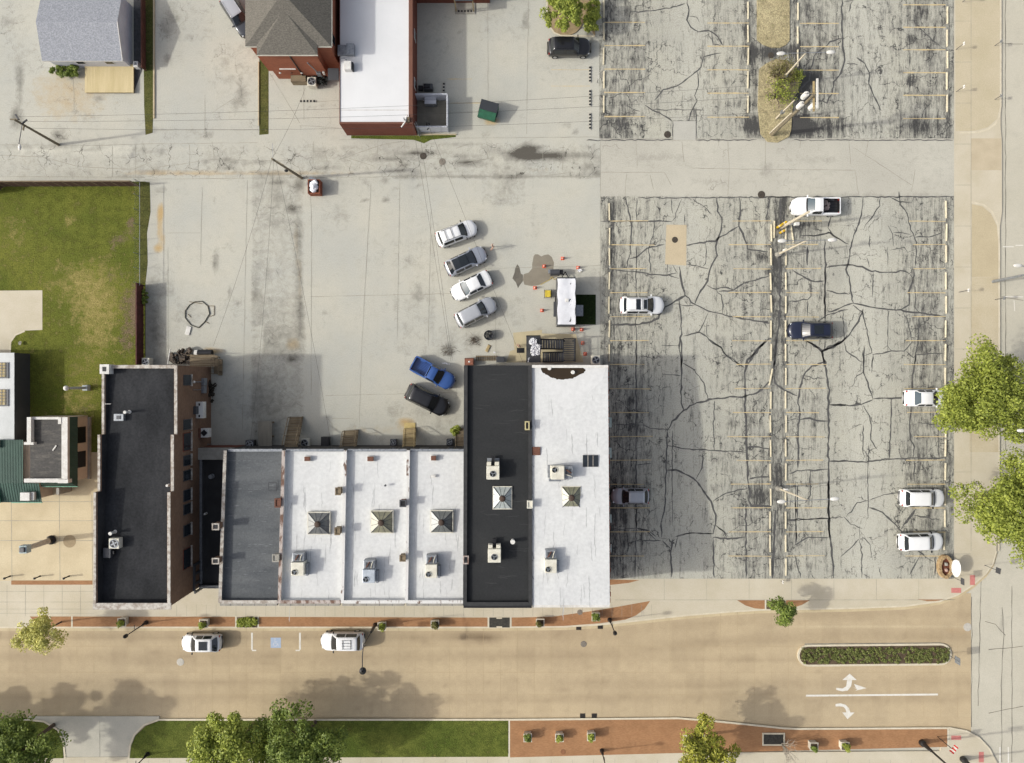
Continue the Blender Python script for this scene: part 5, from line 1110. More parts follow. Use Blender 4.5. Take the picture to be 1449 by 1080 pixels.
PROF = {  # t (0 rear .. 1 front) : top height, half width of the top (share of half width)
 'suv':   dict(top=[(0,.55),(.012,.80),(.03,.98),(.05,1.04),(.075,1.12),(.125,1.60),(.16,1.68),(.35,1.71),(.55,1.68),(.585,1.64),(.715,1.10),(.74,1.06),(.85,1.00),(.94,.90),(.975,.78),(1,.55)],
               wt=[(0,.80),(.04,.84),(.075,.80),(.125,.70),(.3,.70),(.58,.69),(.61,.69),(.715,.80),(.74,.84),(.95,.78),(1,.7)], belt=1.02, rw=(.075,.125), ws=(.585,.715), sw=(.14,.385,.41,.61)),
 'wagon': dict(top=[(0,.5),(.012,.76),(.03,.92),(.06,.98),(.16,1.42),(.20,1.50),(.35,1.56),(.52,1.54),(.56,1.50),(.70,1.03),(.73,.99),(.85,.93),(.94,.83),(.975,.72),(1,.5)],
               wt=[(0,.80),(.05,.82),(.16,.68),(.3,.68),(.55,.68),(.58,.68),(.70,.78),(.74,.82),(.95,.76),(1,.66)], belt=.95, rw=(.06,.16), ws=(.56,.70), sw=(.19,.385,.41,.58)),
 'sedan': dict(top=[(0,.5),(.012,.75),(.03,.95),(.08,1.0),(.17,1.02),(.19,1.05),(.30,1.38),(.34,1.42),(.45,1.45),(.54,1.42),(.57,1.38),(.70,1.0),(.73,.95),(.86,.88),(.95,.76),(1,.5)],
               wt=[(0,.78),(.06,.80),(.17,.80),(.19,.78),(.30,.66),(.45,.66),(.55,.66),(.58,.67),(.70,.78),(.74,.82),(.95,.76),(1,.66)], belt=.93, rw=(.19,.30), ws=(.57,.70), sw=(.27,.41,.43,.60)),
 'pickup':dict(top=[(0,.6),(.012,.95),(.03,1.08),(.05,1.1),(.37,1.1),(.385,1.12),(.395,1.55),(.42,1.74),(.50,1.78),(.56,1.74),(.58,1.70),(.69,1.18),(.72,1.13),(.86,1.07),(.955,.95),(.98,.8),(1,.6)],
               wt=[(0,.9),(.05,.90),(.37,.90),(.395,.74),(.43,.70),(.56,.70),(.59,.70),(.69,.82),(.73,.85),(.95,.80),(1,.74)], belt=1.08, rw=(.385,.42), ws=(.58,.69), sw=(.425,.50,.502,.61)),
}
def _ip(keys, t): return float(np.interp(t, [k[0] for k in keys], [k[1] for k in keys]))
def vehicle(name, label, cat, px, py, ang, kind, pm, L=4.7, Wd=1.86, group='vehicles parked around the shops', glass=None, roof=None, sun=None, rails=False, rack=False, seed=0, rearglass=None, mirror=None, hs=1.0):
    t = thing(name, label, cat, (0, 0, 0), group)
    pf = PROF[kind]; hw0 = Wd / 2; glass = glass or m_cg
    keyt = sorted(set([k[0] for k in pf['top']] + list(pf['rw']) + list(pf['ws']) + list(pf['sw']) + [.005, .02, .04, .09, .22, .27, .31, .46, .5, .64, .67, .77, .8, .88, .91, .96, .985, .995]))
    rows = []
    def station(tt):
        zt = _ip(pf['top'], tt) * hs; wt = _ip(pf['wt'], tt) * hw0
        ro = 1.0
        if tt > .86: ro = 1 - .16 * ((tt - .86) / .14) ** 2.2
        if tt < .10: ro = 1 - .10 * ((.10 - tt) / .10) ** 2.2
        hw = hw0 * ro; wt = min(wt, hw * .94)
        zb = min(pf['belt'] * hs, zt - .07); cab = zt - zb > .25
        wt_ = wt if cab else max(wt, hw * .86)
        p3, p4 = (hw * .965, zb), (wt_ + .035, zt - (.05 if cab else .025))
        ring = [(0, .2), (hw * .84, .2), (hw * .965, .33), (hw * .995, .5 * zb + .12), (hw, .72 * zb + .05), p3,
                (p3[0] + (p4[0] - p3[0]) * .12, p3[1] + (p4[1] - p3[1]) * .12), (p3[0] + (p4[0] - p3[0]) * .88, p3[1] + (p4[1] - p3[1]) * .88), p4,
                (wt_ - .05, zt), (wt_ * .66, zt + .018), (wt_ * .33, zt + .028), (0, zt + .032)]
        bf = .34 * max(0, (tt - .52) / .48) ** 1.0 * (.55 if tt < .75 else 1) if tt > .52 else 0
        if tt > .75: bf = .13 + .25 * ((tt - .75) / .25) ** 1.3
        elif tt > .52: bf = .13 * (tt - .52) / .23
        br = .16 * max(0, (.2 - tt) / .2) if kind != 'pickup' else .05 * max(0, (.2 - tt) / .2)
        out = []
        for y, z in ring:
            q = (abs(y) / hw) ** 2.4
            out.append(((tt - .5) * L - bf * q + br * q, y, z))
        return out
    for tt in keyt: rows.append(station(tt))
    n = len(rows[0]); full = []
    for r_ in rows: full.append([(x, -y, z) for x, y, z in r_] + [(x, y, z) for x, y, z in r_[-2:0:-1]])
    m = len(full[0]); b = MB(); vs = [p for r_ in full for p in r_]; fs = []
    bed = kind == 'pickup'
    for i in range(len(full) - 1):
        for k in range(m):
            tm = (keyt[i] + keyt[i + 1]) / 2; kk = k if k < n - 1 else m - 1 - k
            if bed and .035 < tm < .375 and kk >= 9: continue
            fs.append((i * m + k, i * m + (k + 1) % m, (i + 1) * m + (k + 1) % m, (i + 1) * m + k))
    fs.append(tuple(range(m))[::-1]); fs.append(tuple(range((len(full) - 1) * m, len(full) * m)))
    b.add(vs, [f[::-1] for f in fs])
    bo = b.build('body', pm, t)
    bo.data.shade_smooth()
    try:
        bo.data.set_sharp_from_angle(angle=R(42))
    except Exception: pass
    def patch(nm, t0, t1, ks, mt, off=.012, both=True):
        mb = MB()
        for i in range(len(keyt) - 1):
            if keyt[i] < t0 - 1e-6 or keyt[i + 1] > t1 + 1e-6: continue
            for k in ks:
                q = [Vector(full[i][k]), Vector(full[i][(k + 1) % m]), Vector(full[i + 1][(k + 1) % m]), Vector(full[i + 1][k])]
                nn = (q[1] - q[0]).cross(q[3] - q[0]).normalized()
                if nn.z < 0: nn = -nn
                if abs(nn.z) < .35: nn = nn if nn.y * q[0].y > 0 else -nn
                mb.add([p + nn * off for p in q], [(3, 2, 1, 0)])
        if mb.v:
            o = mb.build(nm, mt, t); 
            bm = bmesh.new(); bm.from_mesh(o.data); bmesh.ops.remove_doubles(bm, verts=bm.verts, dist=.004); bmesh.ops.recalc_face_normals(bm, faces=bm.faces); bm.to_mesh(o.data); bm.free()
            return o
    topk = list(range(9, n - 1)) + list(range(n - 1, m - 9))
    patch('windshield', pf['ws'][0], pf['ws'][1], topk, glass)
    patch('cowl', pf['ws'][1], [k for k in keyt if k > pf['ws'][1]][0], topk, m_blk, .006)
    patch('rear_window', pf['rw'][0], pf['rw'][1], topk, rearglass or m_cg)
    s0, s1, s2, s3 = pf['sw']
    for a, e_ in ((s0, s1), (s2, s3)):
        if e_ - a < .03: continue
        patch('side_window', a, e_, [6], m_cg); patch('side_window', a, e_, [m - 7], m_cg)
    if roof: patch('roof_panel', pf['rw'][1] + .0, pf['ws'][0], topk, roof, .008)
    zr = _ip(pf['top'], .4) * hs + .035
    for s in (-1, 1):
        MB().obox((.685 - .5) * L, s * (hw0 + .07), 1.0 * hs, .12, .24, .16, 0).build('mirror', mirror or pm, t, bev=.03)
        MB().obox((.935 - .5) * L - .06, s * hw0 * .66, .66, .18, .30, .13, -s * .45).build('headlight', m_lens, t, bev=.03)
        MB().obox((.012 - .5) * L + .13, s * hw0 * .76, .72, .1, .24, .2, s * .3).build('tail_light', m_red, t, bev=.02)
        for tx in (.175, .815):
            c = Vector(((tx - .5) * L, s * (hw0 - .10), .34)); wmb = MB()
            wmb.tube([c + Vector((0, -.115, 0)), c + Vector((0, .115, 0))], .34, 18)
            wo = wmb.build('wheel', m_tyre, t); MB().tube([c + Vector((0, s * .1, 0)), c + Vector((0, s * .122, 0))], .22, 14).build('rim', m_rim, wo)
        if rails: MB().tube([((.17 - .5) * L, s * hw0 * .62, zr), ((.2 - .5) * L, s * hw0 * .63, zr + .05), ((.54 - .5) * L, s * hw0 * .63, zr + .05), ((.57 - .5) * L, s * hw0 * .62, zr - .02)], .022, 6).build('roof_rail', m_blk if rails == 'b' else m_rim, t)
    MB().obox(-.5 * L + .02, 0, .38, .1, Wd * .72, .18).build('bumper', m_blk, t, bev=.03)
    MB().obox(.5 * L - .06, 0, .42, .08, Wd * .55, .2).build('grille', m_blk, t, bev=.02)
    if sun:
        for a, e_, w_ in sun: MB().box((a - .5) * L, -w_ * hw0, zr - .02, (e_ - .5) * L, w_ * hw0, zr + .012).build('sunroof', m_cg, t)
    if rack:
        rk_ = MB()
        if rack == 'cross':
            for a in (.25, .40): rk_.box((a - .5) * L - .025, -hw0 * .64, zr + .055, (a - .5) * L + .025, hw0 * .64, zr + .085)
        elif rack == 'basket':
            for a in (.26, .44): rk_.box((a - .5) * L - .02, -.5, zr + .03, (a - .5) * L + .02, .5, zr + .06)
            for y in (-.45, -.15, .15, .45): rk_.box((.24 - .5) * L, y - .015, zr + .062, (.46 - .5) * L, y + .015, zr + .08)
        else: rk_.box((.47 - .5) * L - .03, -hw0 * .64, zr + .055, (.47 - .5) * L + .03, hw0 * .64, zr + .085)
        rk_.build('roof_rack', m_blk if rack != 'bar' else m_galv, t)
    if bed:
        zb_ = .62; x0, x1, yw = (.04 - .5) * L, (.372 - .5) * L, hw0 * .78; lm = m_blk if bed and not roof else pm
        q = MB(); zt = 1.1 * hs + .0
        q.add([(x0,-yw,zb_),(x1,-yw,zb_),(x1,yw,zb_),(x0,yw,zb_)], [(0,1,2,3)])
        q.add([(x0,-yw,zb_),(x1,-yw,zb_),(x1,-yw,zt),(x0,-yw,zt)], [(3,2,1,0)]); q.add([(x0,yw,zb_),(x1,yw,zb_),(x1,yw,zt),(x0,yw,zt)], [(0,1,2,3)])
        q.add([(x0,-yw,zb_),(x0,yw,zb_),(x0,yw,zt),(x0,-yw,zt)], [(0,1,2,3)][::-1]); q.add([(x1,-yw,zb_),(x1,yw,zb_),(x1,yw,zt),(x1,-yw,zt)], [(0,1,2,3)])
        q.build('bed_liner', pf.get('liner', m_blk) if pm is not P_BLUE else paint('dark_blue_bed', (.02, .05, .17)), t)
        rl = MB(); rl.box(x0, -hw0 * .93, zt - .02, x1 + .03, -yw, zt + .02); rl.box(x0, yw, zt - .02, x1 + .03, hw0 * .93, zt + .02); rl.box(x0 - .1, -hw0 * .9, zt - .02, x0 - .001, hw0 * .9, zt + .02)
        rl.build('bed_rail', pm, t)
        ri = MB()
        for k in range(9): y = -yw * .85 + yw * 1.7 * k / 8; ri.box(x0 + .05, y - .02, zb_ + .001, x1 - .05, y + .02, zb_ + .02)
        for y in (-1, 1): ri.box(-.0 + (.13 - .5) * L, y * yw - (.14 if y > 0 else 0), zb_ + .021, (.24 - .5) * L, y * yw + (.14 if y < 0 else 0), zb_ + .25)
        ri.build('bed_ribs', m_dgrey if pm is not P_BLUE else P_BLUE, t)
    p = G(px, py, .85); t.location = (p.x, p.y, .006); t.rotation_euler.z = R(ang)
    return t
V = vehicle
V('suv', 'dark SUV with a pale grey roof half hidden by the orange brick house eaves', 'SUV', 336, 22, -57, 'suv', P_GUN, 4.9, 1.9, roof=P_SILV2, rails=True)
V('suv', 'black SUV with a small white patch on its side parked beside the hedge', 'SUV', 806, 66, 0, 'suv', P_BLACK, 4.75, 1.9, rails='b')
V('suv', 'white SUV with black roof cross bars, first of the diagonal row of four parked cars', 'SUV', 646, 330, 21, 'suv', P_WHITE, 4.6, 1.85, rails='b', rack='cross', mirror=m_blk)
V('hatchback_car', 'silver-grey hatchback with a full black glass roof in the diagonal row', 'car', 659.5, 369, 25, 'wagon', P_SILVER, 4.75, 1.86, roof=m_cg)
V('sedan', 'white sedan facing the opposite way in the diagonal row of four parked cars', 'car', 666.5, 404.5, 206, 'sedan', P_WHITE, 4.7, 1.84, glass=m_cgb)
V('suv', 'silver SUV nearest the shops in the diagonal row of four parked cars', 'SUV', 673.5, 441.5, 27, 'suv', P_SILV2, 4.75, 1.86)
PROF['pickup2'] = PROF['pickup']
V('pickup_truck', 'blue pickup truck parked beside the black roof', 'pickup truck', 613, 528.5, -28, 'pickup', P_BLUE, 5.1, 1.85)
V('suv', 'large black SUV parked next to the blue pickup truck', 'SUV', 605, 566.5, -26, 'suv', P_BLACK, 5.0, 1.98, rails='b')
V('suv', 'white SUV with two black sunroof panels alone on the west side of the lower lot', 'SUV', 909, 432, 0, 'suv', P_WHITE, 4.85, 1.92, rails=True, sun=[(.33, .43, .58), (.50, .57, .52)], rack='bar')
V('suv', 'dark navy SUV parked in the middle of the lower lot', 'SUV', 1147.5, 467.5, 180, 'suv', P_NAVY, 4.9, 1.88, rails='b', sun=[(.3, .5, .5)])
tr = V('pickup_truck', 'white pickup truck with an open black bed at the top of the lower lot', 'pickup truck', 1154.5, 292, 180, 'pickup', P_WHITE, 5.35, 1.95, glass=m_cgb)
V('sedan', 'white sedan parked partly under the big tree crown', 'car', 1312, 563.5, 0, 'sedan', P_WHITE, 4.75, 1.82, rearglass=m_cgb)
V('suv', 'white minivan with a plain white roof, one stall gap north of its twin', 'minivan', 1306.5, 705, 0, 'suv', P_WHITE, 4.85, 1.9, mirror=m_blk)
V('suv', 'white minivan with a plain white roof nearest the stone-ringed corner sign', 'minivan', 1304.5, 767, 1.5, 'suv', P_WHITE, 4.85, 1.9, mirror=m_blk)
V('hatchback_car', 'small grey car in the shade of the end shop in the lower lot', 'car', 892, 702.5, 180, 'wagon', P_GREY, 4.2, 1.75, roof=P_SILV2, rails=True)
V('suv', 'white SUV with a single black sunroof parked on the tan street', 'SUV', 284, 910.5, 180, 'wagon', P_WHITE, 4.35, 1.86, sun=[(.27, .47, .5)], mirror=m_blk, hs=1.06)
V('suv', 'white SUV with a small roof basket parked on the tan street', 'SUV', 484, 908, 180, 'suv', P_WHITE, 4.75, 1.92, rack='basket', mirror=m_blk, hs=1.02)
p = G(1170, 291, .9)
jb = MB(); jr = random.Random(4)
for k in range(9): jb.obox(p.x + jr.uniform(-.45, .35), p.y + jr.uniform(-.5, .4), .66 + jr.uniform(0, .15), jr.uniform(.3, .6), jr.uniform(.2, .5), jr.uniform(.1, .3), jr.uniform(0, 3))
solo(jb, 'tarp_bundle', mat('greyish_tarp', D(168, 152, 146), D(132, 118, 114), sc=4), 'crumpled greyish bundle in the black bed of the white pickup truck', 'bundle', (p.x, p.y, .64), bev=.04)
# white trailer
p = G(801.5, 427, 0); c = G(801.5, 426.5, 2.3)
t = thing('box_trailer', 'white-roofed food trailer standing on the wet concrete behind the shops', 'trailer', (c.x, c.y, 0))
m_tr = plain('dark_trailer_side', (.05, .052, .055), .4)
MB().box(c.x - 1.0, c.y - 2.6, .45, c.x + 1.0, c.y + 2.55, 2.3).build('body', m_tr, t, bev=.05)
rb = MB(); nx, ny = 8, 18; rr = random.Random(9); vs = []
for j in range(ny + 1):
    for i in range(nx + 1):
        wob = .04 * math.sin(j * .9) if i in (0, nx) else 0
        vs.append((c.x - .94 + 1.88 * i / nx + wob + rr.uniform(-.012, .012), c.y - 2.45 + 4.85 * j / ny, 2.32 + rr.uniform(0, .05) + .03 * math.sin(i * .8)))
rb.add(vs, [(j * (nx + 1) + i, j * (nx + 1) + i + 1, (j + 1) * (nx + 1) + i + 1, (j + 1) * (nx + 1) + i) for j in range(ny) for i in range(nx)])
rb.build('roof', plain('white_trailer_roof', (.66, .665, .69), .5), t, smooth=True)
MB().obox(c.x + .05, c.y + .1, 2.36, .35, .35, .06).build('roof_vent', m_whitep, t, bev=.02)
MB().tube([(c.x - .5, c.y + 2.5, .5), (c.x, c.y + 3.4, .5)], .05, 6).build('drawbar', m_dark, t); MB().tube([(c.x + .5, c.y + 2.5, .5), (c.x, c.y + 3.4, .5)], .05, 6).build('drawbar', m_dark, t)
MB().box(c.x - 1.28, c.y - 1.5, .8, c.x - 1.01, c.y + .1, 1.0).build('serving_shelf', m_dgrey, t)
for s in (-1, 1):
    for yy in (-.5, .4): q = Vector((c.x + s * .98, c.y + yy, .36)); MB().tube([q - Vector((.1, 0, 0)), q + Vector((.1, 0, 0))], .36, 16).build('wheel', m_tyre, t)
MB().box(c.x + 1.02, c.y - 1.4, .2, c.x + 1.95, c.y - .2, .55).build('step', m_galv, t, bev=.02)
MB().tube([(c.x + 1.0, c.y - 2.6, .5), (c.x + .9, c.y - 3.1, .2)], .04, 6).build('jack', m_dark, t)
tf = MB().box(*G(815, 459.5)[:2], .0, *G(843, 417)[:2], .03)
solo(tf, 'artificial_turf_mat', lawn_mat('dark_turf', (.012, .022, .006), (.02, .034, .01), (.03, .045, .015), (.02, .03, .01)), 'dark green artificial turf mat beside the white trailer', 'turf mat', G(829, 438))
# ---------------------------------------------------------------- trees and plants
L_YG = leaf_mat('yellow_green_leaves', (.17, .21, .03), (.37, .41, .075), (.11, .145, .022))
L_G = leaf_mat('green_leaves', (.10, .15, .028), (.25, .31, .06), (.065, .10, .02))
L_MID = leaf_mat('mid_green_leaves', (.18, .23, .035), (.42, .46, .085), (.11, .15, .025))
L_BR = leaf_mat('bright_leaves', (.20, .22, .03), (.44, .42, .07), (.13, .15, .022))
L_OL = leaf_mat('olive_leaves', (.12, .12, .035), (.24, .22, .07), (.08, .08, .025))
L_SP = leaf_mat('spring_leaves', (.42, .42, .10), (.7, .66, .22), (.34, .33, .08))
m_bark = mat('bark', D(104, 88, 72), D(74, 62, 52), sc=4, fine=.25)
def leaf_cloud(C, rad, n, size, rs, up=.5):
    """numpy: n leaf quads scattered in spheres C[i], rad[i]"""
    idx = rs.randint(0, len(C), n); d = rs.normal(size=(n, 3)); d /= np.linalg.norm(d, axis=1)[:, None]
    rr = rad[idx] * rs.uniform(.35, 1, n) ** .5
    d[:, 2] = np.where(d[:, 2] < -.3, -d[:, 2], d[:, 2])
    P = C[idx] + d * rr[:, None] * np.array([1, 1, .8])
    nn = d * .7 + rs.normal(size=(n, 3)) * .55 + np.array([0, 0, up]); nn /= np.linalg.norm(nn, axis=1)[:, None]
    a = np.cross(nn, rs.normal(size=(n, 3))); a /= np.linalg.norm(a, axis=1)[:, None]; b = np.cross(nn, a)
    s = size * rs.uniform(.6, 1.3, n)[:, None]
    return np.stack([P - a * s * .5, P + b * s * .32, P + a * s * .55, P - b * s * .32], 1).reshape(-1, 3)
def cloud_obj(name, V, m, parent=None, kind=None):
    n = len(V) // 4
    og = ORG.get(parent.name, Vector((0, 0, 0))) if parent else Vector((0, 0, 0))
    me = bpy.data.meshes.new(name); V = V - np.array(og)
    me.vertices.add(len(V)); me.vertices.foreach_set('co', V.ravel().astype(np.float32))
    me.loops.add(n * 4); me.loops.foreach_set('vertex_index', np.arange(n * 4, dtype=np.int32))
    me.polygons.add(n); me.polygons.foreach_set('loop_start', np.arange(0, n * 4, 4, dtype=np.int32)); me.update(calc_edges=True)
    me.materials.append(m); o = bpy.data.objects.new(name, me); col.objects.link(o)
    if parent: o.parent = parent; ORG[o.name] = og
    return tag(o, kind=kind)
def tree(label, base, crown, rx, zc, lm, n=7000, leaf=.34, seed=1, group=None, rz=None, clumps=46, lob=.4, cr=(.13, .28), th=None, trunk_r=.18, ry=None, name='tree'):
    """base, crown: photo pixels of the trunk foot (ground) and of the crown centre (at height zc)"""
    rs = np.random.RandomState(seed); b = G(*base, 0); c = G(*crown, zc); ry = ry or rx; rz = rz or rx * .62
    t = thing(name, label, 'tree', b, group)
    u = rs.normal(size=(clumps, 3)); u /= np.linalg.norm(u, axis=1)[:, None]; u[:, 2] = np.abs(u[:, 2]) * 1.05 - .35
    az = np.arctan2(u[:, 1], u[:, 0]); ph = rs.uniform(0, 6.28, 4)
    lobes = 1 + lob * (.5 * np.sin(3 * az + ph[0]) + .35 * np.sin(5 * az + ph[1]) + .3 * np.sin(8 * az + ph[2]))
    rr = rs.uniform(.3, .9, clumps) ** .8 * lobes
    C = np.array(c) + u * rr[:, None] * np.array([rx, ry, rz]); rad = rs.uniform(*cr, clumps) * rx
    cloud_obj('crown', leaf_cloud(C, rad, n, leaf, rs), lm, t)
    fork = Vector((b.x + (c.x - b.x) * .15, b.y + (c.y - b.y) * .15, zc - rz * .75)); tm = MB()
    tm.tube([b, b.lerp(fork, .5) + Vector((.04, .03, 0)), fork], [trunk_r * 1.25, trunk_r, trunk_r * .85], 9)
    for k in rs.choice(clumps, min(clumps, 14), replace=False):
        e = Vector(C[k]); mid = fork.lerp(e, .5) + Vector((rs.uniform(-.2, .2), rs.uniform(-.2, .2), .2)); tm.tube([fork, mid, e], [trunk_r * .55, trunk_r * .33, .03], 6)
    tm.build('trunk', m_bark, t, smooth=True)
    return t
tree('very large yellow-green street tree overhanging a white sedan', (1362, 560), (1398, 565), 5.4, 6.2, L_YG, 30000, .25, 11, clumps=130, ry=5.0, trunk_r=.3)
tree('very large yellow-green street tree just north of the stone-ringed corner sign', (1382, 702), (1442, 716), 5.4, 6.2, L_YG, 30000, .25, 23, clumps=130, ry=5.2, trunk_r=.3)
tree('dark green tree on the lawn at the bottom left corner beside the driveway', (76, 1026), (24, 1064), 4.2, 5.6, L_G, 15000, .26, 3, clumps=80)
tree('bright green tree on the bottom lawn, left of its darker twin', (360, 1024), (324, 1060), 4.2, 5.6, L_MID, 15000, .26, 4, clumps=80)
tree('darker green tree on the bottom lawn east of the bright green one', (446, 1022), (420, 1060), 4.3, 5.6, L_G, 15000, .26, 5, clumps=80)
tree('golden green tree beside the brick plaza at the bottom', (978, 1042), (998, 1072), 3.1, 5.0, L_BR, 9000, .26, 6, clumps=50, cr=(.18, .34))
tree('small dark green tree in the brick bed by the parking lot entrance', (1096, 857), (1108, 862), 1.5, 3.2, L_G, 2600, .2, 7, clumps=22, cr=(.3, .5), lob=.2, trunk_r=.06)
tree('thin pale yellow spring tree leaning over the street at the left', (87, 880), (57, 898), 2.4, 4.2, L_SP, 6000, .2, 8, clumps=44, cr=(.2, .34), trunk_r=.08, lob=.35)
tree('round bright green tree in the tree island above the black SUV', (805, 30), (799, 17), 2.5, 3.2, L_MID, 7000, .22, 9, clumps=44, trunk_r=.12)
tree('dark green tree just outside the left edge whose shadow falls on the street', (-12, 1024), (-75, 1062), 3.6, 5.6, L_G, 4500, .5, 31, clumps=40)
tree('dark green tree far left outside the frame whose shadow falls on the street', (-92, 1026), (-160, 1066), 3.6, 5.6, L_G, 4500, .5, 32, clumps=40)
def bush(name, label, px, py, lx, ly, h, lm, n, leaf=.2, seed=1, z0=0.0, cat='shrub', group=None, clumps=14):
    rs = np.random.RandomState(seed); p = G(px, py, z0); t = thing(name, label, cat, p, group)
    C = np.array(p) + np.stack([rs.uniform(-.42, .42, clumps) * lx, rs.uniform(-.42, .42, clumps) * ly, rs.uniform(.35, .75, clumps) * h], 1)
    cloud_obj('foliage', leaf_cloud(C, rs.uniform(.18, .3, clumps) * min(lx, ly, h * 1.6), n, leaf, rs), lm, t)
    tm = MB()
    for k in range(clumps): tm.tube([p + Vector((rs.uniform(-.1, .1) * lx, rs.uniform(-.1, .1) * ly, 0)), Vector(C[k])], [.03, .012], 5)
    tm.build('stems', m_bark, t); return t
bush('hedge', 'dark green clipped hedge beside the round tree in the tree island', 836, 28, 1.5, 3.6, 1.5, L_MID, 3200, .22, 12, cat='hedge', clumps=40)
bush('bush', 'dark green bush in front of the small white house', 96, 103, 3.2, 1.1, 1.1, L_G, 2200, .2, 13, clumps=22)
bush('bush', 'weedy bush growing beside the stairs at the black roof wall', 645, 609, .9, 1.1, .9, L_MID, 500, .2, 14)
bush('bush', 'dark green weeds at the foot of the dark red fence', 207.5, 421, .6, 1.6, .8, L_G, 500, .2, 15)
bush('bush', 'dark shrub beside the orange brick house air conditioner', 456, 115, 1.8, 1.3, 1.0, leaf_mat('dark_leaves', (.02, .022, .02), (.035, .038, .034), (.012, .014, .012)), 900, .2, 16)
rs6 = np.random.RandomState(77)
def twigs(name, label, px, py, h, r, n, m, seed, green=None, gn=0, cat='shrub', sub=4):
    rq = random.Random(seed); p = G(px, py, .1); t = thing(name, label, cat, p); tm = MB()
    tips = []
    for k in range(n):
        a = rq.uniform(0, 6.28); q = rq.uniform(.3, 1); e = p + Vector((math.cos(a) * r * q, math.sin(a) * r * q, h * (1.15 - .5 * q))); mid = p.lerp(e, .5) + Vector((0, 0, h * .15))
        tm.tube([p, mid, e], [.045, .025, .012], 5); tips.append(e)
        for j in range(sub):
            f = mid.lerp(e, rq.random()) ; g = f + Vector((rq.uniform(-.5, .5), rq.uniform(-.5, .5), rq.uniform(.1, .5))); tm.tube([f, g], [.016, .007], 4); tips.append(g)
    tm.build('twigs', m, t)
    if green:
        cl = np.array([list(v) for v in tips]); cl = cl[np.random.RandomState(seed).rand(len(cl)) < .5]
        cloud_obj('foliage', leaf_cloud(cl, np.full(len(cl), .38), gn, .16, np.random.RandomState(seed)), green, t)
m_twig = mat('grey_twigs', D(150, 134, 116), D(112, 98, 84), sc=4)
twigs('shrub', 'half-bare shrub with some green leaves at the north end of the lower straw island', 1098, 112, 2.2, 1.9, 60, m_twig, 41, L_OL, 900, sub=6)
twigs('shrub', 'greener half-bare shrub in the middle of the lower straw island', 1098, 138, 2.0, 1.8, 60, m_twig, 42, L_MID, 900, sub=6)
twigs('shrub', 'green shrub at the east edge of the lower straw island', 1119, 118, 1.4, .9, 20, m_twig, 44, L_MID, 800)
twigs('small_tree', 'leafless pale grey small tree on the brick plaza beside the framed soil bed', 1106, 1052, 3.0, 1.5, 16, mat('pale_bare_twigs', D(190, 180, 164), D(160, 150, 136), sc=4), 43, cat='tree', sub=6)
for i, (x, y, sx, sy, lab) in enumerate([(634, 497, 1.0, .8, 'dead brushwood heap by the blue pickup truck'), (672, 482, .8, .5, 'small heap of dead leaves by the dark round drum')]):
    p = G(x, y); b = MB(); rq = random.Random(60 + i)
    for k in range(40): q = p + Vector((rq.gauss(0, sx * .4), rq.gauss(0, sy * .4), .03)); a = rq.uniform(0, 6.28); b.tube([q, q + Vector((math.cos(a) * .4, math.sin(a) * .4, rq.uniform(0, .15)))], .012, 4)
    solo(b, 'brush_heap', m_bark, lab, 'brushwood', p)
# bedding: median strip, framed beds
stad = lambda m_: arc(1144 - 0, 927.8, 14.3 + m_, 90, 270, 12) + arc(1331, 926, 14.3 + m_, 270, 450, 12)
mp_ = stad(-1.6)
MB().prism([G(*p)[:2] for p in stad(1.2)], -.13, .03).build('median_kerb', m_curb, kind='structure')
MB().prism([G(*p)[:2] for p in mp_], -.1, .045).build('median_soil', m_soil, kind='structure')
MB().ribbon([G(*p) for p in [(1139, 912), (1331, 910.4), (1341, 914), (1346.6, 921), (1347.5, 927)]], .12, -.108, taper=False).build('median_joint', m_joint, kind='structure')
C = []
for k in range(420):
    x, y = rs6.uniform(1134, 1342), rs6.uniform(917, 937.5); q = G(x, y, .03 + .05 * rs6.rand()); C.append(q)
cloud_obj('median_planting', leaf_cloud(np.array(C), np.full(len(C), .19), 8000, .17, rs6), leaf_mat('median_leaves', (.13, .15, .045), (.22, .24, .07), (.09, .10, .035)), None, 'stuff')
def bed(name, px0, py0, px1, py1, lm, n, hollow=False):
    MB().box(*G(px0, py1)[:2], 0, *G(px1, py0)[:2], .03).build('bed_soil', m_soil, kind='structure')
    if lm:
        C = np.array([list(G(rs6.uniform(px0 + 1, px1 - 1), rs6.uniform(py0 + 2, py1 - 2), .16)) for k in range(60)])
        cloud_obj(name, leaf_cloud(C, np.full(60, .2), n, .2, rs6), lm, None, 'stuff')
bed('ground_cover', 335.5, 873.5, 364, 888, L_MID, 1500)
m_dk = mat('black_mulch', (.05, .046, .036), (.025, .024, .02), sc=4, fine=.3)
MB().box(*G(692.5, 888)[:2], 0, *G(721, 874)[:2], .03).build('bed_soil', m_dk, kind='structure')
cb = MB(); cb.obox(*G(706.5, 874.6)[:2], .031, .6, .14, .03); cb.obox(*G(706.5, 887)[:2], .031, .6, .14, .03); cb.build('tree_grate', m_curb, kind='structure')
MB().box(*G(1084.5, 862)[:2], 0, *G(1111, 850)[:2], .03).build('bed_soil', m_soil, kind='structure')
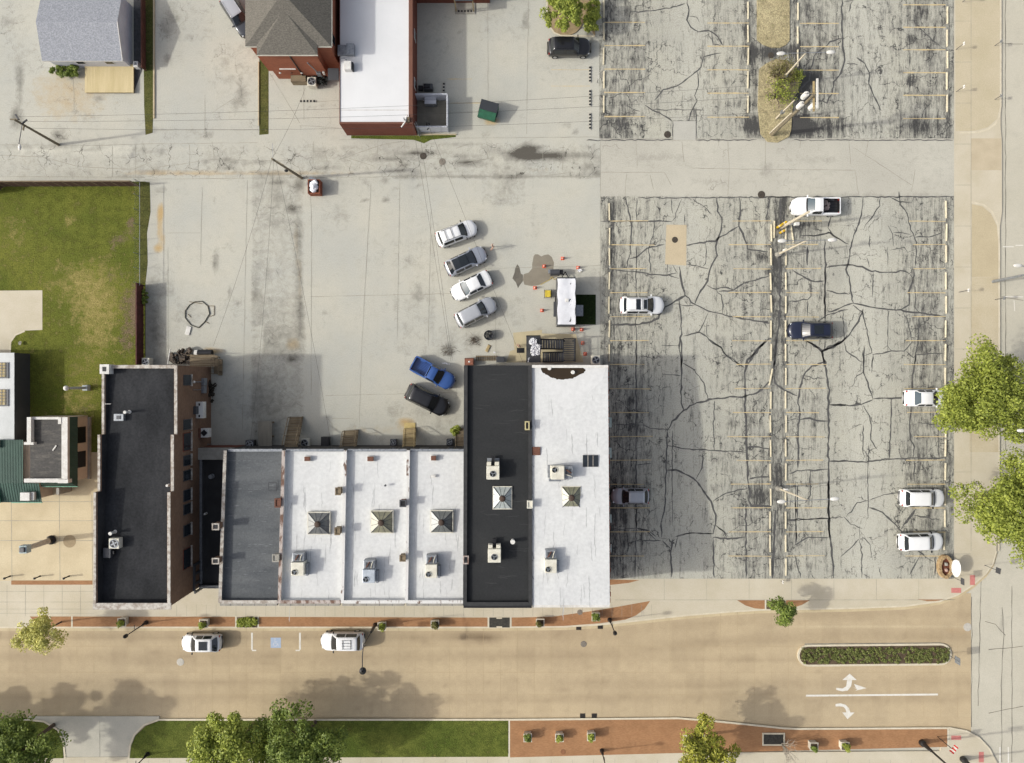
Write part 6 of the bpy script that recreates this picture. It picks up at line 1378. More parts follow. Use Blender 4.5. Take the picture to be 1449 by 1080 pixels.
for x0, y0, x1, y1 in ((1078.5, 1037, 1110.5, 1055), (966, 1039.5, 998, 1057)):
    fr = MB(); fr.box(*G(x0, y1)[:2], 0, *G(x1, y1 - 2)[:2], .07); fr.box(*G(x0, y0 + 2)[:2], 0, *G(x1, y0)[:2], .07); fr.box(*G(x0, y1 - 2)[:2], 0, *G(x0 + 2, y0 + 2)[:2], .07); fr.box(*G(x1 - 2, y1 - 2)[:2], 0, *G(x1, y0 + 2)[:2], .07)
    fr.build('bed_frame', m_curb, kind='structure'); MB().box(*G(x0 + 2, y1 - 2)[:2], 0, *G(x1 - 2, y0 + 2)[:2], .025).build('bed_soil', m_dk, kind='structure')
# planters
m_pot = mat('white_planter', D(226, 218, 200), D(206, 196, 176), sc=3)
def planter(label, px, py, lm, seed, hh=.75):
    p = G(px, py, 0); t = thing('planter', label, 'planter', p, 'square white planters along the street'); s = .88
    pm_ = MB(); n = 4
    for r0, r1, z0, z1 in ((.36, .44, 0, hh),): pm_.obox(p.x, p.y, z0, s * .82, s * .82, hh - .06, 0, 1.12)
    pm_.build('pot', m_pot, t)
    rm = MB()
    for dx, dy, lx, ly in ((-.41, 0, .09, .91), (.41, 0, .09, .91), (0, -.41, .72, .09), (0, .41, .72, .09)): rm.obox(p.x + dx, p.y + dy, hh - .058, lx, ly, .07)
    rm.build('rim', m_pot, t); MB().obox(p.x, p.y, hh - .058, .72, .72, .03).build('soil', m_soil, t)
    rs = np.random.RandomState(seed); C = np.array([p.x, p.y, hh + .22]) + rs.normal(size=(9, 3)) * np.array([.15, .15, .14])
    cloud_obj('shrub', leaf_cloud(C, np.full(9, .24), 420, .15, rs), lm, t)
PL = [(177.5, 877.5, L_MID, 'nearest the thin spring tree'), (292, 879.5, L_MID, 'west of the green planted bed'), (542, 883.5, L_MID, 'beside the tall black street light'), (616.5, 881, L_OL, 'west of the black tree grate, with dull yellow leaves'),
      (764, 878.5, L_OL, 'east of the black tree grate, with brownish leaves'), (842, 870, L_G, 'at the east end of the curving brick strip'), (746.5, 1039.5, L_G, 'westernmost of three on the bottom brick plaza'), (791, 1039.5, L_MID, 'middle of three on the bottom brick plaza'),
      (835.5, 1038, L_MID, 'easternmost of three on the bottom brick plaza'), (1148, 1052, L_G, 'next to the leafless small tree on the bottom brick strip'), (1191.5, 1051.5, L_MID, 'alone farther east on the bottom brick strip')]
for i, (x, y, lm, lab) in enumerate(PL): planter('square white planter ' + lab, x, y, lm, 80 + i)
# ---------------------------------------------------------------- wheel stops
m_stop = mat('cream_wheel_stop', D(222, 212, 184), D(204, 192, 162), sc=2.5, lo=.45, hi=.7)
ws0 = MB(); n_ = 0.95
ws0.add([(-.085,-n_,0),(.085,-n_,0),(.085,n_,0),(-.085,n_,0),(-.055,-n_+.03,.13),(.055,-n_+.03,.13),(.055,n_-.03,.13),(-.055,n_-.03,.13)], [(3,2,1,0),(4,5,6,7),(0,1,5,4),(1,2,6,5),(2,3,7,6),(3,0,4,7)])
wmesh = None
def stop(px, py, rot, label, group, m=None):
    global wmesh
    if wmesh is None: o = ws0.build('wheel_stop', m_stop, None, bev=.015); wmesh = o
    else: o = wmesh.copy(); col.objects.link(o)
    o.location = G(px, py, .008); o.rotation_euler.z = R(rot)
    tag(o, label, 'wheel stop', group)
rk = random.Random(17)
cols_ = [('lower', 'west', 862.3, [300, 335, 363.5, 397.3, 432, 465.5, 499.5], {}), ('lower', 'centre-west', 1091.3, [330, 363.5, 398.6, 430, 466, 499, 533.8, 566.5, 600, 634.6, 668.6, 703.6, 736, 769, 802.5], {533.8: -11, 398.6: 3, 430: 2}),
  ('lower', 'centre-east', 1112, [331, 363.5, 398, 431.5, 465.5, 499, 533, 566, 600, 634, 668, 703, 736, 769, 802.5], {}), ('lower', 'east', 1339, [296.7, 329, 359.5, 397.7, 431.6, 465.7, 499, 532.5, 565, 607, 634, 667.5, 703, 734, 766], {}),
  ('upper', 'west', 854.6, [13, 45, 80, 113, 147.5], {45: 2}), ('upper', 'centre-west', 1058.6, [15, 48, 80, 113, 148], {}), ('upper', 'centre-east', 1129, [16.6, 50, 82.7], {}), ('upper', 'east', 1340, [22, 54.5, 85, 115, 146.5], {})]
for lot_, nm, x, ys, tilt in cols_:
    for i, y in enumerate(ys):
        xx = x + rk.uniform(-.5, .5) - (y - 300) / 520 * (2.6 if (nm == 'east' and lot_ == 'lower') else (1.2 if nm == 'centre-west' and lot_ == 'lower' else 0))
        stop(xx, y, tilt.get(y, rk.uniform(-1.2, 1.2)), f'{ORD[i]} cream wheel stop from the top in the {nm} row of the {lot_} parking lot', f'wheel stops in the {nm} row of the {lot_} lot')
stop(1095.5, 325, -1, 'loose wheel stop just west of the yellow bollards in the lower parking lot', 'loose wheel stops by the yellow bollards')
stop(1121, 331, 8, 'slanted wheel stop just east of the yellow bollards in the lower parking lot', 'loose wheel stops by the yellow bollards')
# black and white striped low stops
def striped(px, py, rot, label, n=5, L=1.8):
    t = thing('parking_curb', label, 'parking curb', (0, 0, 0), 'black rubber parking curbs'); bl = MB()
    MB().obox(0, 0, 0, L, .16, .09).build('base', mat('striped_white', D(214, 210, 196), sc=2), t)
    for k in range(n): bl.obox(-L / 2 + L * (k + .5) / n, 0, -.001, L / n * .55, .19, .115)
    bl.build('black_stripes', m_blk, t); t.location = G(px, py, .006); t.rotation_euler.z = R(rot)
striped(834.8, 105.5, 90, 'striped parking curb south of the black SUV, northernmost of three'); striped(834.8, 139, 90, 'striped parking curb south of the black SUV, middle of three'); striped(834.8, 172, 90, 'striped parking curb south of the black SUV, southernmost of three')
striped(435.5, 143.5, 0, 'striped parking curb in front of the orange brick house'); striped(628, 124, 88, 'short striped parking curb beside the white terrace fence', 3, 1.1)
striped(658, 16.5, 0, 'striped parking curb at the small rear entrance by the top edge', 5, 1.7); striped(835, 3, 90, 'striped parking curb north of the hedge at the top edge', 3, 1.2)
# ---------------------------------------------------------------- poles, lamps, cables
m_pole = mat('wooden_pole', D(140, 130, 108), D(112, 102, 84), sc=1.5, fine=.2); m_wpole = mat('pale_metal_pole', D(214, 204, 182), D(196, 184, 160), sc=2)
m_bkpole = plain('black_pole', (.012, .012, .013), .4)
def lot_light(label, bx_, by_, h, rot, span=4.9):
    b = G(bx_, by_, 0); t = thing('parking_lot_light', label, 'light pole', b, 'double-headed parking lot lights')
    MB().cyl(b.x, b.y, 0, .75, .28, .26).build('concrete_base', m_conc, t)
    MB().tube([b + Vector((0, 0, .7)), b + Vector((0, 0, h))], [.11, .07], 10).build('pole', m_wpole, t)
    MB().obox(b.x + .12, b.y + .1, 1.6, .34, .3, .5).build('control_box', m_whitep, t, bev=.02)
    d = Vector((math.cos(R(rot)), math.sin(R(rot)), 0)); MB().tube([b - d * span / 2 + Vector((0, 0, h)), b + d * span / 2 + Vector((0, 0, h))], .035, 6).build('cross_arm', m_galv, t)
    for s in (-1, 1):
        c = b + d * s * span / 2 + Vector((0, 0, h))
        lm = MB().ball((0, 0, 0), (.46, .2, .11), 14); lm.v = [(c.x + v[0] * d.x - v[1] * d.y, c.y + v[0] * d.y + v[1] * d.x, c.z + v[2]) for v in lm.v]
        lm.build('lamp_head', m_whitep, t, smooth=True)
lot_light('double-headed light pole beside the yellow bollards in the lower lot', 1100, 360.5, 7.9, 1)
lot_light('double-headed light pole in the southern half of the lower lot', 1101, 691, 7.9, 3, 5.2)
lot_light('double-headed light pole between the two straw islands in the upper lot', 1101, 119, 7.4, 1.5)
t = thing('utility_pole', 'short pale pole with white boxes guarded by yellow bollards near the white pickup truck', 'pole', G(1106, 322)); b = G(1106, 322)
MB().tube([b, b + Vector((0, 0, 7.2))], [.17, .12], 10).build('pole', m_wpole, t); MB().obox(b.x + .3, b.y + .1, 1.4, .4, .35, .6).build('meter_box', m_whitep, t, bev=.03); MB().obox(b.x + .5, b.y - .25, 2.6, .45, .35, .5).build('meter_box', m_whitep, t, bev=.03)
for i, (x, y, lab) in enumerate(((1100, 322, 'westernmost yellow bollard at the foot of the short pale pole'), (1104, 329.5, 'southern yellow bollard at the foot of the short pale pole'), (1107, 317.5, 'northern yellow bollard at the foot of the short pale pole'))):
    p = G(x, y); o = thing('bollard', lab, 'bollard', p, 'yellow bollards round the short pale pole'); MB().lathe(p.x, p.y, [(.13, 0), (.13, 1.15), (.09, 1.24), (.02, 1.26)], 12).build('post', mat('yellow_bollard_paint', D(214, 178, 40), D(190, 152, 40), sc=3), o); MB().cyl(p.x, p.y, .75, .9, .134).build('band', m_whitep, o)
# utility pole with transformers
b = G(1092, 191); t = thing('utility_pole', 'tall wooden utility pole with three white transformers rising from the lower straw island', 'utility pole', b); hP = 10.9
MB().tube([b, b + Vector((0, 0, hP))], [.19, .13], 10).build('pole', m_pole, t)
for dz, y0, y1, mt in ((10.3, -1.35, 1.5, m_wood_y), (10.75, -1.25, 1.55, m_whitep)): MB().box(b.x + .14 + (dz - 10.3) * .3, b.y + y0, dz, b.x + .3 + (dz - 10.3) * .3, b.y + y1, dz + .13).build('cross_arm', mt, t)
for dx, dy, dz in ((-.25, .5, 9.0), (-.3, -.05, 8.0), (.45, -.55, 9.0)):
    c = Vector((b.x + dx, b.y + dy, dz)); tf_ = MB().lathe(c.x, c.y, [(.2, dz), (.27, dz + .05), (.27, dz + .85), (.22, dz + .95)], 16).build('transformer', m_whitep, t); MB().cyl(c.x, c.y, dz + .96, dz + 1.15, .06, .05, 8).build('bushing', m_galv, tf_)
MB().tube([b + Vector((-.25, .15, 0)), b + Vector((-.22, .12, 6.0))], .07, 8).build('conduit', m_wpole, t)
b2 = G(1098, 168); t = thing('utility_pole', 'short pole with a white top cap beside the tall transformer pole', 'pole', b2); MB().tube([b2, b2 + Vector((0, 0, 5.0))], [.1, .07], 8).build('pole', m_wpole, t); MB().obox(b2.x, b2.y, 1.6, .3, .3, .5).build('meter_box', m_galv, t)
# left and centre wooden poles
def wpole(label, bp, h, lean, parts):
    b = G(*bp); t = thing('utility_pole', label, 'utility pole', b); top = b + Vector((lean[0], lean[1], h)); MB().tube([b, b.lerp(top, .5), top], [.15, .125, .1], 10).build('pole', m_pole, t)
    return t, b, top
tL, bL, topL = wpole('leaning wooden utility pole at the left edge of the alley with messy attachments', (83, 205), 7.0, (0, .2), 0)
for k, (dx, dy, dz, lx) in enumerate(((-.3, .2, -.6, .9), (.4, .1, -1.0, .7), (-.1, -.3, -1.6, .5), (.2, .3, -.2, .6))): MB().obox(topL.x + dx, topL.y + dy, topL.z + dz, lx, .12, .12, R(40 * k)).build('cross_arm', m_dgrey if k % 2 else m_pole, tL)
MB().tube([topL + Vector((0, 0, -1.2)), topL + Vector((-.4, -2.0, -1.3))], .04, 6).build('lamp_arm', m_dgrey, tL); q = topL + Vector((-.4, -2.3, -1.4)); MB().ball(q, (.16, .34, .1), 12).build('lamp_head', m_whitep, tL, smooth=True)
tC, bC, topC = wpole('leaning wooden utility pole in the alley beside the box of white bags', (427, 252), 8.5, (-.4, -.55), 0)
MB().obox(topC.x + .5, topC.y - .2, topC.z - .5, 1.2, .1, .1, R(-30)).build('cross_arm', m_pole, tC); MB().ball(topC + Vector((1.1, -.9, -.9)), (.2, .14, .14), 10).build('insulator', m_dark, tC)
MB().tube([topC + Vector((0, 0, -.3)), topC + Vector((-.05, 1.6, -.3))], .02, 5).build('brace', m_galv, tC)
m_cable = plain('black_cable', (.03, .03, .03), .6)
def cable(label, a, b_, sag=.6, r=.011):
    pts = [a.lerp(b_, k / 16) - Vector((0, 0, sag * 4 * (k / 16) * (1 - k / 16))) for k in range(17)]
    solo(MB().tube(pts, r, 4), 'overhead_cable', m_cable, label, 'cable', tuple(a), 'overhead cables')
P3 = Vector((GX(1092) + .3, GY(191), 10.9))
cable('upper overhead cable along the alley from the left pole to the transformer pole', topL + Vector((.2, .3, -.1)), P3 + Vector((0, 1.3, 0)), 1.6)
cable('middle overhead cable along the alley from the left pole to the transformer pole', topL + Vector((.2, -.1, -.3)), P3 + Vector((0, .2, 0)), 1.9)
cable('lower overhead cable along the alley from the left pole to the transformer pole', topL + Vector((.2, -.5, -1.0)), P3 + Vector((0, -1.2, -.4)), 2.3)
cable('overhead cable from the alley pole to the orange brick house meter', topC, G(432, 125, 3.0), .4)
cable('overhead cable from the alley pole to the rear of the long brick building', topC, G(302, 489, 4.5), .6)
cable('overhead cable from the alley pole to the rear wall of the grey-roofed shop', topC + Vector((.1, 0, -.2)), G(353, 636, 5.9), .7)
cable('overhead cable from the alley pole to the rear wall of the middle white-roofed shop', topC + Vector((.3, -.2, -.3)), G(470, 637, 5.9), .7)
cA = G(583, 170, 4.3)
cable('western overhead cable from the white roof corner to the black roof corner', cA, G(638, 511, 7.2), .9); cable('second overhead cable from the white roof corner to the black roof corner', cA + Vector((.6, -.1, 0)), G(640, 510, 7.0), .8)
cable('eastern overhead cable from the white roof corner to the end of the black roof', cA + Vector((1.4, .2, .1)), G(740, 513, 7.4), .9)
def street_lamp(label, bp, h=3.9, arm=None, head=.2, group='black street lamps'):
    b = G(*bp); t = thing('street_lamp', label, 'street lamp', b, group)
    MB().lathe(b.x, b.y, [(.24, 0), (.24, .12), (.16, .3), (.13, .75), (.08, .9)], 14).build('base', m_bkpole, t); MB().tube([b + Vector((0, 0, .85)), b + Vector((0, 0, h))], [.065, .045], 10).build('pole', m_bkpole, t)
    if arm:
        e = b + Vector((arm[0], arm[1], h)); MB().tube([b + Vector((0, 0, h)), b + Vector((arm[0] * .4, arm[1] * .4, h + .35)), e + Vector((0, 0, .15))], .05, 8).build('arm', m_bkpole, t); MB().lathe(e.x, e.y, [(.36, h - .05), (.34, h + .1), (.12, h + .28), (.05, h + .4)], 20).build('lamp_head', m_bkpole, t)
    else: MB().lathe(b.x, b.y, [(.07, h - .02), (head, h + .1), (head * 1.05, h + .4), (head * .7, h + .55), (.05, h + .68)], 14).build('lamp_head', m_bkpole, t)
    for zz, s in ((h * .62, 1),): MB().box(b.x - .02, b.y + .08, zz, b.x + .02, b.y + .55, zz + .06).build('banner_arm', m_bkpole, t)
    return t
street_lamp('black street lamp on the brick strip in front of the long brick building', (207, 881)); street_lamp('black street lamp at the end of the curving brick strip by the end shop', (862.5, 877))
street_lamp('black street lamp on the bottom brick plaza near the three planters', (851.5, 1062)); street_lamp('black street lamp on the bottom lawn by the driveway', (209, 1067))
t = street_lamp('tall black street light with a round head on a long arm over the tan street', (531, 884), 6.3, (-.05, -2.5)); b = G(531, 884)
MB().box(b.x - .45, b.y - .9, 3.4, b.x - .4, b.y - .3, 4.6).build('banner', m_whitep, t); MB().cyl(b.x, b.y, 0, 2.4, .2, .12, 12).build('shroud', m_bkpole, t)
def globe_lamp(label, bp, h, globe):
    b = G(*bp); t = thing('lamp_post', label, 'lamp post', b); m_lp = mat('pale_lamp_post', D(196, 204, 206), D(178, 186, 190), sc=2)
    MB().obox(b.x, b.y, 0, .62, .62, .55, 0, .9).build('pedestal', m_lp, t, bev=.03); MB().tube([b + Vector((0, 0, .5)), b + Vector((0, 0, h))], [.16, .11], 12).build('pole', m_lp, t)
    if globe: MB().ball(b + Vector((0, 0, h + .25)), .27, 18).build('globe', m_whitep, t, smooth=True); MB().lathe(b.x, b.y, [(.14, h - .12), (.18, h), (.12, h + .05)], 12).build('collar', m_dgrey, t)
globe_lamp('pale lamp post with a white globe on the grass beside the long brick building', (124, 549), 3.5, True)
b = G(73, 764); t = thing('street_clock', 'round pale column with a dark square head standing on the plaza', 'street clock', b); MB().lathe(b.x, b.y, [(.5, 0), (.5, .15), (.34, .3), (.3, .6)], 20).build('pedestal', m_dark, t)
MB().tube([b + Vector((0, 0, .5)), b + Vector((0, 0, 3.9))], [.3, .24], 16).build('column', mat('column_grey', D(214, 204, 190), D(196, 184, 170), sc=2), t); MB().obox(b.x, b.y, 3.85, .8, .8, .75).build('clock_head', mat('pale_blue_metal', D(188, 204, 204), sc=2), t, bev=.05); MB().obox(b.x, b.y, 4.6, .5, .5, .2).build('cap', m_dgrey, t, bev=.04)
MB().cyl(*G(98.5, 766)[:2], .004, .01, .7).build('manhole_cover', mat('tan_disc', D(172, 152, 118), D(160, 142, 110), sc=4), label='large tan round disc in the plaza paving', cat='manhole cover')  # flat tan disc on the plaza paving
for x, y, lab in ((14.3, 815.5, 'leftmost of the three small black bollard lights on the plaza'), (56.5, 815.5, 'middle of the three small black bollard lights on the plaza'), (97.5, 815.5, 'rightmost of the three small black bollard lights on the plaza')):
    p = G(x, y); o = thing('bollard_light', lab, 'bollard', p, 'black bollard lights on the plaza'); MB().lathe(p.x, p.y, [(.1, 0), (.09, .05), (.07, .1), (.07, .75)], 12).build('post', m_bkpole, o); MB().lathe(p.x, p.y, [(.08, .75), (.12, .8), (.12, .95), (.03, 1.0)], 12).build('lamp_cap', m_bkpole, o)
def sign_post(label, bp, h, w=.45, hh=.5, m=None, rot=90, cat='sign', name='road_sign'):
    b = G(*bp); t = thing(name, label, cat, b); MB().tube([b, b + Vector((0, 0, h))], .03, 6).build('post', m_dgrey, t)
    MB().obox(b.x, b.y, h - hh, w, .03, hh, R(rot)).build('sign_plate', m or m_galv, t); return t
for x, y, h, lab, m_ in ((1353, 70, 1.5, 'northern white-topped short post at the east edge of the upper lot', m_whitep), (1353, 130, 1.5, 'southern white-topped short post at the east edge of the upper lot', m_whitep), (1407.5, 65, 1.2, 'northern thin sign post on the east kerb near the upper lot', None), (1407.5, 141, 1.2, 'southern thin sign post on the east kerb near the upper lot', None),
                      (1357, 413.5, 1.8, 'white-faced sign post at the east edge of the lower lot', m_whitep), (1408, 424, 1.6, 'thin sign post on the east kerb beside the lower lot', None), (1353, 687, 1.6, 'white-topped post by the sidewalk between the two big trees', m_whitep), (1362, 3, 1.6, 'green-topped sign post on the sidewalk at the top right', plain('green_sign', D(70, 140, 110))), (845, 117, 1.5, 'white-topped post between the yard and the upper lot', m_whitep),
                      (860, 381, 1.8, 'grey post with a bent bracket on the west edge of the lower lot', m_whitep), (1105, 822, .7, 'small white-topped marker post at the south end of the centre wheel stops', m_whitep)):
    sign_post(lab, (x, y), h, .34, .3, m_)
sign_post('rectangular road sign at the east tip of the planted median', (1340, 925.5), 2.3, .75, .9, m_galv, 90)
sign_post('sign post at the street corner beside the big tree', (1393, 800), 2.6, .6, .75, m_dgrey, 80); sign_post('sign post beside the stone-ringed corner sign', (1346.5, 816), 2.2, .7, .6, m_dgrey, 90)
# traffic signals, bottom right
def mast(label, bp, h, off=(0, 0)):
    b = G(*bp); t = thing('traffic_signal', label, 'traffic signal', b); MB().lathe(b.x, b.y, [(.34, 0), (.34, .4), (.24, .6), (.2, 1.0), (.16, 1.8), (.12, 1.85)], 18).build('base', m_bkpole, t); MB().tube([b + Vector((0, 0, 1.8)), b + Vector((0, 0, h))], [.11, .08], 12).build('pole', m_bkpole, t)
    MB().obox(b.x, b.y + .3, h - 1.2, .32, .3, 1.0).build('signal_head', m_bkpole, t, bev=.03); MB().tube([b + Vector((0, 0, h)), b + Vector((4.5, .5, h + .2))], .06, 8).build('mast_arm', m_bkpole, t)
mast('black signal mast with a flared base at the bottom right corner', (1304, 1050.5), 7.5); mast('black signal mast partly cut by the bottom edge', (1362, 1074), 7.0)
b = G(1326.5, 1042.5); t = thing('barricade_post', 'thin black sign post with a red and white striped panel at the bottom right corner', 'sign', b); MB().tube([b, b + Vector((0, 0, 2.6))], .04, 8).build('post', m_dark, t)
MB().obox(b.x + .25, b.y - .1, 2.2, .95, .08, .6, R(50)).build('panel', m_whitep, t)
sp = MB(); [sp.obox(b.x + .25 + dx * math.cos(R(50)), b.y - .1 + dx * math.sin(R(50)), 2.21, .16, .1, .6, R(50)) for dx in (-.35, 0, .35)]
sp.build('red_stripes', plain('sign_red', (.5, .04, .03)), t)
b = G(1405, 398.5); t = thing('street_light', 'grey street light pole on the east kerb leaning past the right edge', 'street light', b); MB().tube([b, b + Vector((0, 0, 8.5))], [.16, .09], 10).build('pole', m_galv, t); MB().tube([b + Vector((0, 0, 8.4)), b + Vector((-3.3, .3, 8.8))], .05, 8).build('arm', m_galv, t); MB().ball(b + Vector((-3.5, .32, 8.8)), (.45, .18, .1), 12).build('lamp_head', m_whitep, t, smooth=True)
b = G(1408, 594); t = thing('street_light', 'white-armed street light between the two big trees at the right edge', 'street light', b); MB().tube([b, b + Vector((0, 0, 8.0))], [.15, .09], 10).build('pole', m_galv, t); MB().tube([b + Vector((0, 0, 7.9)), b + Vector((-2.8, -.6, 8.2))], .05, 8).build('arm', m_whitep, t); MB().ball(b + Vector((-3.0, -.62, 8.2)), (.42, .18, .1), 12).build('lamp_head', m_whitep, t, smooth=True)
# corner sign in a stone ring
c = G(1335, 801); t = thing('corner_sign', 'white oval sign board standing in an oval stone-ringed flower bed at the street corner', 'sign', c)
m_stone = mat('tan_stone', D(192, 166, 126), D(158, 130, 94), sc=3, fine=.2)
n = 26
for k in range(n):
    a0, a1 = 2 * math.pi * k / n, 2 * math.pi * (k + .92) / n
    q = lambda a, rx, ry: (c.x + rx * math.cos(a), c.y + ry * math.sin(a))
    if k == 0: rg_ = MB()
    rg_.prism([q(a0, .48, .92), q(a0, .80, 1.28), q(a1, .80, 1.28), q(a1, .48, .92)], 0, .5 + .03 * (k % 3))
rg_.build('stone_ring', m_stone, t, bev=.02)
so_ = MB(); so_.prism([(c.x + .49 * math.cos(2 * math.pi * k / 20), c.y + .93 * math.sin(2 * math.pi * k / 20)) for k in range(20)], 0, .3); so_.build('mulch', mat('red_mulch', D(122, 72, 52), D(86, 50, 38), sc=4, fine=.3), t)
MB().obox(c.x + .05, c.y + .3, .3, .3, .4, .3, 0, .7).build('rock', m_conc, t, bev=.05); MB().obox(c.x + .08, c.y - .35, .3, .3, .4, .25, .4, .7).build('rock', mat('pinkish_rock', D(190, 160, 146), sc=3), t, bev=.05)
ob = MB(); oc_ = G(1352.5, 804, 1.2)
for s in (-1, 1): MB().tube([(oc_.x, oc_.y + s * .5, 0), (oc_.x, oc_.y + s * .5, 1.15)], .05, 8).build('post', m_whitep, t)
ob.add([(oc_.x + .34 * math.cos(2 * math.pi * k / 28), oc_.y + .93 * math.sin(2 * math.pi * k / 28), 1.2 + .22 * math.cos(2 * math.pi * k / 28) + dz) for dz in (0, .12) for k in range(28)], [tuple(range(28))[::-1], tuple(range(28, 56))] + [(k, (k + 1) % 28, 28 + (k + 1) % 28, 28 + k) for k in range(28)])
ob.build('sign_board', m_whitep, t)
# ---------------------------------------------------------------- yard objects
def cone(px, py, label):
    p = G(px, py); t = thing('traffic_cone', label, 'traffic cone', p, 'orange traffic cones around the trailer'); m_o = plain('orange_cone', (.62, .10, .04), .6)
    MB().obox(p.x, p.y, 0, .36, .36, .04).build('base', m_o, t); MB().lathe(p.x, p.y, [(.14, .04), (.10, .3)], 14).build('lower_cone', m_o, t); MB().lathe(p.x, p.y, [(.10, .301), (.07, .42)], 14).build('white_band', m_whitep, t); MB().lathe(p.x, p.y, [(.07, .421), (.03, .65)], 14).build('upper_cone', m_o, t)
for x, y, lab in ((796, 366, 'orange cone standing alone north of the trailer'), (770, 377, 'orange cone in the middle of the wet patch'), (818, 379, 'orange cone beside the white bag'), (757, 407.5, 'orange cone at the lower edge of the wet patch'), (767, 439.5, 'orange cone west of the trailer, south of the yellow generator'), (811, 466, 'orange cone at the south end of the trailer, left of two'), (823, 466.5, 'orange cone at the south end of the trailer, right of two'), (824.5, 485.5, 'orange cone east of the black steel stairs, upper of two'), (828, 501, 'orange cone east of the black steel stairs, lower of two')): cone(x, y, lab)
p = G(775, 416.5); t = thing('generator', 'yellow portable generator west of the trailer', 'generator', p); MB().obox(p.x, p.y, .12, .62, .72, .5).build('body', mat('yellow_generator_paint', D(226, 200, 70), sc=2), t, bev=.05)
fr = MB()
for sx in (-1, 1):
    for sy in (-1, 1): fr.tube([p + Vector((sx * .38, sy * .42, 0)), p + Vector((sx * .38, sy * .42, .7))], .025, 6)
    fr.tube([p + Vector((sx * .38, -.42, .7)), p + Vector((sx * .38, .42, .7))], .025, 6)
fr.build('frame', m_dark, t)
p = G(784.5, 387.5); t = thing('smoker_grill', 'dark grey barrel smoker cart beside the wet patch', 'grill', p); bm_ = MB().tube([p + Vector((-.5, 0, .75)), p + Vector((.5, .05, .75))], .34, 16); bm_.build('barrel', m_dgrey, t); MB().obox(p.x + .72, p.y + .05, .45, .35, .5, .5).build('firebox', m_dark, t, bev=.03); MB().obox(p.x - .45, p.y + .15, .3, .5, .4, .6).build('side_shelf', m_galv, t)
for sx in (-.4, .4): MB().tube([p + Vector((sx, -.25, 0)), p + Vector((sx, .25, 0.5))], .03, 6).build('leg', m_dark, t)
def crumple(name, label, cat, px, py, outline, h, m, seed, z0=0.0, n=16):
    rq = np.random.RandomState(seed); P = [G(x, y, z0) for x, y in outline]; xs = [p.x for p in P]; ys = [p.y for p in P]; b = MB()
    xa, xb, ya, yb_ = min(xs), max(xs), min(ys), max(ys); nx = max(4, int((xb - xa) / .09)); ny = max(4, int((yb_ - ya) / .09))
    def inside(x, y):
        c_ = False; j = len(P) - 1
        for i in range(len(P)):
            if (P[i].y > y) != (P[j].y > y) and x < (P[j].x - P[i].x) * (y - P[i].y) / (P[j].y - P[i].y) + P[i].x: c_ = not c_
            j = i
        return c_
    g = {}
    for j in range(ny + 1):
        for i in range(nx + 1):
            x, y = xa + (xb - xa) * i / nx, ya + (yb_ - ya) * j / ny
            if inside(x, y): g[(i, j)] = len(b.v); b.v.append((x + rq.uniform(-.04, .04), y + rq.uniform(-.04, .04), z0 + .05 + h * rq.uniform(.5, .9)))
    for (i, j), v in list(g.items()):
        q = [g.get((i, j)), g.get((i + 1, j)), g.get((i + 1, j + 1)), g.get((i, j + 1))]
        if None not in q: b.f.append(tuple(q))
    return solo(b, name, m, label, cat, G(px, py, z0))
m_sheet = plain('white_sheet', (.74, .74, .76), .7)
crumple('plastic_bag', 'crumpled white bag on the ground by an orange cone', 'bag', 820, 382.5, [(815.5, 381), (818, 380), (823, 381), (826, 383), (822, 385), (816.5, 385)], .3, m_sheet, 3)
# green dumpster
p = G(691, 158.5, .6); t = thing('dumpster', 'green dumpster with a black lid standing askew in the upper yard', 'dumpster', (0, 0, 0)); mg = mat('green_dumpster_paint', D(44, 104, 76), D(36, 86, 62), sc=2, rough=.5)
MB().add([(-.95,-.75,.1),(.95,-.75,.1),(.95,.75,.1),(-.95,.75,.1),(-.95,-.9,1.0),(.95,-.9,1.0),(.95,.8,1.35),(-.95,.8,1.35)], [(3,2,1,0),(4,5,6,7),(0,1,5,4),(1,2,6,5),(2,3,7,6),(3,0,4,7)]).build('body', mg, t)
MB().add([(-.98,-.12,1.19),(.98,-.12,1.19),(.98,.86,1.39),(-.98,.86,1.39),(-.98,-.12,1.24),(.98,-.12,1.24),(.98,.86,1.44),(-.98,.86,1.44)], [(3,2,1,0),(4,5,6,7),(0,1,5,4),(1,2,6,5),(2,3,7,6),(3,0,4,7)]).build('lid', plain('dark_lid', (.018, .022, .028), .6), t)
MB().box(-.97, -.92, .93, .97, -.86, 1.02).build('rim', mg, t); MB().box(-1.05, -.3, .5, -.951, .3, .7).build('fork_pocket', m_dgrey, t); MB().box(.951, -.3, .5, 1.05, .3, .7).build('fork_pocket', m_dgrey, t)
t.location = (p.x, p.y, 0); t.rotation_euler.z = R(-16)
p = G(448, 268); t = thing('rubbish_box', 'rust brown box overflowing with white bags by the alley pole', 'rubbish box', p)
fr = MB()
for dx, dy, lx, ly in ((-.6, 0, .08, 1.5), (.6, 0, .08, 1.5), (0, -.71, 1.12, .08), (0, .71, 1.12, .08)): fr.obox(p.x + dx, p.y + dy, 0, lx, ly, 1.15)
fr.build('box_wall', mat('rust_brown_paint', D(150, 84, 56), D(116, 64, 46), sc=3), t); MB().obox(p.x, p.y, .01, 1.1, 1.35, .7).build('contents', m_wood, t)
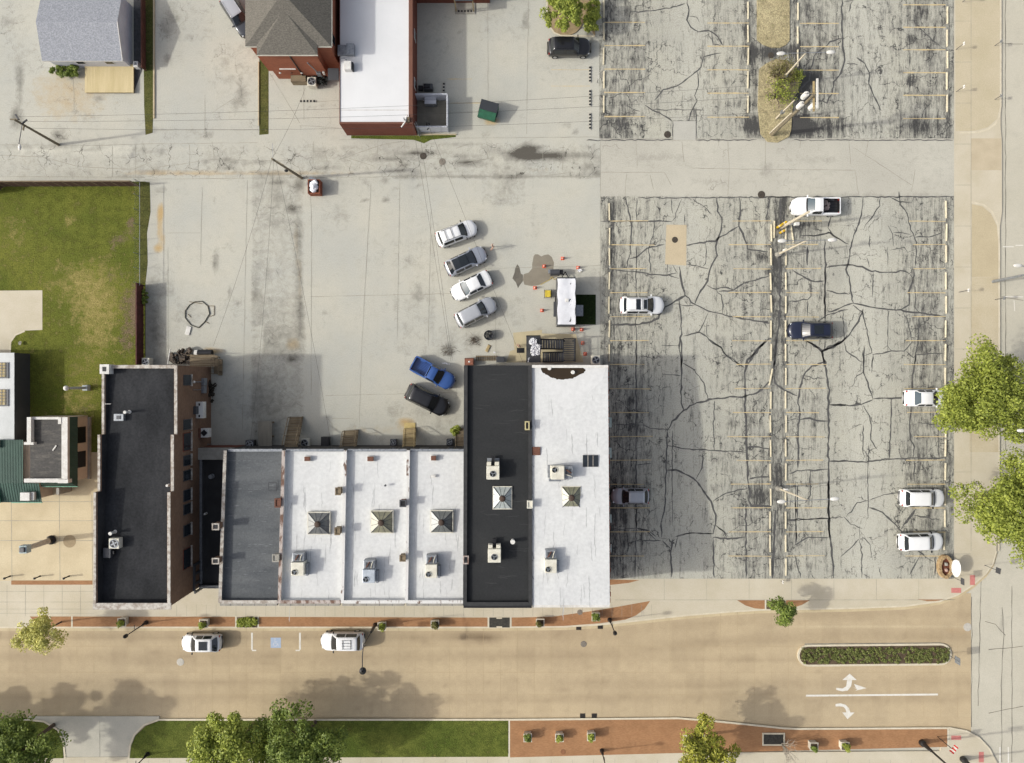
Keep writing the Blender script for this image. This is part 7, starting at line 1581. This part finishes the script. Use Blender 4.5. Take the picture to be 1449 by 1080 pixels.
for k, (dx, dy) in enumerate(((-.1, -.35), (.15, -.1), (-.15, .15), (.12, .4), (0, 0))):
    o_ = MB().ball((p.x + dx, p.y + dy, 1.0 + .06 * k), (.36, .3, .26), 12); o_.v = [(v[0] + .05 * math.sin(v[1] * 9), v[1] + .05 * math.sin(v[0] * 11), v[2] + .05 * math.sin(v[0] * 8 + v[1] * 7)) for v in o_.v]; solo(o_, 'rubbish_bag', m_sheet, f'white rubbish bag on the brown rubbish box, {ORD[k]} from its south end' if k < 4 else 'white rubbish bag on top in the middle of the brown rubbish box', 'rubbish bag', (p.x + dx, p.y + dy, .75), 'white rubbish bags in the brown box')
p = G(441, 257.5, .9); t = thing('shelf_unit', 'pale grey metal shelf leaning behind the brown rubbish box', 'shelf', (p.x, p.y, 0)); MB().obox(p.x, p.y, .05, .75, 1.0, .9, R(-25)).build('frame', m_galv, t, bev=.02); MB().obox(p.x + .5, p.y + .3, .5, .9, .1, .08, R(-30)).build('arm', m_whitep, t)
p = G(692, 475); t = thing('drum', 'dark round drum full of debris near the diagonal row of cars', 'drum', p); MB().lathe(p.x, p.y, [(.5, 0), (.54, .3), (.54, .7), (.5, .75), (.46, .7), (.46, .5)], 22).build('shell', m_dgrey, t); dr = MB(); rq = random.Random(5)
for k in range(20): dr.obox(p.x + rq.uniform(-.28, .28), p.y + rq.uniform(-.28, .28), .5, rq.uniform(.1, .25), rq.uniform(.08, .2), rq.uniform(.1, .3), rq.uniform(0, 3))
dr.build('debris', mat('charred_debris', (.05, .05, .045), (.2, .19, .17), sc=6, lo=.55, hi=.65), t)
# octagonal frame on the concrete
t = thing('octagonal_frame', 'dark octagonal timber frame lying flat on the concrete yard', 'frame', G(280, 444)); oc = MB()
pts = [(268, 432), (276, 427), (286, 426.5), (294, 433), (296.5, 444), (290, 455), (281, 464), (270, 460), (262, 450), (262, 440)]
for a, b_ in zip(pts, pts[1:] + pts[:1]): oc.tube([G(*a, .06), G(*b_, .06)], .05, 5)
oc.build('timbers', mat('rotten_timber', D(92, 90, 78), D(70, 68, 58), sc=4), t); oc2 = MB()
for a, b_ in (((268, 427), (286, 430)), ((294, 433), (303, 433)), ((296, 448), (303, 446)), ((303, 433), (303, 446)), ((290, 455), (296, 458)), ((266, 445), (270, 449))): oc2.tube([G(*a, .05), G(*b_, .05)], .03, 5)
oc2.build('loose_slats', m_wood, t); p = G(266.5, 468); o = MB().obox(p.x, p.y, 0, .5, .95, .12, R(-15)); solo(o, 'board', m_whitep, 'white board lying below the octagonal frame', 'board', p, bev=.02)
crumple('boulder', 'pale boulder on the grass below the concrete pad', 'rock', 30.5, 485.5, [(27, 484), (31, 482), (34, 483), (33, 488), (29, 489.5), (26.5, 487)], .3, m_conc, 4)
# stairs behind the shops
def stairs(label, px, ytop, ybot, w, ztop, m, rails=True, landing=0.0, shift=0.0, railm=None, name='staircase'):
    a, b_ = G(px, ytop, ztop), G(px + shift, ybot, 0); t = thing(name, label, 'stairs', b_); n = max(4, int(ztop / .19)); tr_ = MB(); dirv = Vector((b_.x - a.x, b_.y - a.y, 0)); L = dirv.length; ang = math.atan2(dirv.y, dirv.x)
    for k in range(n):
        q = Vector((a.x, a.y, 0)) + dirv * ((k + .5) / n); z = ztop * (1 - (k + 1) / (n + 1)); tr_.obox(q.x, q.y, z - .03, L / n * 1.0, w, .05, ang)
    tr_.build('treads', m, t)
    for s in (-1, 1):
        off = Vector((-math.sin(ang), math.cos(ang), 0)) * s * w / 2; st_ = MB(); st_.tube([a + off, Vector((b_.x, b_.y, .05)) + off], .08, 4); st_.build('stringer', m, t)
        if rails:
            rl = MB(); rl.tube([a + off + Vector((0, 0, .95)), Vector((b_.x, b_.y, .95)) + off], .045, 6)
            for k in range(4): q = a.lerp(b_, k / 3) + off; rl.tube([q, q + Vector((0, 0, .95))], .035, 5)
            rl.build('handrail', railm or m, t)
    if landing: 
        q = a - dirv.normalized() * landing / 2; MB().obox(q.x, q.y, ztop - .1, landing, w, .08, ang).build('landing', m, t)
        lg = MB(); [lg.obox(q.x + sx * landing * .4, q.y + sy * w * .4, 0, .1, .1, ztop - .1) for sx in (-1, 1) for sy in (-1, 1)]; lg.build('landing_leg', m, t)
    return t
stairs('narrow weathered wooden stairs with railings behind the first white-roofed shop', 412, 629, 590, 1.35, 2.2, m_wood, landing=.9, shift=8)
stairs('wide wooden stairs behind the middle white-roofed shop', 494, 632, 609, 1.5, 1.6, m_wood, shift=3)
stairs('yellowish wooden stairs behind the white-roofed shop beside the black roof', 579.5, 632, 606, 1.15, 1.6, m_wood_y, shift=1)
stairs('weedy wooden steps against the black-roofed shop wall', 651, 632, 606, .9, 1.3, m_wood, rails=False)
MB().obox(*G(580, 605)[:2], .004, 1.2, 1.0, .08).build('step_slab', mat('yellow_step', D(214, 192, 132), D(196, 172, 112), sc=2), kind='structure')
p = G(375, 618, 1.0); t = thing('loading_platform', 'flat grey wooden platform behind the grey-roofed shop', 'platform', (p.x, p.y, 0)); MB().obox(p.x, p.y, .9, 1.45, 3.3, .1).build('deck', mat('grey_deck', D(150, 144, 130), D(132, 126, 114), sc=1.2, stretch=(3, .4, 1)), t); lg = MB(); [lg.obox(p.x + sx * .6, p.y + sy * 1.5, 0, .14, .14, .9) for sx in (-1, 1) for sy in (-1, 0, 1)]; lg.build('leg', m_wood, t)
p = G(461.5, 626, .5); t = thing('bin', 'black plastic bin against the rear wall of the first white-roofed shop', 'bin', (p.x, p.y, 0)); MB().obox(p.x, p.y, 0, .75, 1.2, 1.0, 0, 1.06).build('body', m_blk, t, bev=.04); MB().obox(p.x, p.y, 1.002, .84, 1.3, .06).build('lid', m_dark, t, bev=.02)
for x, y, lab in ((536, 634.5, 'small grey gas meter at the rear wall of the middle white-roofed shop'), (296.5, 628, 'grey pipe cluster at the alley end wall')):
    p = G(x, y); t = thing('gas_meter', lab, 'meter', p); MB().ball((p.x, p.y, .8), (.22, .16, .2), 12).build('meter_body', m_galv, t, smooth=True); MB().tube([p + Vector((-.3, 0, 0)), p + Vector((-.3, 0, .9)), p + Vector((.3, 0, .9)), p + Vector((.3, 0, 0))], .035, 6).build('pipe', m_galv, t)
# black steel stair deck behind the end shop
zd = 2.3; t = thing('steel_stair', 'black steel deck and double stairs behind the end shop', 'stairs', G(780, 500)); f_ = (H - zd) / H
x0, x1, y0, y1 = GX(745, zd), GX(764, zd), GY(513, zd), GY(476, zd)
g = MB(); g.box(x0, y0, zd - .12, x1, y1, zd); g.build('deck', m_dgrey, t)
gx1 = GX(799, zd); 
def flight(ya, yb_, zt, zb, xa, xb):
    g = MB(); n = 9
    for k in range(n): x = xa + (xb - xa) * (k + .5) / n; z = zt + (zb - zt) * (k + 1) / (n + 1); g.box(x - abs(xb - xa) / n * .42, ya, z - .04, x + abs(xb - xa) / n * .42, yb_, z)
    g.build('treads', m_dgrey, t); s = MB(); [s.tube([(xa, y, zt - .05), (xb, y, zb - .05)], .07, 4) for y in (ya, yb_)]; s.build('stringer', m_dark, t)
    r = MB(); [r.tube([(xa, y, zt + .95), (xb, y, zb + .95)], .045, 5) for y in (ya, yb_)]; r.build('handrail', m_dark, t)
ya, yb_ = GY(494, 1.6), GY(481, 1.6); flight(ya, yb_, 2.25, 1.3, x1, GX(797, 1.4))
flight(GY(512, .8), GY(499, .8), .25, 1.25, GX(768, .6), GX(797, 1.2))
gb_ = MB(); lx0, lx1, ly0, ly1 = GX(797.2, 1.3), GX(813, 1.3), GY(512, 1.3), GY(480, 1.3)
for k in range(12): yy = ly0 + (ly1 - ly0) * (k + .5) / 12; gb_.box(lx0, yy - .045, 1.2, lx1, yy + .045, 1.26)
for xx in (lx0, lx1): gb_.box(xx - .05, ly0, 1.1, xx + .05, ly1, 1.27)
gb_.build('landing', m_dgrey, t)
r = MB()
def railing(pts, z, h=1.0):
    for a, b_ in zip(pts, pts[1:]):
        A, B = Vector((*a, z)), Vector((*b_, z)); r.tube([A + Vector((0, 0, h)), B + Vector((0, 0, h))], .05, 5); r.tube([A + Vector((0, 0, h * .5)), B + Vector((0, 0, h * .5))], .03, 5); n = max(1, int((B - A).length / 1.0))
        for k in range(n + 1): q = A.lerp(B, k / n); r.tube([q, q + Vector((0, 0, h))], .045, 5)
railing([(x0, y0), (x0, y1), (x1, y1), (x1, y0)], zd); railing([(GX(797.2, 1.3), GY(480, 1.3)), (GX(813, 1.3), GY(480, 1.3)), (GX(813, 1.3), GY(512, 1.3))], 1.28)
r.build('railing', m_dark, t); lg = MB(); [lg.box(x - .06, y - .06, 0, x + .06, y + .06, zd - .13) for x in (x0 + .1, x1 - .1) for y in (y0 + .2, y1 - .1)]; [lg.box(x - .05, y - .05, 0, x + .05, y + .05, 1.15) for x in (GX(799, 1.3), GX(812, 1.3)) for y in (GY(510, 1.3), GY(482, 1.3))]; lg.build('leg', m_dark, t)
crumple('white_tarp', 'crumpled white sheet draped over the black steel deck behind the end shop', 'tarp', 757, 490, [(748, 482), (752, 477), (759, 479), (760.5, 486), (762, 488), (766, 487), (766.5, 498), (763, 503), (751, 505), (750, 494), (751, 489), (747, 487)], .5, m_sheet, 8, zd + .02)
crumple('white_tarp', 'narrow white sheet hanging at the south end of the black steel deck', 'tarp', 748, 509, [(747, 506), (750, 505), (750.5, 509), (748, 513.5), (745.5, 514)], .3, m_sheet, 9, zd + .02)
MB().sheet([G(726, 471), G(767, 467), G(767, 472), G(815, 473), G(826, 513), G(716, 513), G(722, 497), G(728, 495)], .006).build('rear_slab', mat('tan_rear_slab', D(206, 192, 158), D(192, 180, 148), sc=.8), kind='structure')
p = G(736.5, 496); MB().obox(p.x, p.y, .007, .8, .55, .03).build('doormat', m_blk, label='small black mat on the slab beside the steel stairs', cat='mat')
p = G(708, 509, .4); t = thing('bin', 'dark box against the rear wall of the black-roofed shop', 'bin', (p.x, p.y, 0)); MB().obox(p.x, p.y, 0, .8, .6, .8).build('body', m_dark, t, bev=.04); MB().obox(p.x, p.y, .802, .85, .65, .05).build('lid', m_dgrey, t, bev=.02)
p = G(664, 512, .8); t = thing('smoker_grill', 'rust brown square smoker box at the corner of the black roof', 'grill', (p.x, p.y, 0)); MB().obox(p.x, p.y, .1, 1.0, .8, .75).build('body', m_rust, t, bev=.04); MB().ball((p.x, p.y, .86), (.12, .1, .06), 10).build('handle', m_whitep, t); MB().obox(p.x, p.y, .85, .8, .6, .03).build('lid', mat('rust_lid', D(150, 96, 76), sc=3), t)
pl = MB(); [pl.obox(*G(674 + k * 3.2, 507)[:2], .02, .1, .55, .08) for k in range(10)]; [pl.obox(*G(689, 504.5 + k * 5)[:2], .1, 2.4, .09, .03) for k in range(2)]
solo(pl, 'pallet', m_wood, 'flat wooden pallet by the rear wall of the black-roofed shop', 'pallet', G(689, 507))
o = MB().obox(*G(690.5, 493)[:2], .02, .35, .85, .1, R(-25), .8); solo(o, 'wooden_plank', m_wood_y, 'short raw wooden plank lying north of the pallet', 'plank', G(690, 493), bev=.02)
crumple('plastic_bag', 'small white bag on the ground east of the pallet', 'bag', 700, 499, [(697, 498), (700, 496.5), (702.5, 498.5), (701.5, 501.5), (698, 501)], .3, m_sheet, 13)
crumple('paper_litter', 'scattered white litter beside the blue pickup truck', 'litter', 630, 514, [(624, 513), (630, 512), (637, 514.5), (640, 517), (632, 516), (625, 515)], .1, m_sheet, 14)
# clutter behind the long brick building
p = G(285, 500); t = thing('tank_trailer', 'black tank with a white end cap on the wooden frame behind the long brick building', 'tank', p); MB().tube([p + Vector((-.1, 0, .55)), p + Vector((1.4, 0, .55))], [.36, .36], 16).build('tank', m_dark, t); MB().tube([p + Vector((-.45, 0, .55)), p + Vector((-.11, 0, .55))], [.34, .36], 16).build('end_cap', m_whitep, t)
for k in range(2): MB().tube([p + Vector((.3 + k * .5, -.4, .5)), p + Vector((.3 + k * .5, .4, .5))], .1, 8).build('strap', m_dgrey, t)
p = G(288, 511, .8); t = thing('wooden_landing', 'low weathered wooden landing at the rear corner of the long brick building', 'platform', (p.x, p.y, 0)); lo_ = MB(); [lo_.obox(p.x, p.y - .5 + k * .2, .7, 3.0, .17, .06) for k in range(6)]; lo_.build('deck', m_wood, t); lg = MB(); [lg.obox(p.x + sx * 1.4, p.y + sy * .45, 0, .12, .12, .7) for sx in (-1, 1) for sy in (-1, 1)]; lg.build('leg', m_wood, t); MB().tube([(p.x - 1.5, p.y + .6, 1.5), (p.x + 1.5, p.y + .6, 1.5)], .05, 6).build('handrail', m_wood, t)
stairs('small dark wooden steps at the rear corner of the long brick building', 309, 508, 530, .8, .8, m_wood, True)
t = thing('iron_gate', 'pen of rusty junk behind a white rail north of the long brick building', 'pen', G(252, 506)); MB().tube([G(241, 494, 1.2), G(237, 516, 1.2)], .06, 6).build('white_rail', m_whitep, t); jk = MB(); rq = random.Random(21)
for k in range(34): q = G(rq.uniform(243, 272), rq.uniform(495, 514), 0); jk.obox(q.x, q.y, rq.uniform(0, .4), rq.uniform(.1, .6), rq.uniform(.1, .5), rq.uniform(.1, .5), rq.uniform(0, 3))
jk.build('junk', mat('junk_metal', D(112, 98, 84), D(60, 54, 50), sc=3, lo=.42, hi=.6), t)
de_ = U(-425.8)
def wallbox(label, py, z, ly, lz, depth, m, cat, name, extra=None):
    y = GY(py, z); t = thing(name, label, cat, (de_, y, z)); MB().box(de_ + .01, y - ly / 2, z, de_ + depth, y + ly / 2, z + lz).build('housing', m, t, bev=.02); return t, y
t, y = wallbox('upper grey meter cabinet with a conduit on the east wall of the long brick building', 540.5, 1.8, .8, .7, .35, m_galv, 'meter', 'meter_box'); MB().tube([(de_ + .12, y, 2.4), (de_ + .12, y, 4.4)], .05, 6).build('conduit', m_galv, t); MB().ball((de_ + .14, y, 4.5), .14, 10).build('weatherhead', m_whitep, t)
t, y = wallbox('lower grey meter cabinet on the east wall of the long brick building', 551.5, 1.8, .75, .7, .3, m_galv, 'meter', 'meter_box'); MB().tube([(de_ + .1, y, 2.4), (de_ + .1, y, 4.6)], .03, 6).build('conduit', m_galv, t)
t, y = wallbox('white wall-mounted air unit hanging on the east wall of the long brick building', 580, 3.0, 1.7, .8, .75, m_whitep, 'air conditioner', 'wall_air_conditioner'); [MB().box(de_ + .3, y + s * .6 - .15, 3.802, de_ + .45, y + s * .6 + .1, 3.82).build('vent_slot', m_dark, t) for s in (-1, 1)]; MB().box(de_ + .02, y - .4, 3.3, de_ + .3, y + .4, 4.4).build('duct', m_dgrey, t)
t, y = wallbox('white exhaust box with a dark diamond cap on the long brick building', 612, 2.2, .95, .8, .95, m_whitep, 'exhaust fan', 'exhaust_box'); MB().obox(de_ + .55, y, 3.002, .5, .5, .12, R(45)).build('diamond_cap', m_dark, t); MB().box(de_ + .02, y - .5, 1.4, de_ + .2, y + .5, 3.2).build('back_panel', m_rust, t)
bush('bush', 'dark dead vine at the foot of the long brick building by the meters', 302, 553, .9, 3.0, .9, leaf_mat('dead_vine', (.035, .028, .02), (.06, .05, .035), (.02, .018, .014)), 800, .18, 51, clumps=16)
# manholes, drains
def manhole(px, py, r, m, label, z=.016): MB().lathe(*G(px, py)[:2], [(r * 1.12, z - .02), (r * 1.12, z), (r, z + .004), (r * .9, z + .01)], 24).build('manhole_cover', m, label=label, cat='manhole cover')
m_mh = mat('iron_cover', D(84, 76, 66), D(60, 54, 48), sc=8); m_mh2 = mat('grey_iron_cover', D(140, 132, 120), D(122, 114, 104), sc=8)
manhole(599, 221, .33, m_mh, 'dark round manhole cover in the alley below the terrace'); manhole(626, 229, .33, m_mh2, 'lighter round manhole cover in the alley just right of the dark one'); manhole(955, 339.5, .3, m_mh, 'dark round manhole cover in the tan repair slab'); manhole(1077.5, 275.5, .36, m_mh, 'dark oval-looking manhole cover at the edge of the alley and the lower lot'); manhole(944.5, 190.5, .34, m_mh, 'dark manhole cover by the grey repair slab'); manhole(1091, 78.5, .3, m_mh, 'dark round cover between the two straw islands')
manhole(826, 912, .3, m_mh2, 'grey round manhole cover in the tan street', -.104); manhole(254.5, 937.5, .36, mat('pale_cover', D(206, 200, 188), sc=4), 'pale worn round cover in the tan street below the white SUV', -.104); manhole(820.5, 866.5, .26, m_mh2, 'small brown round cover in the curving brick strip'); manhole(797, 1064, .26, mat('brown_cover', D(150, 104, 72), sc=4), 'small brown round cover in the bottom brick plaza')
manhole(1370, 888, .4, mat('pale_cover', D(206, 200, 188), sc=4), 'pale round cover at the street junction', -.104)
def drain(px, py, label, z=-.1):
    p = G(px, py); t = thing('storm_drain', label, 'storm drain', (p.x, p.y, z)); MB().obox(p.x, p.y, z - .02, .56, .56, .03).build('frame', m_mh, t); b = MB(); [b.obox(p.x - .2 + .1 * k, p.y, z + .011, .04, .44, .015) for k in range(5)]; b.build('grate', m_dark, t)
drain(819, 888.5, 'western storm drain grate at the north kerb'); drain(849.5, 887, 'eastern storm drain grate at the north kerb'); drain(824.5, 1014, 'western storm drain grate at the south kerb'); drain(841, 1014, 'eastern storm drain grate at the south kerb')
# ---------------------------------------------------------------- people
def person(label, px, py, face, top, legs, skin, hair, bag=None, stride=.22, arm=(.25, -.2)):
    p = G(px, py); t = thing('person', label, 'person', p)
    J = {}; E = []
    def v(k, x, y, z, r): J[k] = (x, y, z, r)
    v('pel', 0, 0, .95, .15); v('wai', 0, 0, 1.1, .13); v('che', .01, 0, 1.33, .155); v('nec', .02, 0, 1.5, .06); v('hd0', .03, 0, 1.58, .085); v('hd1', .05, 0, 1.68, .10); v('hd2', .04, 0, 1.76, .07); v('nose', .14, 0, 1.66, .018)
    E += [('pel', 'wai'), ('wai', 'che'), ('che', 'nec'), ('nec', 'hd0'), ('hd0', 'hd1'), ('hd1', 'hd2'), ('hd1', 'nose')]
    for s, n in ((1, 'l'), (-1, 'r')):
        f = stride * s
        v('hip' + n, 0, s * .1, .9, .105); v('kne' + n, f * .6 + .05, s * .1, .5, .065); v('ank' + n, f, s * .1, .1, .045); v('toe' + n, f + .18, s * .12, .05, .035)
        a = arm[0 if s > 0 else 1]
        v('sho' + n, 0, s * .19, 1.42, .07); v('elb' + n, a * .3, s * .25, 1.15, .045); v('wri' + n, a, s * .26, .95, .032); v('pal' + n, a + .04, s * .26, .88, .034)
        E += [('pel', 'hip' + n), ('hip' + n, 'kne' + n), ('kne' + n, 'ank' + n), ('ank' + n, 'toe' + n), ('che', 'sho' + n), ('sho' + n, 'elb' + n), ('elb' + n, 'wri' + n), ('wri' + n, 'pal' + n)]
        for k in range(4): v(f'f{k}{n}', a + .045 + .022 * k, s * .265, .80 - .012 * (1 - abs(k - 1.5)), .009); E.append(('pal' + n, f'f{k}{n}'))
        v('th' + n, a + .085, s * .225, .86, .010); E.append(('pal' + n, 'th' + n))
    ks = list(J); me = bpy.data.meshes.new('body'); me.from_pydata([J[k][:3] for k in ks], [(ks.index(a), ks.index(b)) for a, b in E], [])
    o = bpy.data.objects.new('body', me); col.objects.link(o); o.parent = t; me.materials.append(skin)
    o.modifiers.new('Skin', 'SKIN'); o.modifiers.new('Sub', 'SUBSURF').render_levels = 1
    if not me.skin_vertices: 
        bm = bmesh.new(); bm.from_mesh(me); bm.verts.layers.skin.verify(); bm.to_mesh(me); bm.free()
    for i, k in enumerate(ks): me.skin_vertices[0].data[i].radius = (J[k][3] * (1 if k[:2] in ('hd', 'no', 'ne', 'pa', 'th') or k[:1] == 'f' else .72),) * 2
    me.skin_vertices[0].data[0].use_root = True
    MB().lathe(0, 0, [(.2, .86), (.2, 1.05), (.19, 1.15), (.225, 1.34), (.19, 1.46), (.08, 1.52)], 16).build('shirt', top, t, smooth=True)
    for s, n in ((1, 'l'), (-1, 'r')):
        MB().tube([J['sho' + n][:3], J['elb' + n][:3], Vector(J['elb' + n][:3]).lerp(Vector(J['wri' + n][:3]), .85)], [.105, .078, .066], 10).build('sleeve', top, t, smooth=True)
        MB().tube([J['hip' + n][:3], J['kne' + n][:3], J['ank' + n][:3]], [.14, .105, .085], 10).build('trouser_leg', legs, t, smooth=True)
        MB().tube([Vector(J['ank' + n][:3]) + Vector((-.07, 0, -.04)), Vector(J['toe' + n][:3])], [.055, .045], 8).build('shoe', m_whitep, t, smooth=True)
    MB().ball((.025, 0, 1.71), (.115, .105, .115), 14).build('hair', hair, t, smooth=True)
    if bag: MB().obox(-.02, .33, .72, .3, .14, .3, .2).build('bag', bag, t, bev=.03)
    t.location = (p.x, p.y, .006); t.rotation_euler.z = R(face)
skin = plain('skin', (.42, .26, .19), .5)
person('person in dark clothes with white shoes walking in front of the silver-grey hatchback', 697.5, 351.5, 200, plain('black_shirt', (.02, .02, .022), .8), plain('grey_trousers', (.12, .12, .13), .8), skin, plain('dark_hair', (.02, .015, .012), .6), m_whitep)
person('person in a blue and white top standing beside the black mat near the steel stairs', 733.5, 490.5, 60, plain('blue_white_shirt', (.28, .33, .55), .8), plain('navy_trousers', (.02, .022, .04), .8), skin, plain('black_hair', (.015, .012, .01), .6), None, .05, (.1, .15))
